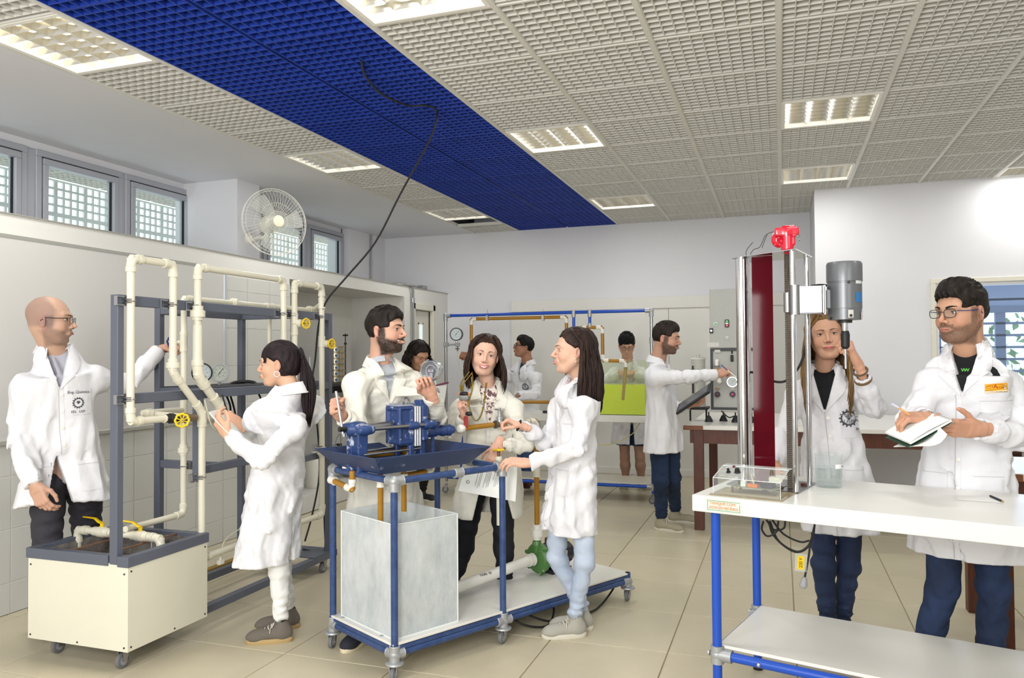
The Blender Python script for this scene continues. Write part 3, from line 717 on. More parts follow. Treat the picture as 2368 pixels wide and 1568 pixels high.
def features(g,mb):
    """eyes, lids, brows, lips in head space; materials: 0 skin 1 eye 2 pupil 3 lip 4 brow 5 teeth 6 iris 7 dark"""
    def tube_on(xz,off,r,m,n=6,flat=1.):
        y=surf_y(g,xz); mb.tube([(x,yy+off,z) for (x,z),yy in zip(xz,y)],r,n,m,flat=flat)
    look=g.get('look',(0,0)); ez=.006; ex=.0315
    sq=g.get('squint',1.)
    for s in(-1,1):
        y=surf_y(g,[(s*ex,ez)])[0]; c=np.array([s*ex,y-.0075,ez])
        mb.ball(c,.0122,14,1,sc=(1.12,1,.50*sq))
        ic=c+np.array([look[0]*.0045,.0095,look[1]*.002])
        mb.ball(ic,.0056,12,6,sc=(1,.55,min(1,1.0*sq)),); mb.ball(ic+np.array([0,.0018,0]),.0029,8,2,sc=(1,.6,1))
        t=np.linspace(-1,1,9)
        up=[(s*ex+.0142*a,ez+.0066*sq*(1-a*a)-.0008+.0012*a*s) for a in t]
        lo=[(s*ex+.0138*a,ez-.0060*sq*(1-a*a)-.0006+.0008*a*s) for a in t]
        yb=y+.0018
        rr=lambda a:.0016*(1-.45*a*a)
        mb.tube([(x,yb+.0028-.0075*((x-s*ex)/.0142)**2*.55,z) for x,z in up],[rr(a) for a in t],6,7)
        mb.tube([(x,yb+.0016-.0075*((x-s*ex)/.0142)**2*.55,z+.0034) for x,z in up],[.0034*(1-.5*a*a) for a in t],7,0)
        mb.tube([(x,yb+.0004-.0075*((x-s*ex)/.0142)**2*.55,z-.0014) for x,z in lo],[.0021*(1-.4*a*a) for a in t],6,0)
        bh=g.get('brow_h',.024); bt=g.get('brow_t',.0030)
        br=[(s*(.013+.036*k),bh+.0065*math.sin(math.pi*min(1,k*1.15)*.62)-.004*k*k+g.get('brow_tilt',0)*k) for k in np.linspace(0,1,8)]
        tube_on(br,-.0004,[bt*(.75+.5*math.sin(math.pi*min(1,k+.2)))*(1-.55*k) for k in np.linspace(0,1,8)],4,6)
        y2=surf_y(g,[(s*.0062,-.0375)],.13)[0]; mb.ball((s*.0068,.1035,-.0372),.0026,8,7,sc=(1.15,1.2,.55))
    sm=g.get('smile',0.); op=g.get('open',0.); mz=-.060; mw=.0235+.0065*sm
    t=np.linspace(-1,1,13)
    ul=[(mw*a,mz+.0022+.0100*sm*abs(a)**1.8-.0008*(1 if abs(a)<.1 else 0)+op*.45*(1-a*a)) for a in t]
    ll=[(mw*a,mz-.0030+.0096*sm*abs(a)**1.8*1.0-op*1.0*(1-a*a)-.002*sm*(1-a*a)) for a in t]
    y=surf_y(g,ul); yu=[yy+.0004 for yy in y]
    mb.tube([(x,yy,z) for (x,z),yy in zip(ul,yu)],[g.get('lip',.0036)*(1-abs(a)**2.4*.8) for a in t],7,3,flat=.9)
    y=surf_y(g,ll)
    mb.tube([(x,yy+.0008,z) for (x,z),yy in zip(ll,y)],[g.get('lip',.0036)*1.22*(1-abs(a)**2.2*.82) for a in t],7,3,flat=.9)
    mid=[(a[0]*.98,(a[1]+b[1])/2) for a,b in zip(ul,ll)]
    if op>.001:
        G=[]; 
        for (x,z1),(x2,z2),yy in zip(ul,ll,yu): G.append([(x*.93,yy-.0022,z1),(x*.93,yy-.0016,(z1+z2)/2),(x*.93,yy-.0030,z2)])
        mb.sheet(np.array(G),.003,5)
    else: tube_on(mid,.0022,[.0009*(1-.6*abs(a)) for a in t],7)
def beard_mask(p,kind):
    x,y,z=np.abs(p[:,0]),p[:,1],p[:,2]
    mouth=smoothstep(1.25,.85,np.sqrt((x/.026)**2+((z+.061)/.0085)**2))*smoothstep(.07,.08,y)
    jaw=smoothstep(-.040,-.062,z+.55*np.maximum(0,.055-y)*-1*-1*0-.35*np.maximum(0,.07-y))*smoothstep(-.02,.0,y)*smoothstep(-.128,-.112,z+.25*(0.03-np.minimum(y,.03)))
    side=smoothstep(.052,.060,x)*smoothstep(-.005,.008,y)*smoothstep(.040,.028,y)*smoothstep(.03,.015,z)*(z>-.09)
    must=smoothstep(.036,.028,x)*smoothstep(-.038,-.043,z)*smoothstep(-.062,-.056,z)*smoothstep(.075,.085,y)
    m=np.clip(np.maximum.reduce([jaw*(z<-.03),side,must]),0,1)*(1-mouth)
    return m*{'full':.97,'stubble':.42,'trim':.78,'patchy':.62}[kind]
def hair_cap(g,style):
    """close hair volume in head space"""
    st=style
    S=Sdf((-.125,-.16,-.15),(.125,.14,.185),.0034)
    t=st.get('t',.012); top=st.get('top',.016); back=st.get('back',t)
    S.add(ell((0,-.014,.036),(.075+t,.092+back,.084+top)))
    if st.get('quiff'): S.add(ell((0,.030,.085),(.066,.058,.038+st['quiff'])),.03)
    if st.get('low',0): S.add(ell((0,-.040,-.02),(.068+t,.062+back,.075)),.03)
    h=st.get('line',.064)
    S.sub(rbox((0,.115,h-.185),(.058,.080,.185),.035),.012)
    if st.get('slant'):
        t_=np.array([0,.794,.607]); n_=np.array([0,-.607,.794]); p0=np.array([0,.040,st['slant']]); S.sub(rbox(p0+t_*.030-n_*.15,(.14,.088,.15),.012,np.array([[1,0,0],t_,n_]).T),.008)
    else: S.sub(rbox((0,.105,-.10),(.12,.105-st.get('side',.0),.115),.02),.01)
    if st.get('ears',1):
        for s in(-1,1): S.sub(ell((s*.093,-.008,-.012),(.028,.027,.042)),.006)
    zc=st.get('cut',-.055)
    S.sub(rbox((0,-.03,zc-.15),(.2,.2,.15),.01),.012)
    if st.get('side_burn')==2:
        for s in(-1,1): S.add(rbox((s*.0705,.020,-.004),(.0065,.009,.030),.005),.006)
    if st.get('part') is not None:
        S.sub(cap((st['part'],.09,.130),(st['part'],-.06,.148),.006,.004),.008)
    rs=np.random.RandomState(st.get('seed',3)); K=[(rs.randn(3)*np.array([190,60,60])*st.get('fq',1.),rs.uniform(0,6)) for _ in range(6)]
    am=st.get('amp',.0022 if st.get('ears',1) and not st.get('part') else .0008)
    def fn(p): return (am*sum(np.sin(p@k+ph+2*np.sin(p@k[::-1]*.2)) for k,ph in K)/2.2).astype(np.float32)
    S.warp(fn,.02); return S.mesh()
def strands(mb,R,c,sc,spec,seed,down=(0,0,-1)):
    """locks of hair running over the skull and falling; c head centre, R head axes"""
    rs=np.random.RandomState(seed); n=spec.get('n',120); L=spec['len']
    for i in range(n):
        s=1 if i%2 else -1; v=(i//2+.5)/(n/2)
        th0=spec.get('front',72)+(184-spec.get('front',72))*v+rs.uniform(-3,3); th=math.radians(th0)
        jit=rs.uniform(-.004,.004); off=.010+rs.uniform(0,.012); pts=[]
        part=np.array([spec.get('part',0.)+s*.004,.055-.13*v,0])
        e=np.array([.077+off,.094+off,.087+off*.7]); c0=np.array([0,-.015,.033])
        for al in (22,45,66,84,98):
            a=math.radians(al); th=math.radians(th0 if al>80 else th0*(.35+.65*al/80) if th0<100 else th0); q=c0+np.array([s*math.sin(a)*math.sin(th)*e[0],math.sin(a)*math.cos(th)*e[1],math.cos(a)*e[2]])
            if al<50: k=(50-al)/50; q[0]+=(part[0]-0)*k; q[1]+=(part[1]*.35)*k
            pts.append(q)
        W=[np.asarray(c)+R@(q*sc) for q in pts]
        # fall
        w0=W[-1]; out=R@np.array([s*math.sin(th),math.cos(th),0]); out[2]=0; out=nrm(out); fwd=R[:,1].copy(); fwd[2]=0; fwd=nrm(fwd)
        l=L*(1-spec.get('taper',.25)*rs.uniform(0,1))*(spec.get('front_len',1.) if v<.3 else 1.)
        bend=np.asarray(spec.get('fall',(0,0,0)),float); m=7; wv=spec.get('wave',.003); ph=rs.uniform(0,6); inn=spec.get('inn',.012)
        for k in range(1,m+1):
            t=k/m; q=w0+np.array([0,0,-l*t])+out*(spec.get('flare',.02)*math.sin(t*2.2)-inn*t)+bend*t*t+fwd*(spec.get('fwd',0.)*t*(1-v*1.3))
            q=q+rs.uniform(-1,1,3)*.003+out*wv*math.sin(ph+t*spec.get('wf',6.))+np.cross(out,[0,0,1])*wv*math.cos(ph+t*spec.get('wf',6.)); W.append(q)
        r=spec.get('r',.0085)*rs.uniform(.75,1.15); k=len(W); rad=[r*.5]+[r]*(k-4)+[r*.8,r*.55,r*.2]
        mb.tube(W,rad,6,0,flat=.55)
def glasses(par,R,c,sc,g,col='#16161a',st=None,thick=.0014,w=.0225,h=.0150,temple='#16161a',tip=None):
    m=mat('frame_'+col[1:],col,.3); y=surf_y(g,[(.0,.012)])[0]+.0065; T=lambda q:(np.asarray(q,float)*sc)@R.T+np.asarray(c)
    gl=thing('glasses','x','glasses',tuple(T((0,y,.005)))) if False else None
    mb=MB()
    for s in(-1,1):
        cx=s*.0335; pts=[]
        for k in range(20):
            a=2*math.pi*k/20; ca,sa=math.cos(a),math.sin(a); n=.62
            pts.append(T((cx+w*abs(ca)**n*np.sign(ca),y-.30*abs(cx+w*ca)**1.55*1.2,.003+h*abs(sa)**n*np.sign(sa))))
        mb.tube(pts+[pts[0]],thick*sc*1.05,6,0)
        mb.tube([T((s*.0560,y-.0130,.012)),T((s*.066,y-.022,.011)),T((s*(.077*g.get('w',1)),.045,.009)),T((s*(.0785*g.get('w',1)),.0,.010)),T((s*.080,-.018,-.006))],thick*sc*1.35,6,1)
    mb.tube([T((-.0115,y-.0005,.008)),T((0,y+.002,.010)),T((.0115,y-.0005,.008))],thick*sc,6,0)
    fr=obj('glasses_frame',mb,[m,mat('temple_'+temple[1:],temple,.3)],par)
    for s in(-1,1):
        lb=MB(); cx=s*.0335; ring_=[]
        for k in range(16):
            a=2*math.pi*k/16; ca,sa=math.cos(a),math.sin(a); n=.62
            ring_.append(T((cx+.96*w*abs(ca)**n*np.sign(ca),y-.30*abs(cx+w*ca)**1.55*1.2,.003+.96*h*abs(sa)**n*np.sign(sa))))
        lb.add(ring_,[tuple(range(16))],0); obj('lens',lb,see_through('spectacle_lens','#ffffff','#eef2f2',.03),fr,smooth=0)
    return fr
def shoe(par,ank,dirv,m_up,m_sole,L=.27,lace=None,toe='#ffffff',name='shoe',cap_=False):
    d=nrm([dirv[0],dirv[1],0]); y=np.cross([0,0,1],d); R=np.array([d,y,[0,0,1.]]).T; o=np.array([ank[0],ank[1],0]); k=L/.27
    S=Sdf((-.09*k,-.065*k,-.005),(.21*k,.065*k,.15),.0042)
    S.add(ell((-.012,0,.045),(.050*k,.034*k,.050))); S.add(ell((.075*k,0,.040),(.085*k,.037*k,.034)),.03); S.add(ell((.135*k,0,.030),(.052*k,.041*k,.026)),.03)
    S.add(cap((.0,0,.05),(-.004,0,.10),.036*k,.034*k),.02); S.sub(rbox((0,0,-.05),(.4,.2,.062),0)); S.sub(cap((-.004,0,.10),(-.004,0,.2),.030*k),.004)
    v,f=S.mesh(); mb=MB(); mb.v=[v@R.T+o]; mb.f=f.tolist(); mb.n=len(v); mb.m=[0]*len(f)
    sh=obj(name,mb,m_up,par,180)
    sb=MB(); n=22; out=[]
    for i in range(n):
        a=2*math.pi*i/n; x=.062*k+.125*k*math.cos(a); w_=.040*k*(1+.12*math.cos(a)) ; out.append((x,w_*np.sign(math.sin(a))*abs(math.sin(a))**.72,0))
    out=np.array(out)
    prof=[(0.000,.97),(.003,1.0),(.018,1.015),(.024,.99)]
    G=np.array([[ (q[0]*s_+.062*k*(1-s_),q[1]*s_,z) for q in out] for z,s_ in prof]); G2=G.reshape(-1,3)@R.T+o
    fs=[(i*n+j,i*n+(j+1)%n,(i+1)*n+(j+1)%n,(i+1)*n+j) for i in range(3) for j in range(n)]+[tuple(range(n))[::-1],tuple(3*n+j for j in range(n))]
    sb.add(G2,fs); obj('sole',sb,m_sole,sh,40)
    if lace is not None:
        lb=MB()
        for i in range(5):
            x=(.045+.017*i)*k; z=.078-.0075*i-.001*i*i*.4+.012
            lb.tube([R@np.array([x,-.020*k,z-.012])+o,R@np.array([x+.006,-.008*k,z-.001])+o,R@np.array([x+.006,.008*k,z-.001])+o,R@np.array([x,.020*k,z-.012])+o],.0026,6)
        x=.040*k
        for s in(-1,1): lb.tube([R@np.array(q)+o for q in [(x,0,.092),(x-.005,s*.016,.098),(x+.004,s*.030,.080),(x+.008,s*.014,.088),(x,0,.092)]],.002,5); lb.tube([R@np.array(q)+o for q in [(x,0,.092),(x+.012,s*.024,.078),(x+.014,s*.036,.055)]],.0018,5)
        obj('lace',lb,lace,sh)
    return sh
def raypatch(bvh,fn,ns,nt,d,off=.003,back=.45):
    """grid of points fn(s,t) dropped along d onto the cloth"""
    d=Vector(nrm(d)); G=np.zeros((ns,nt,3)); last=None
    for i in range(ns):
        for j in range(nt):
            p=np.asarray(fn(i/(ns-1),j/(nt-1)),float); h=bvh.ray_cast(Vector(p)-d*back,d,back*2)
            q=np.array(h[0]) if h[0] is not None else (last if last is not None else p)
            G[i,j]=q-np.array(d)*off; last=q
            if h[0] is None: G[i,j]=p*1.0+np.array(d)*(((q-p)@np.array(d))-off)
    return G
def person(sp):
    rng=np.random.RandomState(sp.get('seed',1)); fem=sp.get('fem',False); b=sp.get('build',.88 if fem else 1.)
    nb=np.asarray(sp['nb'],float)+V(0,0,sp.get('nbz',.028)); ta=sp['ta']; Rt=head_frame(ta); r_,f_,u_=Rt.T
    pel=np.asarray(sp['pel'],float); hem=sp['hem']
    root=thing('person',sp['label'],'person',(pel[0],pel[1],0),group=sp.get('group'))
    g=sp.get('face',{}); hc=np.asarray(sp['head'],float); ha,hp,hr=sp['gaze']; Rh=head_frame(ha,hp,hr); hs=sp.get('hs',.95 if fem else 1.)
    skin=np.array(srgb(sp.get('skin','#c9977a'))[:3]); skin=(skin*.90+skin.mean()*.10)*.93
    # ---- body: head, neck, torso, arms, hands as one skin
    S=head_grid(g); L=lambda q:((np.asarray(q,float)-hc)/hs)@Rh
    nl=L(nb-f_*.012); S.add(cap((0,-.030,-.030),nl*.72+np.array([0,-.012,-.045])*.28,.047*(.84 if fem else 1.04),.050*(.84 if fem else 1.06)),.03)
    S.add(cap((0,-.030,-.030),nl,.047*(.84 if fem else 1.02),.054*(.84 if fem else 1.05)),.02)
    v,f=S.mesh(); col=np.tile(skin,(len(v),1)); lum=n3(v,60,3)[:,None]*.03; col=col*(1+lum)
    blush=(np.exp(-((np.abs(v[:,0])-.045)**2/.0004+(v[:,1]-.07)**2/.0012+(v[:,2]+.03)**2/.0004)))[:,None]; col=col*(1-blush*np.array([.0,.13,.12]))
    nose=np.exp(-((v[:,0])**2/.0003+(v[:,1]-.11)**2/.0006+(v[:,2]+.028)**2/.0003))[:,None]; col=col*(1-nose*np.array([.0,.09,.08]))
    sock=np.exp(-((np.abs(v[:,0])-.030)**2/.0003+(v[:,1]-.085)**2/.0006+(v[:,2]-.006)**2/.0001))[:,None]; col=col*(1-sock*np.array([.12,.2,.16]))
    ear=(smoothstep(.072,.080,np.abs(v[:,0]))*(v[:,1]<.02))[:,None]; col=col*(1-ear*np.array([.0,.13,.11]))
    hcol=np.array(srgb(sp.get('hair','#2a1d18'))[:3])
    if sp.get('beard'):
        m=beard_mask(v,sp['beard']); nz=np.random.RandomState(2).uniform(0,1,len(v)); m=np.clip(m*(.80+.36*nz),0,1)[:,None]; col=col*(1-m)+hcol*m*1.0
    if sp.get('shaved'):
        m=smoothstep(.055,.030,v[:,1]+.25*np.maximum(0,v[:,2]-.05)*3)*smoothstep(-.045,-.02,v[:,2]-.0*v[:,1])*smoothstep(.125,.10,v[:,2]+.45*np.maximum(0,v[:,1]+.02))*(1-smoothstep(.072,.078,np.abs(v[:,0])+.0)*0)
        m=(m*.42)[:,None]; col=col*(1-m)+np.array([.10,.085,.095])*m
    mb=MB(); mb.add((v*hs)@Rh.T+hc,f.tolist(),0); cols=[col]
    n0=len(v); fb=MB(); features(g,fb)
    # hoops and studs are separate; features keep own materials
    mb.add((fb.verts()*hs)@Rh.T+hc,fb.f,0); mb.m[-len(fb.f):]=fb.m; cols.append(np.tile(skin*.97,(fb.n,1)))
    # torso core, arms
    pts=[nb]+[pel]; 
    J=sp['arms']; core=[pel+(0,0,-.08),nb]; 
    for s in 'RL':
        if s in J: core+= [J[s][0],J[s][1],J[s][2]]
    lo,hi=bounds(core,.2); B=Sdf(lo,hi,.012)
    shm=(np.asarray(J['R'][0])+np.asarray(J['L'][0]))/2
    B.add(loft([pel+(0,0,-.1),pel,(pel+nb)/2,shm-(0,0,.12)-f_*.035,nb+(0,0,-.03)-f_*.025],[.10*b,.10*b,.09*b,.08*b,.04],[.05*b,.05*b,.045*b,.035*b,.03],r_,2.2))
    for s in 'RL':
        a,e,w_=[np.asarray(q,float) for q in J[s][:3]]; B.add(cap(a-(0,0,.055)-(a-shm)*.1,e,.030*b,.024*b),.02); B.add(cap(e,w_,.025*b,.022*b),.01)
    if sp.get('bare'):
        for h_,k_,a_ in [l[:3] for l in sp['legs']]: B.add(cap(h_,k_,.075*b,.052*b),.03)
    v2,f2=B.mesh(); mb.add(v2,f2.tolist(),0); cols.append(np.tile(skin,(len(v2),1)))
    hnl=MB()
    for s in 'RL':
        if s in sp.get('hands',{}):
            hd=sp['hands'][s]; v3,f3,nails=hand_mesh(hd.get('at',J[s][2]),hd['d'],hd['back'],s,hd.get('pose','relaxed'),hd.get('sc',.92 if fem else 1.0))
            sh_=1+.0*v3[:,:1]; mb.add(v3,f3.tolist(),0); cols.append(np.tile(skin*np.array([1.02,.96,.95]),(len(v3),1)))
    body=obj('body',mb,[mat('skin_'+sp['key'],(.6,.4,.3),.52,attr='col',bump=.12,bscale=320,bdist=.0006,sss=.12,spec=.35),m_eye,m_pupil,
        mat('lip_'+sp['key'],sp.get('lipc','#a4705f'),.4),mat('brow_'+sp['key'],sp.get('brow',sp.get('hair','#2a1d18')),.8),m_teeth,
        mat('iris_'+sp['key'],sp.get('iris','#2e1a10'),.2),m_pupil],root,180)
    at=body.data.color_attributes.new('col','FLOAT_COLOR','POINT'); C=np.vstack(cols); at.data.foreach_set('color',np.hstack([C,np.ones((len(C),1))]).ravel())
    # ---- hair
    hm=hairmat('hair_'+sp['key'],sp.get('hair','#2a1d18'),sp.get('hair2',sp.get('hair','#3a2a22')),sp.get('hr_',.42))
    if sp.get('cap'):
        hv,hf=hair_cap(g,sp['cap']); hb=MB(); hb.add((hv*hs)@Rh.T+hc,hf.tolist())
        if sp.get('strands'): strands(hb,Rh,hc,hs,sp['strands'],sp.get('seed',1))
        if sp.get('tufts'):
            rs=np.random.RandomState(9); t=sp['tufts']
            for i in range(t[0]):
                th=rs.uniform(-math.pi,math.pi) if len(t)<3 else rs.uniform(-1.2,1.2); al=rs.uniform(.05,1.0); c0=np.array([0,-.014,.036]); tt=sp['cap'].get('top',.016); e=np.array([.076+sp['cap'].get('t',.012),.091+sp['cap'].get('t',.012),.084+tt])
                q=c0+e*np.array([math.sin(al)*math.sin(th),math.sin(al)*math.cos(th),math.cos(al)]); d=nrm(np.array([rs.uniform(-.5,.5),1.0,.35])+.5*(q-c0)/.1); q2=q+d*t[1]*rs.uniform(.6,1.1)+np.array([0,0,-.003])
                W=[hc+Rh@((q-d*.006)*hs),hc+Rh@(((q+q2)/2+np.array([0,0,.002]))*hs),hc+Rh@(q2*hs)]; hb.tube(W,[.0042,.0036,.0008],5)
        hair=obj('hair',hb,hm,root,180)
    # ---- lab coat
    bw=sp.get('bw',1.)*b; J_R,J_L=np.asarray(J['R'][0],float),np.asarray(J['L'][0],float)
    hemc=np.asarray(sp.get('hemc',(pel[0],pel[1],0)),float); hemc=np.array([hemc[0],hemc[1],hem]); fl=sp.get('flare',1.)
    waist=nb*.42+pel*.58; chest=nb*.8+pel*.2
    hw=np.linalg.norm((J_R-J_L)[:2])/2
    def coat_sdf(gr,h,cuts=True):
        pts=[nb+(0,0,.035)-f_*.012,nb+(0,0,.004)-f_*.006,shm+(0,0,.002),chest-(0,0,.02),waist,pel,pel*.45+hemc*.55,hemc]
        rx=np.array([.058,.088,max(.128*b,hw*.78),max(.165*b,hw*.90),.150*b*sp.get('waist',1.),.178*b,.200*b*fl,.222*b*fl])*sp.get('bw',1.)+gr
        ry=np.array([.056,.072,.092*b,.118*b,.108*b,.125*b,.135*b*fl,.150*b*fl])*sp.get('bd',1.)+gr
        rx[:2]=rx[:2]/sp.get('bw',1.); allp=[*pts]
        for s in 'RL': allp+=list(J[s][:3])
        lo,hi=bounds(allp,.13); lo[0]-=.12;lo[1]-=.12;hi[0]+=.12;hi[1]+=.12; lo[2]=hem-.03 if not sp.get('low_arm') else lo[2]; lo[2]=min(lo[2],min(float(np.asarray(J[s][2])[2]) for s in 'RL')-.08)
        S=Sdf(lo,hi,h); S.add(loft(pts,rx,ry,r_,2.25),0)
        for s in 'RL':
            a,e,w_=[np.asarray(q,float) for q in J[s][:3]]; d2=nrm(w_-e); d1=nrm(e-a); sl=sp.get('sleeve',.90 if fem else .97)
            S.add(ell(a-(0,0,.045)-(a-shm)*.05,(.066*b+gr,)*3),.06)
            S.add(cap(a-(0,0,.040)-(a-shm)*.06,e,.062*b*sl+gr,.053*b*sl+gr),.035)
            wr=w_-d2*J[s][3] if len(J[s])>3 else w_-d2*.012
            S.add(loft([e,e*.4+wr*.6,wr],[.054*b*sl+gr,.049*b*sl+gr,.044*b*sl+gr],[.054*b*sl+gr,.049*b*sl+gr,.044*b*sl+gr],np.cross(d2,[.3,.5,.8])),.02)
            S.sub(cap(wr-d2*.010,wr+d2*.05,.031*b*sl),.004)
        return S,pts,rx,ry
    h=sp.get('vox',.0085); S,pts,rx,ry=coat_sdf(0,h)
    zh=hem
    am=sp.get('fold',.010)
    fd1=folds(am*1.1,.10,sp.get('seed',1)+5,(1,1,.16),5); fd2=folds(am*.85,.12,sp.get('seed',1)+9,(1,1,.5),5); fd3=folds(am*.55,.05,sp.get('seed',1)+17,(1,1,.8),4)
    arms=[(np.asarray(J[s][1],float)) for s in 'RL']
    def fold(p):
        k=smoothstep(nb[2]-.15,nb[2]-.55,p[:,2]); kn=smoothstep(nb[2]+.0,nb[2]-.12,p[:,2]); ke=0
        for e in arms: ke=ke+np.exp(-((p-e)**2).sum(1)/.012)
        return np.clip((fd1(p)*k*1.15+fd2(p)*(.45+.8*np.minimum(ke,1))*(.35+.65*kn)+fd3(p)*(.5+ke*.9))*(.5+.5*kn),-.022,.013)
    S.warp(fold,.035)
    S.op((lambda p:hem-p[...,2],(lo_all:=S.lo,S.lo+np.array([s_*S.h for s_ in S.n],np.float32))),0,'x')
    # opening at the chest and below, hollow skirt
    vo=nb+np.array([0,0,0]); vb=sp.get('vneck',.20)
    if vb: S.sub(wedge(vo,r_,f_,.16,-vb,.098,.003,.014),.0)
    if sp.get('slit'):
        zt,wb,uo=sp['slit']; S.sub(wedge(np.array([pel[0],pel[1],0])+r_*uo,r_,f_,zt,hem-.05,.002,wb,.0,.5),0)
    if sp.get('vent'):
        zt,wb=sp['vent']; S.sub(wedge(np.array([pel[0],pel[1],0]),r_,-f_,zt,hem-.05,.001,wb,.0,.5),0)
    S.sub(loft([pel-(0,0,.10),pel*.45+hemc*.55,hemc-(0,0,.1)],rx[5:]-.036,ry[5:]-.036,r_,2.25),0)
    S.sub(ell(nb+(0,0,.055)+f_*.015,(.060,.062,.062)),.005)
    cm_=m_coat_warm if sp.get('warm') else m_coat
    coat=sdf_obj('lab_coat',S,cm_,root)
    vv=np.array([x.co[:] for x in coat.data.vertices])+ORG[root.name]
    bvh=BVHTree.FromPolygons([Vector(q) for q in vv],[tuple(pp.vertices) for pp in coat.data.polygons])
    # shirt
    lo,hi=bounds([nb,nb-(0,0,.5)],.2); Q=Sdf(lo-(.05,.05,0),hi+(.05,.05,0),.009)
    Q.add(loft([nb+(0,0,.03)-f_*.012,nb-f_*.006,shm+(0,0,.0),chest-(0,0,.02),waist],rx[:5]-.030,ry[:5]-.030,r_,2.2))
    if sp.get('shirt_neck','crew')=='crew': Q.sub(ell(nb+(0,0,.050)+f_*.035,(.066,.062,.066)),.004)
    sdf_obj('shirt',Q,sp['shirt'],root)
    if sp.get('shirt_neck')=='polo':
        pc=MB(); 
        for s in(-1,1):
            G=[]
            for k in range(9):
                a=math.radians(180-s*0)*(k/8); ph=math.pi*(1-k/8)*.90+.12; q=np.array([math.sin(ph)*s,math.cos(ph)])
                rr_=.060+.004*k/8; z1=nb[2]+.045-.055*(k/8)**1.4; z2=z1-.030
                G.append([nb*[1,1,0]-f_*.01+r_*q[0]*rr_+f_*(-math.cos(ph)*-1*-rr_*1.05)+(0,0,z1),nb*[1,1,0]-f_*.01+r_*q[0]*(rr_+.016)+f_*(-math.cos(ph)*-1*-(rr_+.018)*1.05)+(0,0,z2)])
            pc.sheet(np.array(G),.003)
        obj('shirt_collar',pc,sp['shirt'],root)
    # seams, lapels, collar, pockets, buttons
    O=np.array([nb[0],nb[1],0]); zn=nb[2]; fo=f_*.0
    if sp.get('front',1):
        def on(u,z): return O+r_*u+np.array([0,0,z])
        def leanpt(u,z):
            t=(zn-z)/(zn-hem+1e-6); c=nb*(1-t)+hemc*t; return np.array([c[0],c[1],0])+r_*u+np.array([0,0,z])
        mbf=MB()
        ztop=zn-vb-.005; zbot=hem+.004 if not sp.get('slit') else sp['slit'][0]
        G=raypatch(bvh,lambda s,t:leanpt(-.004+.020*t,ztop+(zbot-ztop)*s),26,2,-f_,.0014); mbf.sheet(G,.002,nv=f_)
        obj('placket',mbf,cm_,root,60)
        ln=MB(); G=raypatch(bvh,lambda s,t:leanpt(.0165+.0028*t,ztop+(zbot-ztop)*s),26,2,-f_,.0022); ln.sheet(G,.001,nv=f_); obj('seam',ln,m_seam,root,60)
        bt=MB()
        for k,zz in enumerate(np.linspace(ztop-.03,max(zbot,hem+.25)+.05,4)):
            p=raypatch(bvh,lambda s,t:leanpt(.004,zz),2,2,-f_,.003)[0,0]; bt.lathe([(0,.0),(0,.0085),(.0025,.0085),(.003,.006),(.003,0)],p,f_,12)
            obj('button',bt,mat('coat_button','#e6e2da',.3),root) ; bt=MB()
        for s in(-1,1):
            lp=MB()
            def lapel(a,t,s=s):
                z=zn+.012-(vb+.012)*a; ui=.098*(z-(zn-vb))/(vb+.16)+.002; wd=(.036+.022*smoothstep(0,.34,a))*(1-smoothstep(.40,1.02,a)**1.1)+.001
                if a<.02: wd*=.9
                return O+r_*s*(ui+.002+wd*t)+np.array([0,0,z-.012*t])
            G=raypatch(bvh,lapel,13,5,-f_,.006); 
            mid=G[:, :, :]
            lp.sheet(G if s<0 else G[:,::-1],.0045,nv=f_)
            obj('lapel',lp,cm_,root,50)
        if sp.get('pockets',1):
            def pocket(u0,u1,z1,z0):
                G=raypatch(bvh,lambda s,t:leanpt(u0+(u1-u0)*t,z1+(z0-z1)*s),9,7,-f_,.0035); pk=MB().sheet(G,.003,nv=f_); po=obj('pocket',pk,cm_,root,50)
                G=raypatch(bvh,lambda s,t:leanpt(u0+(u1-u0)*t,z1-.018-.0022*s),2,7,-f_,.0052); obj('pocket_hem',MB().sheet(G,.001,nv=f_),m_seam,po,50)
            bp=sp.get('bp',-.135); pocket(bp*b,(bp+.095)*b,zn-.20,zn-.33)
            hz=pel[2]+.02
            for s in(-1,1): pocket(s*.05*b,s*.150*b,hz,hz-.15)
    # collar
    cb=MB(); G=[]; n=25
    for k in range(n):
        ph=math.radians(38+(360-76)*k/(n-1)); bk=.5-.5*math.cos(ph); bk=bk**.8  # 0 front .. 1 back
        dv=-0; q=r_*math.sin(ph)+f_*math.cos(ph); c=nb-f_*.012
        gap=.058+.004*bk; zt=zn-.004+.046*bk; ro=.100-.008*(1-bk); zo=zn-.034+.030*bk
        pin=c*[1,1,0]+q*(gap)+np.array([0,0,zt]); pf=c*[1,1,0]+q*(gap+.012)+np.array([0,0,zt+.012]); pm=c*[1,1,0]+q*(gap*.45+ro*.55+.004)+np.array([0,0,(zt*.5+zo*.5)+.008]); po=c*[1,1,0]+q*ro+np.array([0,0,zo])
        if k in(0,n-1): po=po+f_*.014-np.array([0,0,.016]); pm=pm+f_*.006-np.array([0,0,.004])
        G.append([pin,pf,pm,po])
    cb.sheet(np.array(G)[::-1],.005); obj('collar',cb,cm_,root,50)
    if sp.get('emblem'): sp['emblem'](root,bvh,O,r_,f_,zn)
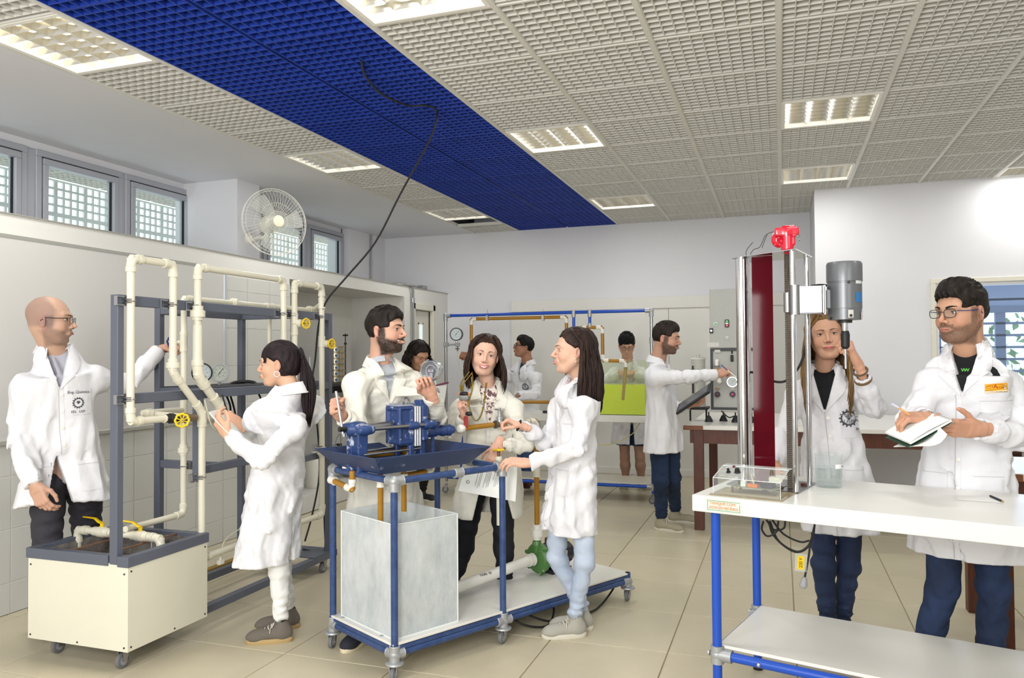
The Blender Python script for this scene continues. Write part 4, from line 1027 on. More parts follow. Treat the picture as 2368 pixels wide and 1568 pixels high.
    # ---- legs
    if sp.get('legs'):
        al=[]; 
        for l in sp['legs']: al+=list(l[:3])
        lo,hi=bounds(al,.13); short=sp.get('bare')
        if short: lo[2]=sp['shorts_z']
        Lg=Sdf(lo,hi,.0085); k0=b*sp.get('leg',1.)
        for l in sp['legs']:
            h_,k_,a_=[np.asarray(q,float) for q in l[:3]]
            zs_=hem+sp.get('legtop',.30 if sp.get('slit') else .035)
            if zs_<h_[2]: t_=(h_[2]-zs_)/(h_[2]-k_[2]); h_=h_+(k_-h_)*t_
            if short: kz=np.array([*( (h_+(k_-h_)*((h_[2]-sp['shorts_z'])/(h_[2]-k_[2])))[:2]),sp['shorts_z']]); Lg.add(loft([h_,kz],[.088*b,.088*b],[.088*b,.088*b],r_),.02)
            else:
                Lg.add(cap(h_,k_,.060*k0+.030*k0*min(1,max(0,(h_[2]-k_[2])/.42)),.060*k0),.02); Lg.add(cap(k_,a_+(0,0,.035),.061*k0,.046*k0*sp.get('hemw',1.)),.03)
        if not short: Lg.warp(lambda p,F1=folds(.006,.075,sp.get('seed',1)+31,(.5,.5,1.4),5),F2=folds(.004,.03,sp.get('seed',1)+37,(.3,.3,1.6),4):F1(p)*.8+F2(p)*smoothstep(.30,.12,p[:,2])*1.6,.03)
        sdf_obj('trousers' if not short else 'shorts',Lg,sp['trousers'],root)
        if short:
            Bl=Sdf(lo*[1,1,0]+[0,0,.04],hi,.007)
            for l in sp['legs']:
                h_,k_,a_=[np.asarray(q,float) for q in l[:3]]; Bl.add(cap(h_*.4+k_*.6,k_,.062*b,.050*b),.02); Bl.add(cap(k_,k_*.65+a_*.35,.048*b,.053*b),.03); Bl.add(cap(k_*.65+a_*.35,a_,.053*b,.033*b),.03); Bl.add(cap(a_,(a_[0],a_[1],.06),.033*b,.034*b),.02)
            v5,f5=Bl.mesh(); lb=MB(); lb.add(v5,f5.tolist()); o=obj('bare_leg',lb,mat('leg_skin_'+sp['key'],tuple(skin*.75),.5),body,180)
        for l in sp['legs']:
            if len(l)>3 and l[3] is not None: shoe(root,l[2],l[3],sp['shoe'][0],sp['shoe'][1],sp.get('shoeL',.25 if fem else .28),sp['shoe'][2] if len(sp['shoe'])>2 else None)
    return root,body,dict(R=Rh,c=hc,sc=hs,g=g,bvh=bvh,r=r_,f=f_,coat=coat)
# ================================================================ equipment
m_pvc=mat('cream_pvc_pipe','#dcd8c5',.35,spec=.5,var=.05,vscale=3); m_steelp=mat('grey_painted_steel','#5a5f6c',.45,bump=.03,bscale=200)
m_brown=mat('ochre_pvc_pipe','#a8781f',.3,var=.15,vscale=6); m_wpvc=mat('white_pvc_fitting','#e4e2da',.35); m_yel=mat('yellow_handle','#e8c414',.4)
m_tube=mat('blue_tube','#2a3f6c',.35,col2='#3a517e',vscale=20,spec=.5); m_tubeb=mat('bright_blue_tube','#1d4db4',.3,spec=.5); m_joint=mat('cast_grey_joint','#a9acae',.45,.5,bump=.1,bscale=60)
m_chrome=mat('polished_steel','#d8d8da',.12,1); m_steel=mat('brushed_steel','#a8a9ab',.32,1,bump=.03,bscale=120); m_black=mat('black_rubber','#17181a',.5); m_rub=mat('grey_rubber','#6c6d70',.7)
m_brass=mat('aged_brass','#6d6250',.45,.6); m_cream=mat('cream_sheet_panel','#dcd9c8',.5,var=.03,vscale=2); m_wood=mat('dark_brown_wood','#4a2415',.45,col2='#5e3120',stretch=(8,1,1),vscale=10)
m_screw=mat('dark_screw','#3c3a36',.5,.5)
def elbow(par,a,b,c,r,m,name='elbow',R=None):
    """bend at b between directions to a and c, with socket rims"""
    a,b,c=[np.asarray(q,float) for q in(a,b,c)]; d1=nrm(a-b); d2=nrm(c-b); R=R or r*2.2; mb=MB(); pts=[]
    for t in np.linspace(0,1,8): pts.append((1-t)**2*(b+d1*R)+2*t*(1-t)*b+t*t*(b+d2*R))
    mb.tube(pts,r*1.16,14); mb.cyl(b+d1*R,b+d1*(R+r*1.3),r*1.30,16); mb.cyl(b+d2*R,b+d2*(R+r*1.3),r*1.30,16)
    return obj(name,mb,m,par)
def pipe_run(par,pts,r,m,mf=None,elb=True,name='pipe'):
    pts=[np.asarray(p,float) for p in pts]
    for i in range(len(pts)-1):
        a,b=pts[i],pts[i+1]; obj(name,MB().cyl(a,b,r,14),m,par)
    if elb:
        for i in range(1,len(pts)-1): elbow(par,pts[i-1],pts[i],pts[i+1],r,mf or m)
def coupling(par,a,d,r,L,m,name='coupling',nut=False):
    d=nrm(d); a=np.asarray(a,float); mb=MB()
    if nut: mb.lathe([(-L/2,r*1.2),(-L/2,r*1.35),(-L*.28,r*1.35),(-L*.28,r*1.85),(L*.18,r*1.85),(L*.18,r*1.35),(L/2,r*1.35),(L/2,r*1.2)],a,d,12)
    else: mb.lathe([(-L/2,r),(-L/2,r*1.3),(-L*.34,r*1.3),(-L*.34,r*1.2),(L*.34,r*1.2),(L*.34,r*1.3),(L/2,r*1.3),(L/2,r)],a,d,16)
    return obj(name,mb,m,par)
def handwheel(par,c,d,R,m,name='hand_wheel'):
    c=np.asarray(c,float); d=nrm(d); u,v,_=frame(d); mb=MB(); n=8; pts=[]
    for k in range(32): a=2*math.pi*k/32; pts.append(c+(math.cos(a)*u+math.sin(a)*v)*R*(.86+.12*abs(math.cos(4*a))))
    mb.tube(pts+[pts[0],],R*.17,8,cap=False)
    for k in range(n): a=2*math.pi*(k+.5)/n; mb.cyl(c,c+(math.cos(a)*u+math.sin(a)*v)*R*.86,R*.075,6)
    mb.cyl(c-d*R*.2,c+d*R*.25,R*.24,12); o=obj(name,mb,m,par)
    obj('stem_nut',MB().cyl(c+d*R*.1,c+d*R*.36,R*.13,6),m_steel,o); return o
def caster(par,c,d=(1,0,0),r=.032,top=.10,m=None,disc=False):
    c=np.asarray(c,float); d=nrm(d); w_=np.cross([0,0,1],d); z=np.array([0,0,1.]); mb=MB()
    wc=np.array([c[0],c[1],r])-d*.012
    k=thing_part('caster',par); 
    o=obj('caster',MB().lathe([(-.011,.0),(-.011,r*.80),(-.009,r*.97),(-.005,r),(.005,r),(.009,r*.97),(.011,r*.80),(.011,0)],wc,w_,22),m_rub,par)
    hb=MB().cyl(wc-w_*.0125,wc+w_*.0125,r*.55,16); 
    obj('hub',hb,m_joint,o)
    f=MB()
    for s in(-1,1): f.prism([wc+w_*s*.015+d*(-.012),wc+w_*s*.015+d*.012,wc+w_*s*.015+d*.030+z*(r+.018),wc+w_*s*.015-d*.006+z*(r+.018)],w_*s*.003)
    f.bar(wc+z*(r+.018)+d*.012-w_*.018,wc+z*(r+.018)+d*.012+w_*.018,.045,.004); f.cyl(wc+z*(r+.018)+d*.012,wc*[1,1,0]+d*.012+z*top,.012,12)
    f.cyl(wc-w_*.019,wc+w_*.019,.005,8)
    obj('fork',f,m,o) if m else obj('fork',f,m_steel,o)
    if disc: obj('bumper_disc',MB().lathe([(0,.0),(0,.040),(.004,.043),(.010,.041),(.014,.024),(.05,.021),(.05,0)],(c[0],c[1],top-.015),(0,0,1),22),m_joint,par)
def thing_part(a,b): return None
def gauge(par,c,f,R,col='#1c1c1e',face='#dfe3e6',D=.04,name='dial_gauge',ang=45,stem=.07,mrim=None):
    c=np.asarray(c,float); f=nrm(f); r=nrm(np.cross([0,0,1],f)); up=np.cross(f,r)
    o=obj(name,MB().lathe([(-D,0),(-D,R*.9),(-D*.9,R*.97),(0,R),(.004,R*1.02),(.008,R),(.008,R*.88),(0.002,R*.87),(.002,0)],c,f,32),mrim or mat('gauge_rim_'+col[1:],col,.35),par)
    obj('dial_face',MB().lathe([(.0025,0),(.0025,R*.87),(.0032,R*.87),(.0032,0)],c,f,28),mat('dial_white_'+face[1:],face,.4),o)
    mk=MB()
    for k in range(25):
        a=math.radians(225-270*k/24); e=r*math.cos(a)*-1*-1+up*math.sin(a); s=.70 if k%4 else .62; mk.bar(c+f*.0038+e*R*s,c+f*.0038+e*R*.80,.0011*R/.06,.0006,up=f)
    for k in range(7):
        a=math.radians(225-270*k/6); e=r*math.cos(a)+up*math.sin(a); put_text(mk,str(k*10),R*.15,c+f*.0034+e*R*.48,r,up)
    put_text(mk,'bar',R*.15,c+f*.0034-up*R*.42,r,up)
    obj('dial_marks',mk,mat('dial_ink','#33363c',.6),o,0)
    a=math.radians(ang); e=r*math.cos(a)+up*math.sin(a); obj('needle',MB().bar(c+f*.005-e*R*.35,c+f*.005+e*R*.62,.0032*R/.06,.001,up=f).cyl(c+f*.003,c+f*.007,R*.07,12),mat('needle_black','#15161a',.5),o)
    obj('lens',MB().lathe([(.0085,0),(.0085,R*.88),(.0095,R*.88),(.0095,0)],c,f,24),see_through('gauge_lens','#ffffff','#fbfdfd',.02),o,0)
    if stem: obj('stem',MB().cyl(c-up*R*.98-f*D*.4,c-up*(R+stem*.5)-f*D*.4,.009,10).cyl(c-up*(R+stem*.35)-f*D*.4,c-up*(R+stem)-f*D*.4,.012,6),m_steel,o)
    return o
# ---------------------------------------------------------------- grey frame with cream pipes (left)
XF=-2.96
rig=thing('pipe_test_frame','grey steel wheeled frame carrying cream plastic pipe loops above a cream tank box','test rig',(XF,3.3,0))
def gbar(n,a,b,w_=.036,h=.05,up=(0,0,1)): return obj(n,MB().bar(a,b,w_,h,up,ch=.003),m_steelp,rig)
gbar('post',(XF,2.85,.50),(XF,2.85,1.765),.045,.04,(0,1,0)); gbar('post',(XF,4.66,.10),(XF,4.66,1.765),.04,.04,(0,1,0))
gbar('beam',(XF,2.87,1.74),(XF,4.64,1.74)); gbar('beam',(XF,2.87,1.27),(XF,4.05,1.27)); gbar('beam',(XF,4.05,1.27),(XF,4.64,1.27),.036,.05)
gbar('post',(XF,3.39,.80),(XF,3.39,1.25),.045,.04,(0,1,0)); gbar('beam',(XF,3.41,.86),(XF,4.0,.86),.03,.045); gbar('beam',(XF,4.05,.80),(XF,4.64,.80),.03,.04)
XA=-3.38
for y in(3.555,4.275): gbar('rear_post',(XA,y,.10),(XA,y,1.76),.04,.04,(0,1,0)); gbar('cross_beam',(XA+.02,y,1.74),(XF-.02,y,1.74),.036,.05)
gbar('cross_beam',(XA+.02,3.555,1.27),(XF-.02,3.555,1.27)); gbar('cross_beam',(XA+.02,4.275,1.27),(XF-.02,4.275,1.27)); gbar('rear_beam',(XA,3.57,1.27),(XA,4.26,1.27)); gbar('rear_beam',(XA,3.57,1.74),(XA,4.26,1.74))
gbar('cross_beam',(XA+.02,3.555,.86),(XF-.02,3.555,.86),.03,.045)
gbar('lower_rail',(XF,3.3,.105),(XF,4.74,.105),.04,.045); gbar('lower_rail',(XA,3.3,.105),(XA,4.74,.105),.04,.045); gbar('cross_beam',(XA,4.72,.105),(XF,4.72,.105),.04,.045)
obj('shelf',MB().box((XA,3.57,1.292),(XF-.02,4.26,1.30)),mat('dark_shelf','#34363c',.6),rig)
obj('end_plate',MB().box((XA,4.45,.128),(XF+.02,4.72,.134)),m_steelp,rig)
for y in(2.85+.05,4.60): caster(rig,(XF+.0,y,0),(0,1,0),.036,.095)
caster(rig,(-3.42,2.95,0),(0,1,0),.036,.105); caster(rig,(XA,4.60,0),(.3,1,0),.036,.095)
# tank box
tb=(-3.50,-2.875); ty=(2.835,3.365)
for (a,b,c,d) in((tb[0],tb[1],ty[0],ty[0]+.004),(tb[0],tb[1],ty[1]-.004,ty[1]),(tb[0],tb[0]+.004,ty[0],ty[1]),(tb[1]-.004,tb[1],ty[0]+.001,ty[1]-.001)):
    obj('panel',MB().box((a,c,.10),(b,d,.505),ch=.0015),m_cream,rig)
sc=MB()
for x in(tb[0]+.02,tb[1]-.02):
    for z in(.12,.46): sc.cyl((x,ty[0]+.001,z),(x,ty[0]-.0025,z),.0045,10)
sc.cyl((-3.18,ty[0]+.001,.115),(-3.18,ty[0]-.0025,.115),.0045,10)
for y in(ty[0]+.02,ty[1]-.02):
    for z in(.12,.47): sc.cyl((tb[1]-.001,y,z),(tb[1]+.0025,y,z),.0045,10)
sc.cyl((tb[1]-.001,3.13,.115),(tb[1]+.0025,3.13,.115),.0045,10)
o=obj('screw',sc,m_screw,rig); o['kind']='stuff'
rz0,rz1=.503,.54
for (a,b,c,d) in((tb[0]-.008,-2.99,ty[0]-.006,ty[0]+.034),(-2.935,tb[1]+.006,ty[0]-.006,ty[0]+.034),(tb[0]-.008,tb[1]+.006,ty[1]-.034,ty[1]+.006),(tb[0]-.008,tb[0]+.032,ty[0]+.034,ty[1]-.034),(tb[1]-.034,tb[1]+.006,ty[0]+.034,ty[1]-.034)):
    obj('rim',MB().box((a,c,rz0-.012),(b,d,rz1),ch=.002),m_steelp,rig)
m_rust=mat('stained_basin','#8b8580',.6,col2='#4e463f',vscale=7,vcon=(.4,.62))
bs=MB().box((tb[0]+.03,ty[0]+.03,.2),(tb[1]-.03,ty[1]-.03,.21))
for (a,b,c,d) in((tb[0]+.03,tb[1]-.03,ty[0]+.026,ty[0]+.032),(tb[0]+.03,tb[1]-.03,ty[1]-.038,ty[1]-.032),(tb[0]+.03,tb[0]+.036,ty[0]+.034,ty[1]-.04),(tb[1]-.036,tb[1]-.03,ty[0]+.034,ty[1]-.04)): bs.box((a,c,.2),(b,d,.52))
obj('basin',bs,m_rust,rig); obj('water',MB().box((tb[0]+.036,ty[0]+.033,.30),(tb[1]-.037,ty[1]-.04,.302)),see_through('basin_water','#8c8578','#8f897d',.15),rig)
obj('basin_rod',MB().bar((-3.28,2.87,.53),(-3.28,3.33,.53),.012,.006),mat('rusty_rod','#7a5a44',.7),rig)
obj('basin_rod',MB().bar((-3.05,2.87,.53),(-3.05,3.33,.53),.012,.006),mat('rusty_rod','#7a5a44',.7),rig)
# pipes in front of the frame
r=.0185; Xp=XF+.045; Q=lambda px,py,X=Xp: P(px,py,X=X)
def yz(px,py,X=Xp): q=Q(px,py,X); return q
ya,yb=Q(302,800)[1],Q(400,800)[1]; zt=1.94; zb=Q(300,975)[2]; yc=Q(457,800)[1]; yd=Q(656,750)[1]; ye=Q(681,750)[1]; yf=Q(744,750)[1]; yv=Q(467,1100)[1]
d1=Q(402,862); d1[1]=yb; d2=V(Xp,yv,Q(466,952)[2])
coupling(rig,(Xp,yb,Q(400,843)[2]),(0,0,1),r,.06,m_pvc,'union',True)
zl=Q(470,1290)[2]
zt2=1.945
pipe_run(rig,[V(Xp,yc,Q(461,752)[2]),V(Xp,yc,zt2),V(Xp,yd,zt2),V(Xp,yd,.9)],r,m_pvc)
obj('thick_pipe',MB().cyl((Xp,yc,Q(457,855)[2]),(Xp,yc,Q(457,752)[2]),.0245,14),m_pvc,rig); coupling(rig,(Xp,yc,Q(457,724)[2]),(0,0,1),.021,.075,m_pvc,'union',True)
c1=V(Xp,yc,Q(460,868)[2]); c2=V(Xp,Q(532,975)[1],Q(532,975)[2]); pipe_run(rig,[V(Xp,yc,Q(457,855)[2]),c1,c2],.0235,m_pvc); coupling(rig,c1*.45+c2*.55,c2-c1,.0235,.075,m_pvc)
c3=V(Xp,Q(560,1040)[1],.98); obj('pipe',MB().cyl(c2,c3,r,12),m_pvc,rig)
zt3=Q(700,657)[2]
pipe_run(rig,[Q(380,968),V(Xp,ya,zb),V(Xp,ya,zt),V(Xp,yb,zt),d1,d2,V(Xp,yv,zl),V(Xp,yf,zl+.01),V(Xp,yf,zt3),V(Xp,ye,zt3),V(Xp,ye,.9)],r,m_pvc)
coupling(rig,(Xp,yf,Q(742,1045)[2]),(0,0,1),r,.06,m_pvc,'union',True)
for (y,pz) in((yf,702),(yf,750+40),(ye,738),(ye,762)): coupling(rig,(Xp,y,Q(744 if y==yf else 681,pz)[2]),(0,0,1),r,.07,m_pvc)
# gate valves on the right-hand loops
for (y,px,py,wx,wy) in((ye,690,748,708,748),(yf,750,795,767,795)):
    z=Q(px,py)[2]; a=V(Xp,y,z); b=P(wx,wy,Y=y+.02); bb=a+nrm(b-a)*.05
    obj('valve_body',MB().lathe([(0,.02),(.02,.022),(.035,.026),(.045,.020),(.05,.0)],a,b-a,14),m_pvc,rig); obj('valve_stem',MB().cyl(bb,b,.009,10),m_brass,rig); handwheel(rig,b,nrm(b-a)+V(.2,-.9,0)*.6,.032,m_yel)
# bottom left branch with the dark union and yellow wheel
e0=V(Xp,ya,zb); e1=Q(380,968); e2=Q(445,966); 
coupling(rig,e1*.9+e2*.1,e2-e1,r*.9,.05,m_pvc); obj('dark_union',MB().lathe([(0,.012),(0,.022),(.03,.022),(.032,.026),(.06,.026),(.062,.018),(.09,.018),(.09,0)],e1,e2-e1,8),mat('black_iron','#2c2a29',.5,.4),rig)
obj('brass_valve',MB().lathe([(0,.02),(.02,.02),(.03,.026),(.06,.026),(.07,.019),(.12,.019),(.12,0)],e1+(e2-e1)*.48,e2-e1,12),mat('brown_valve','#7b6855',.5,.2),rig)
hw=P(421,972,X=Xp+.06); obj('valve_stem',MB().cyl(Q(421,968),hw,.010,10),m_brass,rig); handwheel(rig,hw,V(.8,-.6,.0),.034,m_yel)
coupling(rig,V(Xp,yv,Q(468,968)[2]),(0,0,1),r,.085,m_pvc,'tee')
# rear pipes
Xr=-3.16; r2_=.0165; q=lambda px,py: P(px,py,X=Xr); yr=q(425,800)[1]; z1=q(425,690)[2]; z0=q(418,1190)[2]
pipe_run(rig,[V(Xr,q(290,1222)[1],z0+.0),V(Xr,yr,z0),V(Xr,yr,z1),V(Xr,4.78,z1),V(Xp,yf,Q(744,702)[2])],r2_,m_pvc)
for px in(541,716): coupling(rig,V(Xr,q(px,697)[1],z1),(0,1,0),r2_,.05,m_pvc,'union',True)
coupling(rig,V(Xr,q(623,705)[1],z1),(0,1,0),r2_,.08,m_pvc,'tee'); yt=q(623,705)[1]; obj('pipe',MB().cyl((Xr,yt,z1),(Xr,yt,.9),.013,12),m_pvc,rig)
coupling(rig,V(Xr,yr,q(422,790)[2]),(0,0,1),r2_,.11,m_pvc,'valve_tee'); coupling(rig,V(Xr,yr,q(421,1040)[2]),(0,0,1),r2_,.06,m_pvc,'union',True); coupling(rig,V(Xr,yr,q(423,940)[2]),(0,0,1),r2_,.09,m_pvc,'tee')
bk=P(398,790,Y=3.55); handwheel(rig,bk,nrm(V(Xr,yr,q(422,792)[2])-bk),.03,mat('dark_blue_wheel','#23276b',.4)); obj('valve_stem',MB().cyl(bk,V(Xr,yr,q(422,792)[2]),.010,10),m_pvc,rig)
u0=V(Xr,yr,q(420,948)[2]); u1=P(330,955,X=Xr+.02); u2=P(455,966,X=Xp-.02); pipe_run(rig,[u0,u1,u2],r2_*.95,m_pvc)
# valves over the tank
t0=P(178,1222,Y=3.0); zt_=.60; A0=V(-3.42,3.02,zt_-.02); A1=V(-3.28,3.12,.60)
m0=P(180,1224,Y=3.1); m1=P(372,1245,Y=3.12)
pipe_run(rig,[m0-V(0,0,.1),m0,m1,m1-V(0,0,.11)],r,m_pvc)
dm=nrm(m1-m0); L=np.linalg.norm(m1-m0)
for t in(.30,.76):
    c=m0+dm*L*t; obj('ball_valve',MB().lathe([(-.05,.018),(-.05,.024),(-.02,.024),(-.018,.028),(.018,.028),(.02,.024),(.05,.024),(.05,.018)],c,dm,16),m_pvc,rig)
    h=MB(); h.cyl(c,c+V(0,0,.045),.010,10); h.tube([c+V(0,0,.045),c+V(0,0,.05)-dm*.02,c+V(0,0,.066)-dm*.045,c+V(0,0,.068)-dm*.12],[.014,.013,.011,.009],8,flat=.4,up=(0,0,1)); obj('lever_handle',h,m_yel,rig)
    obj('pipe_clip',MB().ring(c+dm*.07,dm,.021,.004,18,6).cyl(c+dm*.07-V(0,0,.02),c+dm*.07-V(0,0,.07),.004,6),m_joint,rig)
pipe_run(rig,[m0+dm*L*.5,V(Xr,q(290,1222)[1],z0)],r2_,m_pvc,elb=False)
# clamps that hold the pipes to the frame
for (y,z) in((ya,1.735),(yb,1.735),(yc,1.735),(yd,1.735),(ye,1.735),(yf,1.735),(ya,1.27),(yv,.83),(yf,.86)):
    cl=MB(); cl.ring((Xp,y,z),(0,0,1),r+.003,.003,20,6); cl.box((XF+.012,y-.065,z-.022),(XF+.034,y-.025,z-.018)).box((XF+.012,y-.065,z+.018),(XF+.034,y-.025,z+.022)).box((XF+.012,y-.067,z-.022),(XF+.03,y-.062,z+.022)).cyl((XF+.02,y-.03,z-.008),(Xp+.018,y-.015,z-.008),.003,6).cyl((XF+.02,y-.03,z+.008),(Xp+.018,y-.015,z+.008),.003,6).cyl((XF,y+.022,z),(Xp,y+.022,z),.003,6)
    obj('pipe_clamp',cl,m_steel,rig)
cl=MB().ring((Xr,yr,.86),(0,0,1),r2_+.003,.003,20,6).box((Xr-.01,yr+.02,.84),(Xr+.03,yr+.07,.88)); obj('pipe_clamp',cl,m_steel,rig)
# gauges on the shelf
fdir=nrm(V(.62,-.78,0))
gauge(rig,P(467,862,Y=3.75),nrm(V(.75,-.65,0)),.058,'#1b1b1d','#d3d7da',.035,ang=-50)
gauge(rig,P(508,862,Y=3.84),nrm(V(.70,-.72,0)),.056,'#8d8678','#cfd0c4',.055,ang=55,mrim=m_steel)
hp=P(560,885,Y=4.0); obj('coiled_hose',MB().ring(hp+V(0,0,-.03),(0.2,-.1,1),.085,.010,32,8).ring(hp+V(0,0,-.012),(0.1,-.2,1),.080,.010,32,8),m_black,rig)
for k,(a,b) in enumerate((((520,905),(532,965)),((530,905),(545,1000)),((596,905),(620,990)))):
    p0,p1=P(*a,Y=3.95),P(*b,Y=3.9); obj('hose',MB().tube(smooth_path([p0,p0*.5+p1*.5+V(.02,0,-.01),p1]),.006,8),m_black,rig)
obj('floor_strip',MB().bar(P(462,1328,Z=.05),P(560,1290,Z=.05),.05,.03),mat('ochre_strip','#8a6f2a',.5),rig)
t1=[P(473,925,X=-2.9),P(490,985,X=-2.9),P(520,1010,X=-2.95)]; obj('clear_hose',MB().tube(smooth_path(t1),.004,6),mat('milky_hose','#cfccb4',.4),rig)
t1=[P(556,1222,X=-2.95),P(520,1250,X=-2.95),P(510,1290,X=-2.93)]; obj('clear_hose',MB().tube(smooth_path(t1),.0035,6),mat('milky_hose','#cfccb4',.4),rig); obj('hose_tap',MB().box(P(510,1300,X=-2.93)-V(.012,.02,.012),P(510,1300,X=-2.93)+V(.012,.02,.012),ch=.003).cyl(P(510,1300,X=-2.93),P(510,1288,X=-2.93),.008,8),m_wpvc,rig)
# ---------------------------------------------------------------- blue tube trolley
KO=V(-1.67,3.17,0); KU=nrm(V(.475,.88,0)); KW=V(-KU[1],KU[0],0)
def K(u,v,z): return KO+KU*u+KW*v+V(0,0,z)
def PK(px,py,v):
    r_=RW@np.array([px-CX,-(py-CY),-F]); t=(v-(CAM-KO)@KW)/(r_@KW); return CAM+t*r_
def kbar(par,a,b,w_,h,m,n='bar',up=(0,0,1),ch=.002): return obj(n,MB().bar(K(*a),K(*b),w_,h,up,ch=ch),m,par)
cart=thing('tube_trolley','blue tube trolley on casters with long white deck, carrying the filter press and clear tank','trolley',tuple(K(.6,.27,0)))
rt=.0165; ZT=.895; ZD=.165; VW=.55; UR=.66; UE=1.66
def tj(c,dirs):
    mb=MB()
    for d in dirs: d=np.asarray(d,float); mb.cyl(np.asarray(c)-d*.0,np.asarray(c)+d*.046,.0245,16); mb.ring(np.asarray(c)+d*.044,d,.022,.004,18,6)
    mb.ball(c,.027,14); mb.cyl(np.asarray(c)+V(.02,-.03,0)*0+KW*-.026,np.asarray(c)-KW*.031,.009,10); return obj('tube_joint',mb,m_joint,cart)
zz=V(0,0,1)
def tb_(a,b,n='tube'): return obj(n,MB().cyl(K(*a),K(*b),rt,16),m_tube,cart)
for (u,v) in((0,0),(0,VW),(UR,0),(UR,VW)): tb_((u,v,.10),(u,v,ZT),'upright')
for (u,v) in((UE,0),(UE,VW)): tb_((u,v,.10),(u,v,ZD),'upright')
for (u,v) in((0,0),(0,VW),(UR,0),(UR,VW),(UE,0),(UE,VW)): caster(cart,K(u,v,0),KU*(1 if u else .6)+KW*.4,.031,.085,disc=True)
for v in(0,VW): tb_((0,v,ZT),(UR,v,ZT),'rail'); tb_((0,v,ZD-.05),(UE,v,ZD-.05),'rail')
for u in(0,UR): tb_((u,0,ZT),(u,VW,ZT),'rail')
for u in(0,UR,UE): tb_((u,0,ZD-.05),(u,VW,ZD-.05),'rail')
for (u,v) in((0,0),(0,VW),(UR,0),(UR,VW)):
    su,sv=(1 if u==0 else -1),(1 if v==0 else -1)
    tj(K(u,v,ZT),[KU*su,KW*sv,-zz]); tj(K(u,v,ZD-.05),[KU*su,KW*sv,-zz*.8,zz*.8]+([KU] if u==UR else []))
for v in(0,VW): tj(K(UE,v,ZD-.05),[-KU,KW*(1 if v==0 else -1),-zz*.6])
obj('sleeve_joint',MB().cyl(K(.345,0,ZT),K(.395,0,ZT),.0235,16).ring(K(.347,0,ZT),KU,.021,.004,18,6).ring(K(.393,0,ZT),KU,.021,.004,18,6),m_joint,cart)
obj('sleeve_joint',MB().cyl(K(UR,.22,ZT),K(UR,.27,ZT),.0235,16),m_joint,cart)
obj('deck',MB().box((0,0,0),(UE+.03,VW+.02,.012),R=np.array([KU,KW,zz]).T,o=K(-.015,-.01,ZD-.012),ch=.002),m_white,cart)
obj('deck_frame',MB().bar(K(0,.0,ZD-.024),K(UE,.0,ZD-.024),.02,.018).bar(K(0,VW,ZD-.024),K(UE,VW,ZD-.024),.02,.018).bar(K(0,0,ZD-.024),K(0,VW,ZD-.024),.02,.018),m_tube,cart)
for v in(.12,.47): obj('deck_screw',MB().cyl(K(.01,v,ZD),K(.01,v,ZD+.0015),.011,14),m_joint,cart)
obj('power_cable',MB().tube(smooth_path([K(.85,.1,.12),K(.9,.05,.07),K(1.0,.0,.03),K(1.15,.02,.015),K(1.3,-.02,.015),K(1.45,.02,.02),K(1.6,.05,.09),K(1.63,.1,.13)]),.006,8),m_black,cart)
obj('power_cable',MB().tube(smooth_path([K(.78,.12,.13),K(.80,.02,.06),K(.95,-.02,.02),K(1.08,.05,.06),K(1.1,.12,.13)]),.006,8),m_black,cart)
# clear tank on the deck
m_ac=see_through('scuffed_acrylic','#eceff1','#f4f8f8',.20,.15,haze=1,hscale=5,hcon=(.25,.95),stretch=(2,2,.8),hmax=.6)
tank=thing('acrylic_tank','open clear acrylic tank half full of cloudy water on the trolley deck','tank',tuple(K(.2,.26,ZD)))
ua,ub,va,vb=-.0+.02,.39,.03,.50; z0,z1=ZD,.69
for (a,b,c,d) in((ua,ub,va,va+.007),(ua,ub,vb-.007,vb),(ua,ua+.007,va+.007,vb-.007),(ub-.007,ub,va+.007,vb-.007)):
    obj('pane',MB().box((a,c,z0+.001),(b,d,z1),R=np.array([KU,KW,zz]).T,o=KO),m_ac,tank,0)
ed=MB()
for (u,v) in((ua,va),(ub,va),(ua,vb),(ub,vb)): ed.bar(K(u,v,z0),K(u,v,z1),.005,.005)
for (p,q_) in(((ua,va),(ub,va)),((ua,vb),(ub,vb)),((ua,va),(ua,vb)),((ub,va),(ub,vb))): ed.bar(K(*p,z1),K(*q_,z1),.006,.004); ed.bar(K(*p,z0+.003),K(*q_,z0+.003),.007,.006)
obj('edge_strip',ed,mat('frosted_edge','#dfe5e4',.5),tank)
obj('water',MB().box((ua+.008,va+.008,z0+.004),(ub-.008,vb-.008,z0+.165),R=np.array([KU,KW,zz]).T,o=KO),see_through('cloudy_water','#9fb0b6','#93a3a8',.85,.1),tank,0)
obj('base_board',MB().box((ua,va,z0),(ub,vb,z0+.003),R=np.array([KU,KW,zz]).T,o=KO),m_white,tank)
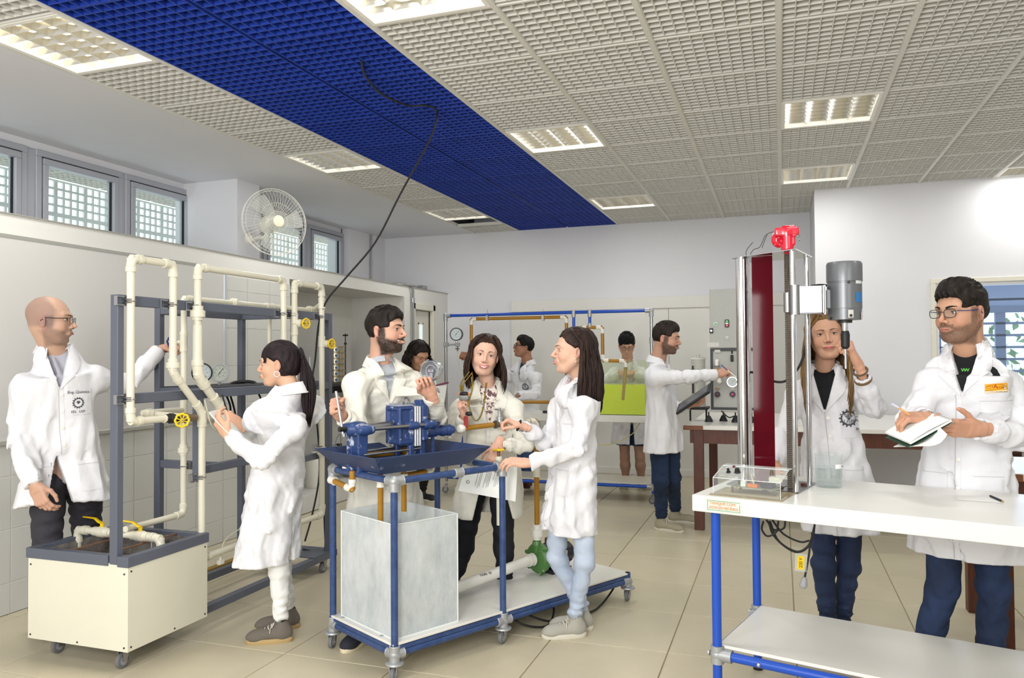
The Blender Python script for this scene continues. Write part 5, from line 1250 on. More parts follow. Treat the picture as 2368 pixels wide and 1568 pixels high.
# blue drip tray
m_cast=mat('chipped_blue_enamel','#2b4274',.4,col2='#c5ccda',vscale=16,vcon=(.575,.66),bump=.15,bscale=25); m_tray=mat('blue_painted_tray','#2b3a60',.42,col2='#98a1b6',vscale=9,vcon=(.66,.74),bump=.05)
tray=thing('drip_tray','dark blue flared metal drip tray on top of the trolley rails','tray',tuple(K(.3,.3,.912)))
tu0,tu1,tv0,tv1=.00,.53,.11,.51; ofs=.08; zb_,zr=.914,1.0
bt=[K(tu0,tv0,zb_),K(tu1,tv0,zb_),K(tu1,tv1,zb_),K(tu0,tv1,zb_)]; tp_=[K(tu0-ofs,tv0-ofs,zr),K(tu1+ofs,tv0-ofs,zr),K(tu1+ofs,tv1+ofs,zr),K(tu0-ofs,tv1+ofs,zr)]
mb=MB(); 
for i in range(4):
    j=(i+1)%4; mb=MB(); n_=nrm(np.cross(bt[j]-bt[i],tp_[i]-bt[i])); mb.sheet(np.array([[bt[i],tp_[i]],[bt[j],tp_[j]]]),.004,nv=n_); obj('side',mb,m_tray,tray,0)
mb=MB(); mb.prism(bt,(0,0,.004)); obj('bottom',mb,m_tray,tray,0)
# filter press
pr=thing('filter_press','chipped blue cast iron filter press with steel side rods, standing in the tray','filter press',tuple(K(.25,.33,.918)))
RK=np.array([KU,KW,zz]).T
def kb(n,u0,u1,v0,v1,z0,z1,m,ch=.006,par=pr): return obj(n,MB().box((u0,v0,z0),(u1,v1,z1),R=RK,o=KO,ch=ch),m,par)
bu0=PK(820,1000,.26)@np.array([0,0,0]) if False else 0
ku=lambda px,py,v: ((PK(px,py,v)-KO)@KU, PK(px,py,v)[2])
u_a=ku(826,1020,.28)[0]; u_b=ku(855,1020,.20)[0]
S=Sdf((-.16,.12,.90),(.16,.50,1.18),.0045)
S.add(rbox((.0,.325,1.112),(.026,.06,.022),.012)); S.add(cap((-.028,.33,1.112),(.030,.33,1.112),.034),.02)
for v in(.245,.405): S.add(cap((-.026,v,1.112),(.028,v,1.112),.022),.01); S.add(cap((0,.325,1.116),(0,v,1.112),.024,.020),.02)
for v in(.280,.372): S.add(rbox((0,v,1.0),(.028,.010,.10),.004),.006)
S.add(rbox((0,.33,1.0),(.010,.050,.085),.004),.006); S.add(rbox((.008,.325,.930),(.020,.070,.014),.006),.006); S.add(rbox((.0,.285,.985),(.022,.012,.022),.008),.01)
v_,f_=S.mesh(); ub_=(u_a+u_b)/2+.018; mb=MB(); mb.add(v_@RK.T+KO+KU*ub_,f_.tolist()); obj('tail_bracket',mb,m_cast,pr,180)
# chamber box, plates, head
cu0,cu1=ku(924,980,.26)[0]+.0,ku(958,980,.26)[0]; zc0,zc1=ku(940,1029,.26)[1],ku(940,940,.26)[1]
S=Sdf((-.02,.18,1.00),(.20,.48,1.27),.0045); W2=(cu1-cu0)
S.add(rbox((W2/2,.325,(zc0+zc1)/2),(W2/2,.065,(zc1-zc0)/2),.008))
S.sub(rbox((W2*.5,.26,(zc0+zc1)/2+.004),(W2*.34,.012,(zc1-zc0)*.40),.006),.003)
S.sub(rbox((0,.325,(zc0+zc1)/2),(.012,.045,(zc1-zc0)*.40),.008),.003)
S.add(cap((W2*.5,.39,1.115),(W2*.5,.415,1.115),.022),.01); S.add(cap((W2*.62,.250,1.115),(W2*1.0,.245,1.115),.020),.01)
v_,f_=S.mesh(); mb=MB(); mb.add(v_@RK.T+KO+KU*cu0,f_.tolist()); obj('chamber',mb,m_cast,pr,180)
obj('chamber_lid',MB().box((cu0-.002,.262,zc1),(cu1,.388,zc1+.007),R=RK,o=KO,ch=.003).box((cu0+.01,.33,zc1+.005),(cu0+.04,.37,zc1+.014),R=RK,o=KO,ch=.004),mat('dusty_cap','#8f93a5',.7),pr)
eb=K(cu0+.075,.31,zc1+.022); obj('lifting_eye',MB().ring(eb,KW,.018,.006,20,8).cyl(eb-zz*.014,eb-zz*.026,.010,10),m_steel,pr)
for k in range(3):
    a=cu1+.002+.014*k; obj('plate',MB().box((a,.255,zc0-.012),(a+.011,.395,zc1-.002),R=RK,o=KO,ch=.003),mat('bare_plate_metal','#b9bcc2',.4,.5,bump=.1,bscale=40),pr)
hu=cu1+.046
S=Sdf((-.02,.17,.99),(.16,.50,1.27),.0045)
S.add(rbox((.022,.325,1.125),(.022,.07,.095),.012)); S.add(cap((.02,.245,1.115),(.062,.245,1.115),.022),.01); S.add(cap((.02,.405,1.115),(.062,.405,1.115),.022),.01)
S.add(cap((.03,.33,1.06),(.13,.33,1.065),.030,.024),.01); S.add(rbox((.02,.30,1.225),(.018,.03,.016),.005),.004)
v_,f_=S.mesh(); mb=MB(); mb.add(v_@RK.T+KO+KU*hu,f_.tolist()); obj('head_block',mb,m_cast,pr,180)
for v in(.245,.405): obj('side_rod',MB().cyl(K(ub_,v,1.115),K(hu+.05,v,1.115),.0105,14),m_steel,pr)
obj('ram',MB().cyl(K(ub_,.33,1.112),K(cu0,.33,1.12),.019,16),m_steel,pr)
for v in(.27,.39): obj('lower_rod',MB().cyl(K(ub_,v,.99),K(hu,v,.995),.007,10),m_steel,pr)
for v in(.27,.39): kb('leg',cu1-.03,cu1+.0,v-.012,v+.012,.918,zc0,m_cast)
kb('leg',hu,hu+.03,.27,.39,.918,1.04,m_cast,.004)
obj('drain_pipe',MB().cyl(K(.04,.44,.965),K(.40,.44,.965),.019,14),m_brown,pr); elbow(pr,K(.3,.44,.965),K(.44,.44,.962),K(.44,.44,.90),.021,m_wpvc)
elbow(pr,K(.1,.44,.965),K(.02,.44,.965),K(.02,.44,.90),.021,m_wpvc)
sp=PK(784,993,.33); spe=K(ub_-.02,.33,1.112); obj('screw_spindle',MB().cyl(sp,spe,.0125,16),mat('oily_steel','#3d3e3c',.35,.8),pr)
lv=MB().cyl(PK(794,1003,.33)-zz*.01,P(777,905,Y=3.27),.0065,12); lvo=obj('lever',lv,m_chrome,pr); obj('lever_nut',MB().cyl(PK(795,1004,.33)-zz*.012,PK(795,1004,.33)+zz*.002,.010,6),m_steel,lvo)
obj('wire_loop',MB().tube(smooth_path([PK(786,1003,.33),PK(778,1015,.33),PK(776,1032,.33),PK(784,1036,.33),PK(788,1020,.33),PK(787,1003,.33)]),.0016,5),m_black,pr)
# outlet: tee, relief valve, gauge column
p0=K(hu+.12,.33,1.065); p1=PK(1062,1003,.33); p1[2]=p0[2]+.004
obj('outlet_body',MB().lathe([(0,.02),(0,.027),(.02,.027),(.03,.022),(.05,.023),(.06,.030),(.075,.030),(.085,.024),(.10,.031),(.115,.031),(.125,.022),(.14,.02)],p0,p1-p0,10),m_cast,pr)
pp=p0+(p1-p0)*.12; rv=V(pp[0],pp[1],0)
obj('relief_valve',MB().lathe([(0,.018),(.035,.018),(.037,.022),(.050,.022),(.052,.017),(.10,.019),(.125,.014),(.127,.017),(.14,.017),(.15,.010),(.165,.010),(.165,0)],pp+zz*.03,zz,14),m_brass,pr)
obj('valve_neck',MB().lathe([(0,.021),(.05,.021),(.05,.024),(.06,.024),(.06,0)],pp-zz*.01,zz,12),m_cast,pr)
obj('bypass_loop',MB().tube(smooth_path([pp-KU*.02+V(0,0,-.13),pp-KU*.02+V(0,0,.05),pp-KU*.015+V(0,0,.09),pp+V(0,0,.11)]),.011,10),m_tube,pr)
gx=PK(998,925,.33); ge=K(hu+.03,.30,1.20); gb_=V(gx[0],gx[1],ge[2]-.035); ge=ge-V(0,0,.035); 
elbow(pr,ge-KU*.04,gb_,gb_+zz*.1,.0125,m_tube)
obj('gauge_stem',MB().lathe([(0,.010),(.012,.010),(.012,.016),(.045,.016),(.045,.011),(.06,.011),(.06,.014),(.10,.014),(.10,0)],gb_+zz*.03,zz,6),m_joint,pr)
fz=gb_[2]+.105
fl_=MB().lathe([(0,0),(0,.043),(.006,.045),(.007,.040),(.011,.040),(.012,.045),(.018,.043),(.018,0)],V(gb_[0],gb_[1],fz),zz,24)
for k in range(8): a=2*math.pi*k/8; fl_.cyl(V(gb_[0]+.034*math.cos(a),gb_[1]+.034*math.sin(a),fz-.008),V(gb_[0]+.034*math.cos(a),gb_[1]+.034*math.sin(a),fz+.026),.005,6)
obj('diaphragm_flange',fl_,m_joint,pr); obj('black_adaptor',MB().cyl(V(gb_[0],gb_[1],fz+.018),V(gb_[0],gb_[1],fz+.05),.018,12),m_black,pr); obj('gauge_neck',MB().cyl(V(gb_[0],gb_[1],fz+.05),V(gb_[0],gb_[1],fz+.075),.014,6),m_steel,pr)
gc=V(gb_[0],gb_[1],fz+.070+.050); gd=cd(.45,-.89,.02) if False else nrm(V(.05,-1,.02))
G1=obj('clear_gauge_case',MB().lathe([(-.028,.050),(-.026,.056),(.022,.056),(.026,.052),(.026,.046),(-.026,.046),(-.028,.0)],gc,gd,32),see_through('gauge_case_glass','#dfe3e6','#e6eaec',.22,.08),pr)
obj('gauge_rim',MB().ring(gc+gd*.024,gd,.0525,.004,36,8).ring(gc-gd*.024,gd,.0525,.004,36,8),m_chrome,G1)
uu,vv2,_=frame(gd); obj('movement',MB().box((-.016,-.010,-.008),(.016,.004,.012),R=np.array([uu,vv2,gd]).T,o=gc).ring(gc+gd*.006,gd,.026,.005,24,6,a0=.3,a1=4.2).box((-.009,.014,0),(.009,.040,.006),R=np.array([uu,-vv2,gd]).T,o=gc-vv2*.0).cyl(gc,gc+gd*.012,.006,10),mat('movement_grey','#8a8790',.4,.5),G1)
# pipe from the press to the valve, riser down to the pump
v1=PK(1140,992,.33); v2=PK(1170,988,.33); v3=PK(1240,980,.33); v1[2]=v2[2]=v3[2]=p1[2]+.006
ppe=thing('press_feed_pipe','ochre feed pipe with chrome-wheeled brass valve running from the filter press to the pump riser','pipe',tuple(v1-zz*.02))
obj('pipe',MB().cyl(p1,v1,.0145,14),m_brown,ppe); obj('sealant_collar',MB().lathe([(0,.018),(.012,.024),(.03,.021),(.04,.015)],p1-(v1-p1)*.02,v1-p1,12),m_wpvc,ppe)
vc=(v1+v2)/2; obj('valve_body',MB().lathe([(-.035,.018),(-.035,.023),(-.02,.023),(-.012,.018),(.012,.018),(.02,.023),(.035,.023),(.035,.018)],vc,v2-v1,8),m_brass,ppe); obj('bonnet',MB().lathe([(0,.018),(.03,.016),(.032,.020),(.042,.020),(.045,.011),(.07,.009),(.08,.006),(.08,0)],vc,zz,10),m_joint,ppe)
handwheel(ppe,vc+zz*.085,zz,.027,m_chrome)
pipe_run(ppe,[v2,v3,V(v3[0],v3[1],.34)],.0155,m_pvc if False else m_brown,m_wpvc); obj('pale_pipe',MB().cyl(v2,v3-(v3-v2)*.25,.0165,14),m_pvc,ppe)
coupling(ppe,(v3[0],v3[1],.78),zz,.0165,.07,m_pvc); coupling(ppe,(v3[0],v3[1],.42),zz,.019,.09,m_wpvc,'union',True)
pm=thing('centrifugal_pump','green centrifugal pump with black motor on the white trolley deck','pump',(v3[0],v3[1],ZD))
pc=V(v3[0],v3[1],.265)+KU*.01
pb_=MB().lathe([(-.045,.02),(-.045,.03),(-.03,.032),(-.025,.075),(-.012,.088),(.015,.088),(.02,.078),(.03,.06),(.03,0)],pc,KU,28)
obj('volute',pb_,mat('green_enamel','#4c7a3f',.45,col2='#a9b8a4',vscale=18,vcon=(.56,.64),bump=.15,bscale=30),pm)
bb_=MB()
for k in range(6): a=2*math.pi*k/6+.3; c=pc+(KW*math.cos(a)+zz*math.sin(a))*.088; bb_.cyl(c-KU*.02,c+KU*.025,.012,10)
obj('lug',bb_,MATS['green_enamel'],pm); obj('outlet_neck',MB().cyl(V(v3[0],v3[1],.30),V(v3[0],v3[1],.395),.024,14),MATS['green_enamel'],pm)
mo=MB().lathe([(.03,.0),(.03,.055),(.05,.07),(.09,.072),(.22,.072),(.24,.066),(.26,.05),(.26,0)],pc,KU,24)
for k in range(12): a=math.pi*2*k/12; mo.bar(pc+KU*.08+(KW*math.cos(a)+zz*math.sin(a))*.070,pc+KU*.22+(KW*math.cos(a)+zz*math.sin(a))*.070,.005,.014,up=tuple(KW*math.cos(a)+zz*math.sin(a)))
obj('motor',mo,mat('black_motor','#22242b',.45),pm); obj('foot',MB().box((.06,-.06,-.10),(.22,.06,-.075),R=RK,o=pc).box((.08,-.035,-.09),(.20,.035,-.05),R=RK,o=pc),mat('black_motor','#22242b',.45),pm)
obj('terminal_box',MB().box((.09,-.045,.06),(.18,.045,.10),R=RK,o=pc,ch=.008),mat('brown_terminal_box','#4a3c2c',.5),pm); obj('rating_plate',MB().box((.10,-.0755,-.02),(.17,-.072,.03),R=RK,o=pc),mat('rating_plate','#c9ccc4',.4,.3),pm)
su=thing('suction_pipe','thick white suction pipe lying between the clear tank and the green pump','pipe',tuple(K(.8,.27,ZD)))
sa=K(ub+.006,.27,.225); sb_=pc-KU*.046; obj('pipe',MB().cyl(sa,sb_,.030,18),m_wpvc,su); coupling(su,sa+KU*.03,KU,.030,.06,m_wpvc,'union',True); coupling(su,sb_-KU*.02,KU,.029,.04,m_wpvc)
lt=MB(); mid=(sa+sb_)/2; put_text(lt,'TIGRE  50',.02,mid+nrm(V(.4,-.6,.7))*.0335,KU,np.cross(nrm(V(.4,-.6,.7)),KU)); obj('pipe_print',lt,mat('pipe_print','#3a3a3a',.6),su,0)
# drain pipes under the tray
dp=thing('drain_pipes','pair of ochre drain pipes with white elbows dropping from the tray into the clear tank','pipe',tuple(K(.1,.25,.6)))
for (px,zb2) in((880,.60),(934,.70)):
    a=PK(px,1120,.22); pa=V(a[0],a[1],.905); pbm=V(a[0],a[1],zb2); obj('pipe',MB().cyl(pa,pbm,.0135,12),m_brown,dp); coupling(dp,(a[0],a[1],.86),zz,.0155,.05,m_wpvc,'socket'); 
a=PK(934,1120,.22); b=PK(1000,1100,.26); pipe_run(dp,[V(a[0],a[1],.875),V(b[0],b[1],.875)],.013,m_brown,elb=False); elbow(dp,V(a[0],a[1],.875),V(b[0],b[1],.875),V(b[0],b[1],.915),.014,m_wpvc)
e1=PK(815,1130,.33); e1b=V(e1[0],e1[1],.82); pipe_run(dp,[V(e1[0],e1[1],.91),e1b,PK(772,1112,.50)],.0145,m_brown,m_wpvc); coupling(dp,PK(770,1111,.51),PK(772,1112,.50)-e1b,.0165,.04,m_wpvc,'cap')
# yellow handwheel valve behind the corner
hv=K(UR-.02,.24,ZT); yv=thing('gate_valve','small valve with yellow handwheel standing behind the trolley corner joint','valve',tuple(P(1153,1078,Y=4.15)))
a=P(1153,1068,Y=3.95); handwheel(yv,P(1153,1040,Y=3.95),zz,.030,m_yel); obj('stem',MB().cyl(P(1153,1058,Y=3.95),P(1153,1043,Y=3.95),.008,10),m_brass,yv); obj('body',MB().lathe([(0,.016),(.05,.016),(.05,.02),(.07,.02),(.07,.0)],P(1153,1085,Y=3.95),zz,12),m_pvc,yv); obj('pipe',MB().cyl(P(1153,1085,Y=3.95),V(*P(1153,1085,Y=3.95)[:2],.55),.013,12),m_pvc,yv); ORG
# ---------------------------------------------------------------- tall stirrer table (right)
T0=V(-.344,3.19,0); TD=nrm(V(1.074,-.292,0)); TW=V(-TD[1],TD[0],0); RT=np.array([TD,TW,zz]).T
def TT(a,b,z): return T0+TD*a+TW*b+V(0,0,z)
tbl=thing('lab_table','white topped table on bright blue tube legs with lower white shelf, nearest the camera','table',tuple(TT(.9,.34,0)))
obj('tabletop',MB().box((0,0,.836),(1.95,.70,.9),R=RT,o=T0,ch=.002),m_white,tbl)
ob=lambda n,a,b: obj(n,MB().cyl(TT(*a),TT(*b),.0185,18),m_tubeb,tbl)
for (a,b) in((.075,.06),(.055,.655),(1.9,.06),(1.9,.655)): ob('leg',(a,b,.02),(a,b,.836)); obj('foot_cap',MB().cyl(TT(a,b,0),TT(a,b,.03),.022,14),m_black,tbl)
ZS=.262
for b in(.06,.655): ob('rail',(.07,b,ZS),(1.9,b,ZS))
for a in(.065,1.9): ob('rail',(a,.06,ZS),(a,.655,ZS))
for (a,b) in((.075,.06),(.055,.655)):
    mb=MB(); c=TT(a,b,ZS); s=1 if b<.3 else -1
    mb.cyl(c-zz*.035,c+zz*.035,.0265,18); mb.cyl(c,c+TD*.06,.0255,16); mb.cyl(c,c+TW*s*.055,.0255,16); mb.cyl(c-TD*.03,c-TD*.038,.011,10); mb.ball(c,.029,14); obj('tube_joint',mb,m_joint,tbl)
obj('shelf',MB().box((.075,.07,.285),(1.9,.645,.299),R=RT,o=T0,ch=.002),m_white,tbl)
obj('rivet',MB().ball(TT(.245,.041,ZS),.009,10),m_chrome,tbl)
# label on the table edge
lb=obj('label_card',MB().box((.055,-.0035,.842),(.205,-.0005,.894),R=RT,o=T0),see_through('clear_pocket','#ffffff','#fafcfb',.12),tbl,0)
gl=MB()
for a,b,c,d in((.065,.195,.885,.8866),(.065,.195,.8480,.8496),(.065,.0666,.848,.8866),(.1935,.195,.848,.878)): gl.box((a,-.0052,c),(b,-.0045,d),R=RT,o=T0)
obj('label_border',gl,mat('label_green','#4fa66b',.6),lb,0)
tx=MB(); put_text(tx,'TANQUE COM',.0155,TT(.126,-.0048,.8760),TD,zz); put_text(tx,'AGITAÇÃO MECÂNICA',.0150,TT(.130,-.0048,.8590),TD,zz,sx=.74); obj('label_lettering',tx,mat('label_orange','#dc9a55',.6),lb,0)
# stirrer stand
st=thing('mechanical_stirrer','tall stirrer stand with chrome columns, dark red acrylic strip, lead screw and grey motor','stirrer',tuple(TT(.2,.4,.9)))
zb3,zt3_=.906,1.882
bp_=[TT(.04,.30,.9),TT(.355,.235,.9),TT(.355,.53,.9),TT(.04,.56,.9)]; obj('base_plate',MB().prism(bp_,(0,0,.006)),mat('steel_plate','#8f8f92',.3,.9),st,0)
tp2=[TT(.055,.345,zt3_),TT(.362,.222,zt3_),TT(.352,.535,zt3_),TT(.05,.56,zt3_)]; obj('top_plate',MB().prism(tp2,(0,0,.004)),m_chrome,st,0)
cA=P(1719,1000,Y=TT(.09,.37,0)[1]); 
ctop=lambda c,r_,n='column': obj(n,MB().cyl((c[0],c[1],zb3),(c[0],c[1],zt3_),r_,24),m_chrome,st)
ctop(P(1720,900,Y=3.53),.0285); ctop(P(1732,900,Y=3.60),.011)
fr_=TT(.338,.258,0); ctop(P(1838,1000,Y=3.345),.0115); ctop(P(1871,1000,Y=3.60),.0115)
yR=3.47; obj('red_acrylic_strip',MB().box(P(1745,1119,Y=yR)*[1,1,0]+[0,0,zb3],P(1786,600,Y=yR)*[1,1,0]+[0,.006,zt3_-.001]),see_through('dark_red_acrylic','#7a0a26','#8c0c30',.30),st,0)
sx=P(1825,900,Y=3.42); scw=[]
k=0; z=zb3; prof=[]
while z<zt3_-.003: prof+= [(z-zb3,.0112),(z-zb3+.004,.0138)]; z+=.008
obj('lead_screw',MB().lathe(prof,(sx[0],sx[1],zb3),zz,14),mat('dark_thread','#6d675e',.4,.7),st,20)
# carriage
cz0,cz1=P(1830,727,Y=3.4)[2],P(1830,665,Y=3.4)[2]; q1=P(1838,700,Y=3.345)
obj('slide_sleeve',MB().cyl((q1[0],q1[1],cz0-.005),(q1[0],q1[1],cz1+.005),.0185,20),m_steel,st); obj('screw_nut',MB().cyl((sx[0],sx[1],cz0+.01),(sx[0],sx[1],cz1-.02),.017,18),m_steel,st)
a=P(1846,700,Y=3.36); b=P(1903,700,Y=3.36)
obj('bracket_box',MB().box((a[0],3.35,cz0),(b[0],3.356,cz1),ch=.001).box((a[0],3.35,cz0),(b[0],3.42,cz0+.003)).box((b[0]-.004,3.35,cz0),(b[0]+.004,3.50,cz1)).box((b[0]+.004,3.38,cz0-.004),(b[0]+.012,3.52,cz1+.004)),m_steel,st)
obj('weld_bead',MB().tube([(a[0],3.348,cz0+.005*k+.002*(k%2)) for k in range(int((cz1-cz0)/.005))],.003,6),m_steel,st)
ym=3.46; mc=P(1953,680,Y=ym); mt,mbz=P(1953,607,Y=ym)[2],P(1953,740,Y=ym)[2]; rm=.067
md=thing if False else None
mo=obj('motor',MB().lathe([(0,0),(0,rm*.96),(.045,rm*.98),(.046,rm),(.15,rm),(.151,rm*.985),(mt-mbz-.08,rm*.985),(mt-mbz-.08,rm*1.04),(mt-mbz-.01,rm*1.04),(mt-mbz,rm*.98),(mt-mbz,0)],(mc[0],mc[1],mbz),zz,36),mat('grey_motor_enamel','#6f7275',.35,.4),st)
obj('motor_lug',MB().box((b[0]+.01,ym-.04,cz0+.02),(mc[0]-rm*.8,ym+.02,cz1-.012),ch=.004),mat('grey_motor_enamel','#6f7275',.35,.4),mo)
def sticker(n,a0,a1,z0,z1,m,par=mo):
    G=[[V(mc[0]+(rm+.0012)*math.sin(math.radians(t)),mc[1]-(rm+.0012)*math.cos(math.radians(t)),z) for z in(z0,z1)] for t in np.linspace(a0,a1,7)]; return obj(n,MB().sheet(np.array(G)[::-1]),m,par)
zq=lambda py: P(1953,py,Y=ym-.06)[2]
bs_=sticker('motor_plate',34,62,zq(699),zq(676),mat('sticker_blue','#2f6ea8',.4)); sticker('motor_label',34,64,zq(656),zq(646),mat('sticker_white','#cfd3d6',.5)); sticker('motor_label',6,24,zq(735),zq(717),mat('sticker_grey','#c2bfba',.4)); sticker('motor_label',58,76,zq(738),zq(722),mat('sticker_pink','#d5c4c8',.5))
bt_=MB(); 
for (t,py) in((10,653),(15,730),(-55,735)): t=math.radians(t); c=V(mc[0]+rm*math.sin(t),mc[1]-rm*math.cos(t),zq(py)); bt_.cyl(c,c+V(math.sin(t),-math.cos(t),0)*.003,.006,10)
obj('motor_screw',bt_,m_screw,mo)
obj('shaft_flange',MB().cyl((mc[0],mc[1],mbz-.012),(mc[0],mc[1],mbz),.028,20),m_screw,mo); obj('shaft',MB().cyl((mc[0],mc[1],mbz-.05),(mc[0],mc[1],mbz-.01),.0125,16),m_chrome,mo); obj('chuck',MB().lathe([(0,.008),(.01,.017),(.06,.018),(.075,.014),(.075,0)],(mc[0],mc[1],mbz-.12),zz,16),m_black,mo); obj('stirrer_rod',MB().cyl((mc[0],mc[1],mbz-.20),(mc[0],mc[1],mbz-.11),.005,10),m_chrome,mo)
# red gearmotor on top
rc=P(1817,550,Y=3.42); S=Sdf(rc-V(.08,.08,.09),rc+V(.08,.08,.07),.0035)
S.add(rbox(rc+V(.004,0,.022),(.048,.035,.018),.008)); S.add(cap(rc+V(.006,-.01,-.045),rc+V(.006,-.01,.02),.026),.006); S.add(ell(rc+V(-.028,.005,-.004),(.030,.022,.036)),.008); S.sub(ell(rc+V(-.020,-.02,-.014),(.012,.014,.014)),.004); S.add(rbox(rc+V(.012,.0,.042),(.026,.02,.007),.004),.004); S.add(cap(rc+V(.03,-.02,-.03),rc+V(.03,-.02,.02),.008),.004)
sdf_obj('red_gearmotor',S,mat('red_enamel','#c5122f',.22,spec=.6,coat=.4),st,180)
for dx in(-.015,.02): obj('motor_bolt',MB().cyl((rc[0]+dx,rc[1]-.01,zt3_),(rc[0]+dx,rc[1]-.01,rc[2]-.03),.005,8),m_steel,st)
obj('side_clip',MB().cyl(rc+V(.05,-.01,-.01),rc+V(.056,-.01,-.01),.01,10).cyl(rc+V(.05,-.01,.012),rc+V(.056,-.01,.012),.009,10),m_steel,st)
for pth in ([(1727,598),(1726,580),(1741,560)],[(1731,596),(1742,578),(1757,571),(1770,545),(1785,537),(1797,534)],[(1762,574),(1768,557),(1774,543)]):
    obj('loose_wire',MB().tube(smooth_path([P(*p_,Y=3.5) for p_ in pth]),.0014,6),m_black,st)
cb_=[P(1915,660,Y=3.5),P(1890,660,Y=3.55),P(1872,668,Y=3.6),P(1872,720,Y=3.62),P(1866,780,Y=3.62),P(1852,840,Y=3.60),P(1822,878,Y=3.58),P(1790,882,Y=3.56),P(1752,864,Y=3.55),P(1732,860,Y=3.58)]
obj('motor_cable',MB().tube(smooth_path(cb_),.0055,8),m_black,st)
obj('foot_bolt',MB().cyl(TT(.27,.30,.906),TT(.27,.30,.914),.011,6),mat('rust','#5b3426',.7),st); obj('foot_bolt',MB().cyl(TT(.33,.42,.906),TT(.33,.42,.916),.014,6),mat('rust','#5b3426',.7),st)
# control box under clear cover
cbx=thing('control_box','small stirrer control circuit under a bent clear acrylic cover at the table corner','control box',tuple(TT(.2,.13,.9)))
m_ac2=see_through('clear_acrylic','#ffffff','#f7fafa',.05,.04)
obj('base_sheet',MB().box((.06,.03,.9),(.345,.235,.904),R=RT,o=T0),see_through('tan_acrylic','#cdbfa2','#d8cdb6',.35),cbx,0); obj('plywood_base',MB().box((.09,.065,.904),(.325,.205,.909),R=RT,o=T0),mat('tan_board','#a8977a',.7),cbx)
prf=[(.05,.904),(.05,.968),(.17,1.002),(.215,1.002)]
for i in range(3): (b0_,z0_),(b1_,z1_)=prf[i],prf[i+1]; G=np.array([[TT(.07,b0_,z0_),TT(.07,b1_,z1_)],[TT(.335,b0_,z0_),TT(.335,b1_,z1_)]]); obj('cover_panel',MB().sheet(G,.003),m_ac2,cbx,0)
obj('cover_edge',MB().tube([TT(.07,.05,.904),TT(.07,.05,.968),TT(.07,.17,1.002),TT(.07,.215,1.002)],.0012,6).tube([TT(.335,.05,.904),TT(.335,.05,.968),TT(.335,.17,1.002),TT(.335,.215,1.002)],.0012,6).tube([TT(.07,.05,.968),TT(.335,.05,.968)],.0012,6).tube([TT(.07,.17,1.002),TT(.335,.17,1.002)],.0012,6),mat('edge_glint','#eef2f0',.3),cbx)
pcb=obj('circuit_board',MB().box((.13,.085,.932),(.31,.18,.934),R=RT,o=T0),mat('pcb_green','#7e8560',.6),cbx)
for a,b in((.135,.09),(.30,.09),(.14,.175),(.30,.175)): obj('standoff',MB().cyl(TT(a,b,.909),TT(a,b,.932),.0045,8),m_brass,cbx)
obj('terminal',MB().box((.195,.09,.934),(.235,.105,.948),R=RT,o=T0,ch=.001),mat('orange_plastic','#e0731d',.5),pcb); obj('relay',MB().box((.165,.10,.934),(.185,.12,.955),R=RT,o=T0),m_wpvc,pcb); obj('transformer',MB().box((.245,.10,.934),(.29,.15,.956),R=RT,o=T0),m_black,pcb); obj('capacitor',MB().cyl(TT(.145,.15,.934),TT(.145,.15,.954),.007,10),m_black,pcb)
rs=np.random.RandomState(4)
for k in range(9):
    a=V(rs.uniform(.13,.31),rs.uniform(.08,.18),.93); pts=[TT(*(a+V(rs.uniform(-.03,.03),rs.uniform(-.03,.03),rs.uniform(-.014,.025)))) for _ in range(4)]
    obj('wire',MB().tube(smooth_path(pts,5),.0014,5),[m_black,mat('red_wire','#a3202a',.5),mat('grey_wire','#8d8f94',.5),mat('violet_wire','#4e3a78',.5)][k%4],cbx)
nz=nrm(V(0,0,1)-TW*.28); 
def onc(a,t): return TT(a,.05+.12*t,.968+.034*t)
obj('knob',MB().lathe([(0,.013),(.004,.013),(.006,.0105),(.018,.009),(.020,.007),(.020,0)],onc(.15,.5),nz,18),m_black,cbx); obj('toggle_switch',MB().lathe([(0,.009),(.006,.009),(.007,.004),(.018,.0055),(.018,0)],onc(.115,.45),nz,12),m_black,cbx); obj('red_button',MB().lathe([(0,.006),(.005,.006),(.008,.003),(.008,0)],onc(.12,.9),nz,12),mat('dark_red_button','#5c1720',.4),cbx)
obj('socket_plate',MB().box((.27,.125,.955),(.315,.155,.975),R=RT,o=T0),mat('cream_plastic','#ded9c0',.5),cbx); obj('jack',MB().lathe([(0,.008),(.01,.007),(.02,.004),(.02,0)],onc(.285,.55),nz,12),m_brass,cbx)
for (a,t) in((.095,.55),(.10,.2),(.10,.85),(.14,.12),(.32,.75),(.32,.5),(.31,.25)): obj('tag_strip',MB().box((-.009,-.002,0),(.009,.002,.0006),R=RT,o=onc(a,t)+nz*.001),mat('pale_tag','#e9ecc4',.5),cbx,0)
obj('wood_stick',MB().cyl(onc(.20,.6)-zz*.006,TT(.225,.08,.95),.0025,6),mat('pale_wood','#d8c48a',.6),cbx)
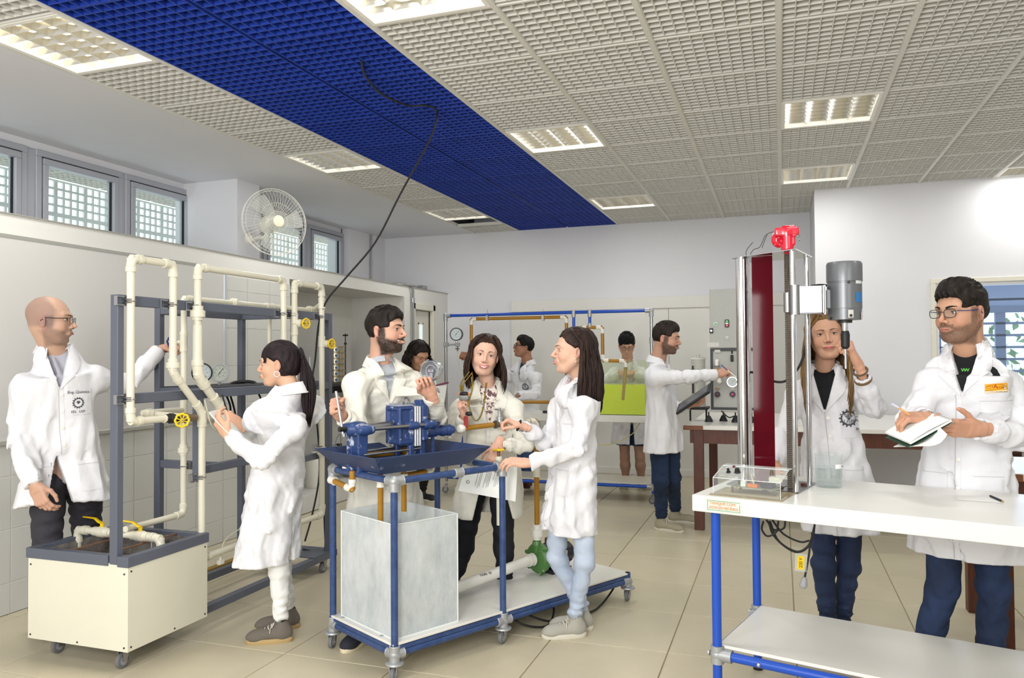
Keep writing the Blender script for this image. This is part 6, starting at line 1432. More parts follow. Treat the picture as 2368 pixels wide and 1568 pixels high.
# beaker
bc=P(1913,1125,Z=.905); bc=V(bc[0],bc[1],.9)+TW*.03; bk_=thing('beaker','glass beaker two thirds full of clear water on the white table','beaker',tuple(bc))
rb=.054; hb_=.140
obj('glass',MB().lathe([(.001,0),(.001,rb*.92),(.006,rb),(hb_-.006,rb),(hb_,rb*1.06),(hb_+.001,rb*1.04),(hb_-.004,rb*.97),(.008,rb*.965),(.005,rb*.9),(.005,0)],bc,zz,36),see_through('beaker_glass','#ffffff','#f8fafa',.02,.02),bk_); obj('water',MB().lathe([(.006,0),(.006,rb*.93),(.085,rb*.95),(.085,0)],bc,zz,30),see_through('clear_water','#f4f8f8','#f4f8f7',.02,.02),bk_,30)
bkl=MB().sheet(np.array([[bc+V((rb+.001)*math.sin(t),-(rb+.001)*math.cos(t),z) for z in(.082,.100)] for t in np.linspace(.45,1.45,8)])[::-1]); bl_=obj('paper_label',bkl,mat('paper_white','#e8e9e6',.7),bk_)
lm=MB(); put_text(lm,'A1',.012,bc+V((rb+.003)*math.sin(1.15),-(rb+.003)*math.cos(1.15),.092),(math.cos(1.15),math.sin(1.15),0),zz); obj('label_ink',lm,mat('blue_ink','#3c5f9a',.6),bl_,0)
# pencil and paper
pa=obj('sheet_of_paper',MB().box((0,0,0),(.15,.115,.0006),R=rotz(math.radians(-10)),o=P(2215,1156,Z=.901)),mat('paper_white','#e8e9e6',.7),label='small blank white sheet of paper lying on the white table top',cat='paper')
pe=thing('pencil','short black pencil lying across the small paper sheet on the table','pencil',tuple((P(2306,1154,Z=.906))))
a,b=P(2290,1147,Z=.906),P(2318,1159,Z=.906); obj('barrel',MB().cyl(a,b,.0042,6),m_black,pe); obj('tip',MB().cyl(b,b+(b-a)*.16,.004,8,r2=.0006),mat('pencil_wood','#b8975a',.6),pe)
# coiled cable below the table
cw=thing('hanging_cable','bundle of black cable with grey plug hanging under the white table beside its far leg','cable',tuple(P(1800,1205,Y=3.6)))
rs=np.random.RandomState(8)
for k,(pts) in enumerate([[(1765,1205),(1762,1225),(1775,1240),(1795,1230),(1800,1205)],[(1772,1202),(1790,1225),(1812,1222),(1816,1204)],[(1780,1205),(1800,1250),(1840,1275),(1866,1265),(1880,1240),(1884,1212)],[(1786,1203),(1812,1235),(1850,1253),(1872,1250)],[(1777,1205),(1787,1235),(1812,1262),(1843,1277),(1870,1262),(1884,1215)]]):
    obj('cable_loop',MB().tube(smooth_path([P(*p_,Y=3.52+.015*k) for p_ in pts]),.0042,8),m_black,cw)
obj('cable_end',MB().tube(smooth_path([P(*p_,Y=3.5) for p_ in[(1874,1250),(1871,1280),(1866,1310),(1861,1335)]]),.0042,8),m_black,cw)
pl=P(1859,1347,Y=3.5); S=Sdf(pl-V(.03,.03,.04),pl+V(.03,.03,.04),.003); S.add(cap(pl+V(.002,0,.014),pl-V(.002,0,.010),.011,.0165)); sdf_obj('plug',S,mat('grey_plug','#9a9b9e',.5),cw)
tg=P(1851,1301,Y=3.49); obj('tag_sleeve',MB().bar(tg+V(0,0,-.037),tg+V(.004,0,.037),.048,.002,up=(0,1,0)),see_through('clear_pocket','#ffffff','#fafcfb',.12),cw,0); tgc=obj('warning_tag',MB().bar(tg+V(0,-.002,-.028),tg+V(.003,-.002,.028),.027,.001,up=(0,1,0)),m_yel,cw,0)
tm=MB(); put_text(tm,'220 V',.018,tg+V(.0015,-.0032,0),(0,0,1),(-1,0,0)); obj('tag_lettering',tm,m_black,tgc,0)
# ---------------------------------------------------------------- wooden benches
def bench(label,x0,x1,y0,y1,z,legs,nm='wooden_bench'):
    t=thing(nm,label,'bench',((x0+x1)/2,(y0+y1)/2,0))
    obj('top',MB().box((x0,y0,z-.035),(x1,y1,z),ch=.003),m_white,t); obj('wood_edge',MB().box((x0-.03,y0-.02,z-.037),(x0+.13,y0+.012,z-.001),ch=.002),mat('worn_wood_edge','#7b4a2c',.5),t)
    obj('apron',MB().box((x0+.04,y0+.02,z-.15),(x1-.04,y0+.045,z-.037)),m_wood,t); obj('apron',MB().box((x0+.02,y0+.03,z-.15),(x0+.045,y1-.03,z-.037)),m_wood,t)
    for (x,y) in legs: obj('leg',MB().box((x-.04,y-.04,0),(x+.04,y+.04,z-.037),ch=.003),m_wood,t)
    return t
bench('long dark wood bench with white top along the far wall, under the control panel',-.75,2.1,6.64,8.22,.872,[(-.66,6.69),(-.66,8.15),(2.0,6.69),(2.0,8.15)])
bench('dark wood bench with white top behind the man with the notebook',.97,3.2,4.38,5.10,.872,[(1.02,4.43),(1.02,5.03),(3.1,4.43),(3.1,5.03)])
tr=thing('steel_tray','shiny steel tray on the bench behind the man with the notebook','tray',(1.55,4.75,.872)); obj('body',MB().box((1.30,4.6,.874),(1.9,4.9,.90),ch=.008),m_chrome,tr); obj('rim',MB().box((1.28,4.58,.900),(1.92,4.92,.905)),m_chrome,tr)
# control panel
YP=7.0; A=lambda px,py: P(px,py,Y=YP)
cp=thing('control_cabinet','grey two-tier control panel with push buttons, dial and black frame on the far bench','control panel',tuple(A(1688,960)*[1,1,0]+[0,0,.872]))
x0,x1=A(1632,0)[0],A(1744,0)[0]; zT,zM,zB=A(0,725)[2],A(1670,806)[2],A(1670,948)[2]
m_pg=mat('pale_grey_enamel','#a9aaa5',.5,var=.05,vscale=40)
obj('upper_cabinet',MB().box((x0,YP,zM+.004),(x1,YP+.22,zT),ch=.004),m_pg,cp); obj('lower_face',MB().box((x0+.02,YP+.008,zB+.02),(x1-.02,YP+.02,zM-.02)),m_pg,cp)
for a,b,c,d in((x0,x1,zM-.022,zM+.002),(x0,x1,zB,zB+.022),(x0,x0+.022,zB+.022,zM-.022),(x1-.022,x1,zB+.022,zM-.022)): obj('frame_bar',MB().box((a,YP,c),(b,YP+.03,d)).box((a,YP+.25,c),(b,YP+.28,d)),mat('black_frame','#33353b',.5),cp)
for px in(1638,1670,1700,1738):
    p_=A(px,955); obj('foot',MB().lathe([(0,.035),(.01,.035),(.05,.016),(.055,.006),(.085,.006),(.085,0)],(p_[0],YP+.04+(.1 if px==1670 else 0),.873),zz,18),m_black,cp)
def btn(px,py,r_,m,n='button',d=.02,rim=m_steel): p_=A(px,py); o=obj(n,MB().lathe([(0,r_),(d*.6,r_),(d,r_*.7),(d,0)],p_,(0,-1,0),18),m,cp); obj('bezel',MB().ring(p_-V(0,.004,0),(0,-1,0),r_,.004,20,6),rim,o); return o
btn(1655,750,.014,mat('green_lamp','#3f9a58',.3)); q2=A(1681,748); o=obj('start_stop_switch',MB().box(q2+V(-.018,-.012,-.034),q2+V(.018,0,.034),ch=.008),m_black,cp); obj('green_half',MB().box(q2+V(-.013,-.018,.006),q2+V(.013,-.01,.030),ch=.004),mat('green_lamp','#3f9a58',.3),o); obj('white_band',MB().box(q2+V(-.013,-.016,-.005),q2+V(.013,-.01,.005)),m_wpvc,o); obj('red_half',MB().box(q2+V(-.013,-.018,-.030),q2+V(.013,-.01,-.006),ch=.004),mat('red_lamp','#b02a3a',.3),o)
q2=A(1645,765); o=obj('black_switch',MB().box(q2+V(-.016,-.01,-.022),q2+V(.016,0,.022),ch=.002),m_black,cp); obj('switch_dial',MB().cyl(q2-V(0,.01,0),q2-V(0,.014,0),.009,12),m_steel,o)
btn(1681,781,.008,mat('amber_lamp','#8f7a2c',.4)); q2=A(1649,797); nl=obj('maker_plate',MB().box(q2+V(-.05,-.002,-.018),q2+V(.05,0,.018)),mat('plate_pale','#c3c2bd',.5),cp)
m_wcap=m_wpvc; e=A(1658,835); pipe_run(cp,[e+V(0,.02,0),e-V(0,.035,0),e-V(0,.035,.06)],.013,m_wpvc); q2=A(1658,850); obj('flow_glass',MB().cyl(q2-V(0,.035,.06),q2-V(0,.035,0)*1+V(0,0,.0),.020,14),mat('amber_tube','#a08a5e',.2),cp); obj('collar',MB().cyl(q2-V(0,.035,-.004),q2+V(0,-.035,.018),.026,14),mat('grey_plastic','#75767a',.5),cp)
q2=A(1664,882); obj('white_elbow',MB().ball(q2-V(0,.03,0),.022,12).cyl(q2-V(0,.03,0),q2+V(0,-.03,.06),.016,12),m_wpvc,cp)
q2=A(1693,826); obj('valve_knob',MB().box(q2+V(-.012,-.03,-.04),q2+V(.012,-.01,.02),ch=.005).cyl(q2+V(0,-.02,.03),q2+V(0,-.02,.055),.006,8),m_black,cp)
gauge(cp,A(1694,883)-V(0,.03,0),(0,-1,0),.045,'#b9bcc0','#d7dadd',.028,ang=45,stem=0,mrim=m_chrome)
for px in(1659,1694):
    q2=A(px,912); o=obj('rotary_dial',MB().lathe([(0,.026),(.006,.026),(.010,.022),(.010,0)],q2,(0,-1,0),24),mat('dial_navy','#2b2d45',.5),cp); obj('dial_centre',MB().lathe([(.010,.012),(.016,.012),(.018,.009),(.018,0)],q2,(0,-1,0),16),mat('dial_red' if px==1694 else 'dial_rust','#c14a58' if px==1694 else '#6d4a40',.4),o)
    tk=MB()
    for k in range(12): a=2*math.pi*k/12; c=q2+V(math.cos(a)*.0245,-.008,math.sin(a)*.0245); tk.ball(c,.0022,6)
    obj('dial_ticks',tk,m_wpvc,o); obj('caption_plate',MB().box(q2+V(-.02,-.002,.040),q2+V(.02,0,.058)),mat('plate_tan' if px==1659 else 'plate_pale','#948462' if px==1659 else '#c3c2bd',.5),cp)
q2=A(1659,812); obj('caption_plate',MB().box(q2+V(-.024,-.002,-.012),q2+V(.024,0,.012)),mat('plate_pale','#c3c2bd',.5),cp)
obj('mains_lead',MB().tube(smooth_path([A(1668,950),A(1685,965),A(1700,962),A(1715,966)]),.006,6),m_black,cp)
for (px,py,m) in((1738,828,m_pvc),(1738,862,m_joint),(1737,876,mat('red_wire','#a3202a',.5)),(1737,910,mat('green_hose','#2c7a4c',.5))): q2=P(px,py,Y=YP+.02); obj('side_fitting',MB().cyl(q2,q2+V(.09,0,0),.010,10),m,cp)
for px in(1738,1752): q2=A(px,0); obj('side_rail',MB().box((q2[0]+.03,YP,zB+.02),(q2[0]+.045,YP+.02,zM-.03)),mat('maroon_rail','#5a1f22',.5),cp)
# resin bottle beside the panel
bx=P(1616,945,Y=7.15); bt2=thing('filter_bottle','translucent cylindrical water filter bottle on black tray, left of the control panel','bottle',(bx[0],7.15,.94))
zq0,zq1=P(1616,940,Y=7.15)[2],P(1616,825,Y=7.15)[2]
obj('vessel',MB().lathe([(0,0),(0,.062),(zq1-zq0-.03,.062),(zq1-zq0-.02,.065),(zq1-zq0-.01,.06),(zq1-zq0,.03),(zq1-zq0+.0,.018),(zq1-zq0+.02,.018),(zq1-zq0+.02,0)],(bx[0],7.15,zq0),zz,28),see_through('milky_vessel','#dedfd8','#dfe0da',.55,.3),bt2); obj('cap_ring',MB().ring((bx[0],7.15,zq1-.02),zz,.063,.006,28,8),m_wpvc,bt2)
obj('inner_hose',MB().tube(smooth_path([(bx[0]-.03,7.10,zq0+.05),(bx[0]+.0,7.09,zq0+.2),(bx[0]+.03,7.1,zq1-.06)]),.005,6),m_pvc,bt2); obj('black_strip',MB().box((bx[0]-.05,7.086,zq0+.12),(bx[0]-.035,7.09,zq1-.08)),m_black,bt2); obj('black_tray',MB().box((bx[0]-.10,7.02,zq0-.022),(bx[0]+.09,7.25,zq0-.002),ch=.003),m_black,bt2)
for dx in(-.07,.07): obj('tray_leg',MB().cyl((bx[0]+dx,7.1,.872),(bx[0]+dx,7.1,zq0-.02),.008,8),m_black,bt2)
# ---------------------------------------------------------------- rig at the back with the yellow tank
YR=7.69; B=lambda px,py: P(px,py,Y=YR)
bg_=thing('fluid_test_frame','blue and silver tube frame with ochre pipe loops standing before the back wall','test rig',(-2.3,YR+.2,0))
xl,xr=B(1031,800)[0],B(1507,800)[0]; zt4=1.905; y2=YR+.42
m_galv=m_steel
obj('top_rail',MB().cyl((xl,YR,zt4),(xr,YR,zt4),.0165,14),m_tubeb,bg_)
for x in(xl,xr): obj('pole',MB().cyl((x,YR,.86 if x==xr else .12),(x,YR,zt4),.016,14),m_galv,bg_); obj('tube_joint',MB().cyl((x,YR,zt4-.06),(x,YR,zt4+.02),.024,14).cyl((x,YR,zt4),(x+(.06 if x==xl else -.06),YR,zt4),.024,14).ball((x,YR,zt4),.027,12),m_joint,bg_)
obj('tube_joint',MB().cyl((xr,YR,1.58),(xr,YR,1.64),.023,12),m_joint,bg_)
for (x,y) in((xr,YR),(xr,y2),(xl,y2)): obj('leg',MB().cyl((x,y,.10),(x,y,.84),.0175,14),m_tubeb,bg_)
for (x,y) in((xl,YR),(xr,YR),(xl,y2),(xr,y2)): caster(bg_,(x,y,0),(1,.3,0),.034,.10)
obj('table_top',MB().box((xl,YR-.03,.795),(xr+.02,y2+.03,.865),ch=.004),m_white,bg_); obj('small_plate',MB().box(tuple(B(1478,961)-V(0,.034,0)),tuple(B(1494,972)-V(0,.031,0))),mat('plate_grey','#8f8a84',.5),bg_)
obj('shelf',MB().box((xl,YR,.185),(xr,y2,.20)),mat('shelf_cream','#d3cfc0',.4),bg_)
for y in(YR,y2): obj('lower_rail',MB().cyl((xl,y,.165),(xr,y,.165),.0165,12),m_tubeb,bg_)
obj('tube_joint',MB().cyl((xr,YR,.13),(xr,YR,.20),.025,12).cyl((xr,YR,.165),(xr-.06,YR,.165),.024,12),m_joint,bg_)
ro=.0175
def bp(n,pts,m=m_brown): pipe_run(bg_,[B(*p_) for p_ in pts],ro,m,m_wpvc,name=n)
bp('pipe',[(1090,900),(1090,738),(1310,733),(1310,900)]); bp('pipe',[(1343,770),(1343,757.5),(1393,757),(1394,834),(1447,835),(1447,845)])
a,b=B(1447,838),B(1440,925); obj('dip_pipe',MB().cyl(a-V(0,-.02,0),b+V(0,.02,0),.019,12),mat('clear_brown_pipe','#a98f4e',.3),bg_)
bp('pipe',[(1130,930),(1290,930)])
for px,z_ in((1127,0),(1256,0)): p_=B(px,735); obj('pipe_clip',MB().box(p_+V(-.012,-.022,-.03),p_+V(.012,.022,.025)).cyl(p_,p_+V(0,0,.09),.005,8),m_joint,bg_)
for px,py in((1327,775),(1364,752)): p_=B(px,py); obj('drop_tube',MB().cyl((p_[0],YR,p_[2]),(p_[0],YR,zt4),.016,12),m_tubeb,bg_); obj('tube_joint',MB().cyl((p_[0],YR,zt4-.05),(p_[0],YR,zt4+.025),.023,12).cyl((p_[0],YR,p_[2]-.02),(p_[0],YR,p_[2]+.02),.022,12),m_joint,bg_)
gq=B(1055,773); gauge(bg_,gq,nrm(V(.15,-1,0)),.070,'#1d1e20','#dfe4e8',.05,ang=48,stem=.05); q2=B(1058,797)
obj('gauge_arm',MB().cyl(B(1030,797),q2,.010,10).box(q2-V(.022,.022,.022),q2+V(.022,.022,.022),ch=.004).box(B(1031,797)-V(.022,.022,.022),B(1031,797)+V(.03,.022,.022),ch=.004),m_joint,bg_)
obj('gauge_valve',MB().cyl(q2,q2-V(0,0,.07),.008,8).cyl(q2-V(.025,0,.045),q2+V(.02,0,-.045),.006,8),m_brass,bg_); obj('clear_hose',MB().tube(smooth_path([q2-V(0,0,.07),P(1062,840,Y=YR),P(1072,865,Y=YR),P(1090,895,Y=YR+.05)]),.005,6),mat('milky_hose','#cfccb4',.4),bg_)
obj('clear_hose',MB().tube(smooth_path([P(1480,978,Y=YR+.1),P(1460,1005,Y=YR+.1),P(1420,1025,Y=YR+.15),P(1380,1030,Y=YR+.15)]),.005,6),mat('yellowish_hose','#c9c07c',.4),bg_)
fk=thing('yellow_fluid_tank','open glass tank of bright yellow-green fluid on the back frame','tank',tuple(B(1440,960)*[1,1,0]+[0,.15,.866]))
fx0,fx1=B(1376,900)[0],B(1493,900)[0]; fy0,fy1=YR+.0,YR+.34; fzt=B(1440,833)[2]; fzl=B(1440,890)[2]
m_tg=see_through('tank_glass','#f6f8f4','#f8faf4',.03,.05)
for a,b,c,d in((fx0,fx1,fy0,fy0+.008),(fx0,fx1,fy1-.008,fy1),(fx0,fx0+.008,fy0+.008,fy1-.008),(fx1-.008,fx1,fy0+.008,fy1-.008)): obj('pane',MB().box((a,c,.867),(b,d,fzt)),m_tg,fk,0)
obj('yellow_fluid',MB().box((fx0+.009,fy0+.009,.872),(fx1-.009,fy1-.009,fzl)),see_through('fluorescent_fluid','#e6f500','#e0f000',.86,.1),fk,0)
ph=thing('dark_handset','small dark device lying on the back frame table','device',tuple(B(1262,945)*[1,1,0]+[0,.1,.866])); q2=B(1262,942)+V(0,.1,0); obj('body',MB().box(q2+V(-.06,-.03,-.012),q2+V(.05,.03,.012),ch=.008),mat('navy_plastic','#1d2230',.5),ph); ph.location=(q2[0],q2[1],.866); [setattr(c_,'location',(0,0,.866-q2[2]+.0130+.0)) for c_ in ph.children]
# ---------------------------------------------------------------- wall fan
FM=P(575,552,X=-4.665); fan=thing('wall_fan','white caged wall fan mounted on the pilaster between the window bays','fan',tuple(FM))
ax=nrm(cd(.66,-.75,.02)); fc=P(636,514,X=-4.28); mw=mat('white_plastic','#e3e1d6',.45)
obj('wall_plate',MB().lathe([(0,.055),(.015,.053),(.03,.035),(.06,.030),(.06,0)],FM,(1,0,0),24),mw,fan)
obj('arm',MB().tube(smooth_path([FM+V(.05,0,0),FM+V(.2,-.02,0),fc-ax*.20+V(0,0,-.14),fc-ax*.17+V(0,0,-.05)]),.018,12),mw,fan)
obj('motor_housing',MB().lathe([(-.23,0),(-.23,.05),(-.20,.075),(-.10,.08),(-.07,.06),(-.07,0)],fc,ax,24),mw,fan)
Rc=.30; uu,vv2,_=frame(ax)
cage=MB()
for (t,rr) in((0,Rc),(-.045,Rc*.97),(.02,Rc*.93)): cage.ring(fc+ax*t,ax,rr,.0035 if t==0 else .0018,44,5)
for s_,dz in((1,.07),(-1,-.075)):
    for rr in(.55,.3): cage.ring(fc+ax*dz*(1-rr*.35)*(1),ax,Rc*rr,.0013,36,4)
    for k in range(52):
        a=2*math.pi*k/52; e=uu*math.cos(a)+vv2*math.sin(a); cage.tube([fc+ax*dz+e*.04,fc+ax*dz*.95+e*Rc*.55,fc+ax*dz*.62+e*Rc*.85,fc+ax*0+e*Rc],.0010,4,cap=False)
o=obj('guard',cage,mw,fan,60); o['kind']='stuff'
obj('front_badge',MB().lathe([(0,.052),(.008,.052),(.012,.046),(.012,0)],fc+ax*.07,ax,24),mat('cream_plastic','#ded9c0',.5),fan)
for k in range(3):
    G=[]; 
    for i in range(8):
        r_=.045+.215*i/7; row=[]
        for j in range(5): a=2*math.pi*k/3+(j/4-.5)*(.9-.25*i/7)+.25*i/7; row.append(fc+ax*((j/4-.5)*-.045)+(uu*math.cos(a)+vv2*math.sin(a))*r_)
        G.append(row)
    obj('blade',MB().sheet(np.array(G),.002),see_through('clear_blade','#e8eae6','#eef0ee',.25),fan)
obj('blade_hub',MB().cyl(fc-ax*.05,fc+ax*.045,.035,18),mw,fan)
# ---------------------------------------------------------------- black cable from the ceiling
cps=[P(835,140,Z=3.1),P(845,175,Z=3.085),P(880,215,Z=3.07),P(940,243,Z=3.06),P(985,244,Z=3.07),P(1007,252,Z=3.08)]
y5=cps[-1][1]; cps+= [P(1010,275,Y=y5),P(988,335,Y=y5),P(925,450,Y=y5),P(868,560,Y=y5-.03),P(800,642,Y=y5-.05),P(757,693,Y=y5-.08),P(738,745,Y=y5-.1),P(729,830,Y=y5-.1),P(722,895,Y=y5-.1),P(735,1000,Y=4.95),P(738,1100,Y=4.85),P(722,1190,Y=4.8),P(705,1252,Y=4.75)]
hc_=obj('ceiling_cable',MB().tube(smooth_path(cps,6),.0065,8),m_black,label='long black cable hanging in a curve from the blue ceiling grid',cat='cable')
obj('floor_cable',MB().tube(smooth_path([P(752,1130,Y=4.75),P(750,1200,Y=4.72),P(752,1260,Y=4.68),P(745,1278,Y=4.66),P(700,1270,Y=4.6)]),.006,8),m_black,label='black cable running down beside the far post of the grey frame',cat='cable')
# ---------------------------------------------------------------- things in the alcove
sh_=struct('wall_alcove_counter',MB().box((XL-.7,6.6,1.17),(XL-.05,8.2,1.20)).box((XL-.7,6.62,1.05),(XL-.68,8.2,1.17)),mat('black_counter','#2a2a2c',.5))
sv=P(776,887,X=-4.5); stk=thing('sieve_shaker','stack of six brass and steel test sieves with clamp rods in the alcove','sieve stack',(sv[0],sv[1],1.20))
for k in range(6): obj('sieve',MB().lathe([(0,.096),(.004,.100),(.050,.100),(.053,.105),(.060,.105),(.062,.098),(.062,0)],(sv[0],sv[1],1.20+.064*k),zz,28),mat('sieve_metal','#b6ad98',.25,.9),stk)
for s in(-1,1): x=sv[0]+.07*s; obj('clamp_rod',MB().cyl((x,sv[1]+.085*s,1.2),(x,sv[1]+.085*s,1.72),.006,8).cyl((x-.03,sv[1]+.085*s,1.70),(x+.03,sv[1]+.085*s,1.70),.008,8).cyl((x,sv[1]+.085*s,1.60),(x,sv[1]+.085*s,1.62),.015,10),m_black,stk)
for k in range(6): q2=(sv[0]+.1*math.cos(-.9),sv[1]+.1*math.sin(-.9),1.225+.064*k); obj('sieve_label',MB().box(np.array(q2)-V(.012,.012,.012),np.array(q2)+V(.004,.012,.012)),mat('sticker_blue','#2f6ea8',.4),stk)
q2=P(718,915,X=-4.15); sb2=thing('socket_box','grey plastic socket box on the wall beside the alcove opening','socket box',tuple(q2)); obj('body',MB().box(q2-V(.06,.09,.09),q2+V(.04,.09,.09),ch=.01),mat('grey_box','#b7b9bd',.5),sb2); obj('lid',MB().box(q2+V(-.05,-.05,.09),q2+V(.02,.05,.14),ch=.006),mat('grey_box','#b7b9bd',.5),sb2); obj('pipe',MB().cyl(q2+V(-.02,.02,.1),q2+V(-.02,.02,.36),.011,8),m_joint,sb2)
q2=V(XL-.22,6.75,.161); jg=thing('white_jug','white plastic canister standing on the alcove ledge behind the grey frame','canister',tuple(q2)); obj('body',MB().lathe([(0,0),(0,.095),(.01,.10),(.25,.10),(.29,.08),(.31,.04),(.33,.035),(.33,0)],q2,zz,24),mat('white_pe','#e6e4da',.5),jg); obj('cap',MB().cyl(q2+V(0,0,.33),q2+V(0,0,.36),.04,16),m_wpvc,jg)
q2=V(XL-.22,7.55,.161); pt=thing('steel_pot','brushed steel pot on the alcove ledge next to the white canister','pot',tuple(q2)); obj('body',MB().lathe([(0,0),(0,.15),(.008,.155),(.22,.155),(.225,.160),(.23,.155),(.23,.15),(.02,.15),(.02,0)],q2,zz,28),m_steel,pt); obj('rim',MB().ring(q2+V(0,0,.225),zz,.157,.005,30,6),m_steel,pt)
q2=P(770,1040,X=-4.45); wb_=thing('plate_rack','small rack with black knobs and grey canister on the alcove wall bracket','rack',tuple(q2)); obj('shelf',MB().box(q2+V(-.12,-.16,-.012),q2+V(.1,.16,0)),m_steel,wb_); obj('canister',MB().lathe([(0,.05),(.07,.05),(.09,.03),(.09,0)],q2+V(0,-.05,0),zz,16),m_joint,wb_)
for dy in(-.13,.12): obj('knob',MB().lathe([(0,.008),(.03,.008),(.03,.03),(.05,.03),(.05,0)],q2+V(0,dy,0),zz,12),m_black,wb_)
for dy in(-.15,.15): obj('bracket',MB().box(q2+V(-.1,dy-.006,-.12),q2+V(.08,dy+.006,-.012)),m_steel,wb_)
# ================================================================ the people
def rel(a,p): return a+math.degrees(math.atan2(-p[0],p[1]))
jeans=mat('dark_blue_jeans','#161f36',.85,col2='#243658',vscale=5,bump=.2,bscale=200,bdist=.001)
jeans2=mat('washed_blue_jeans','#1f2c49',.85,col2='#465a7e',vscale=3.2,bump=.2,bscale=200,bdist=.001,vcon=(.5,.75))
ljeans=mat('pale_blue_jeans','#a8b6cc',.85,col2='#c2cddd',vscale=4,bump=.2,bscale=200,bdist=.001)
wpants=mat('white_trousers','#e9e9e8',.8,bump=.1); bpants=mat('black_trousers','#15161e',.8); gpants=mat('charcoal_trousers','#37353d',.85)
lace=mat('pale_shoelace','#d9d4c8',.8); sole_w=mat('off_white_sole','#d6d1c2',.6); sole_b=mat('black_sole','#141416',.5); sole_t=mat('tan_sole','#b49a6a',.6)
def gear(par,bvh,O,r,f,zn,u0,z0,R_=.036,letters=True,dark='#191b20'):
    mb=MB(); m=mat('emblem_black',dark,.8); 
    def q(u,v): 
        p=O+r*(u0+u)+ZC*(zn+z0+v); h=bvh.ray_cast(Vector(p+f*.5),Vector(-f),1.); return (np.array(h[0]) if h[0] is not None else p)+f*.0048
    n=14
    for k in range(n):
        a=2*math.pi*k/n; da=.11; P4=[q(R_*rr*math.cos(a+s*da),R_*rr*math.sin(a+s*da)) for rr,s in((.84,-1),(1.06,-.8),(1.06,.8),(.84,1))]; mb.add(P4,[(0,1,2,3)])
    N=30; G=np.array([[q(R_*rr*math.cos(2*math.pi*k/N),R_*rr*math.sin(2*math.pi*k/N)) for rr in(.70,.88)] for k in range(N+1)]); mb.sheet(G)
    for a in range(5):
        t=math.pi*(.5+.4*(a-2)*.5); e=q(.34*R_*math.cos(t),.1*R_+.30*R_*math.sin(t)); b_=q(0,-.18*R_); s_=nrm(np.cross(e-b_,f))*.0016; mb.add([b_-s_,b_+s_,e+s_,e-s_],[(0,1,2,3)])
    if letters:
        v,ff=text_mesh('EEL',.030*R_/.036); 
        for (txt,dv,sz) in(('EEL',.42*R_,.66*R_),('USP',-.42*R_,.66*R_)):
            v,ff=text_mesh(txt,sz); 
            mb.add(np.array([q(-x[0] if False else x[0]*-1*-1*(-1),dv+x[1])+f*.0008 for x in v]) if False else np.array([q(-x[0],dv+x[1])+f*.0008 for x in v]),ff)
    obj('pocket_emblem',mb,m,par,0)
def strip_text(par,bvh,O,r,f,zn,u0,z0,txt,size,m,name='stitched_lettering'):
    mb=MB(); v,ff=text_mesh(txt,size)
    def q(u,v_): 
        p=O+r*(u0-u)+ZC*(zn+z0+v_); h=bvh.ray_cast(Vector(p+f*.5),Vector(-f),1.); return (np.array(h[0]) if h[0] is not None else p)+f*.006
    mb.add([q(x[0],x[1]) for x in v],ff); obj(name,mb,m,par,0)
SHORT=dict(quiff=.008,side_burn=1,top=.016,t=.010,amp=.0026)
PEOPLE=[]
# 1 shaven-headed man at the left
c=J(114,741,2.93)
r1,b1,I1=person(dict(key='bald',label='man with shaved head and dark glasses, reaching through the grey pipe frame',seed=11,
 nb=J(128,822,2.98),ta=rel(12,c),pel=J(150,1070,3.05),hemc=J(150,1150,3.02),hem=.72,head=c,gaze=(rel(76,c),2,0),hs=1.04,
 arms={'R':(J(52,880,2.86),J(40,1005,2.84),J(82,1125,2.80)),'L':(J(226,858,3.16),J(292,892,3.36),J(372,806,3.56))},
 hands={'R':dict(d=cd(.45,-.1,-.9),back=cd(-.2,-1,.1),pose='hold'),'L':dict(d=cd(.9,.1,.15),back=cd(.2,.3,.9),pose='grip')},
 legs=[(J(112,1120,3.0),J(108,1300,3.0),G0(88,1462),cd(.75,-.6,0)),(J(195,1120,3.15),J(205,1300,3.38),V(-3.62,3.52,.095),cd(.9,-.2,0))],
 shirt=mat('grey_tee','#a9a9b4',.85),trousers=gpants,shoe=(mat('black_shoe','#17181c',.45),sole_b),skin='#c89f86',hair='#3a3034',brow='#3a2a22',
 shaved=1,beard='stubble',face=dict(w=1.0,jaw=1.02,nose=1.2,brow_t=.0026),slit=(.98,.075,.06),warm=0,vneck=.19,
 emblem=lambda rt,bvh,O,r,f,zn:(gear(rt,bvh,O,r,f,zn,-.085,-.27,.028,False,'#4a4a50'),strip_text(rt,bvh,O,r,f,zn,-.085,-.215,'Eng. Química',.020,mat('grey_thread','#55555c',.8)),strip_text(rt,bvh,O,r,f,zn,-.085,-.315,'EEL  USP',.018,mat('grey_thread','#55555c',.8)))))
glasses(b1,I1['R'],I1['c'],I1['sc'],I1['g'],'#1a1a1c')
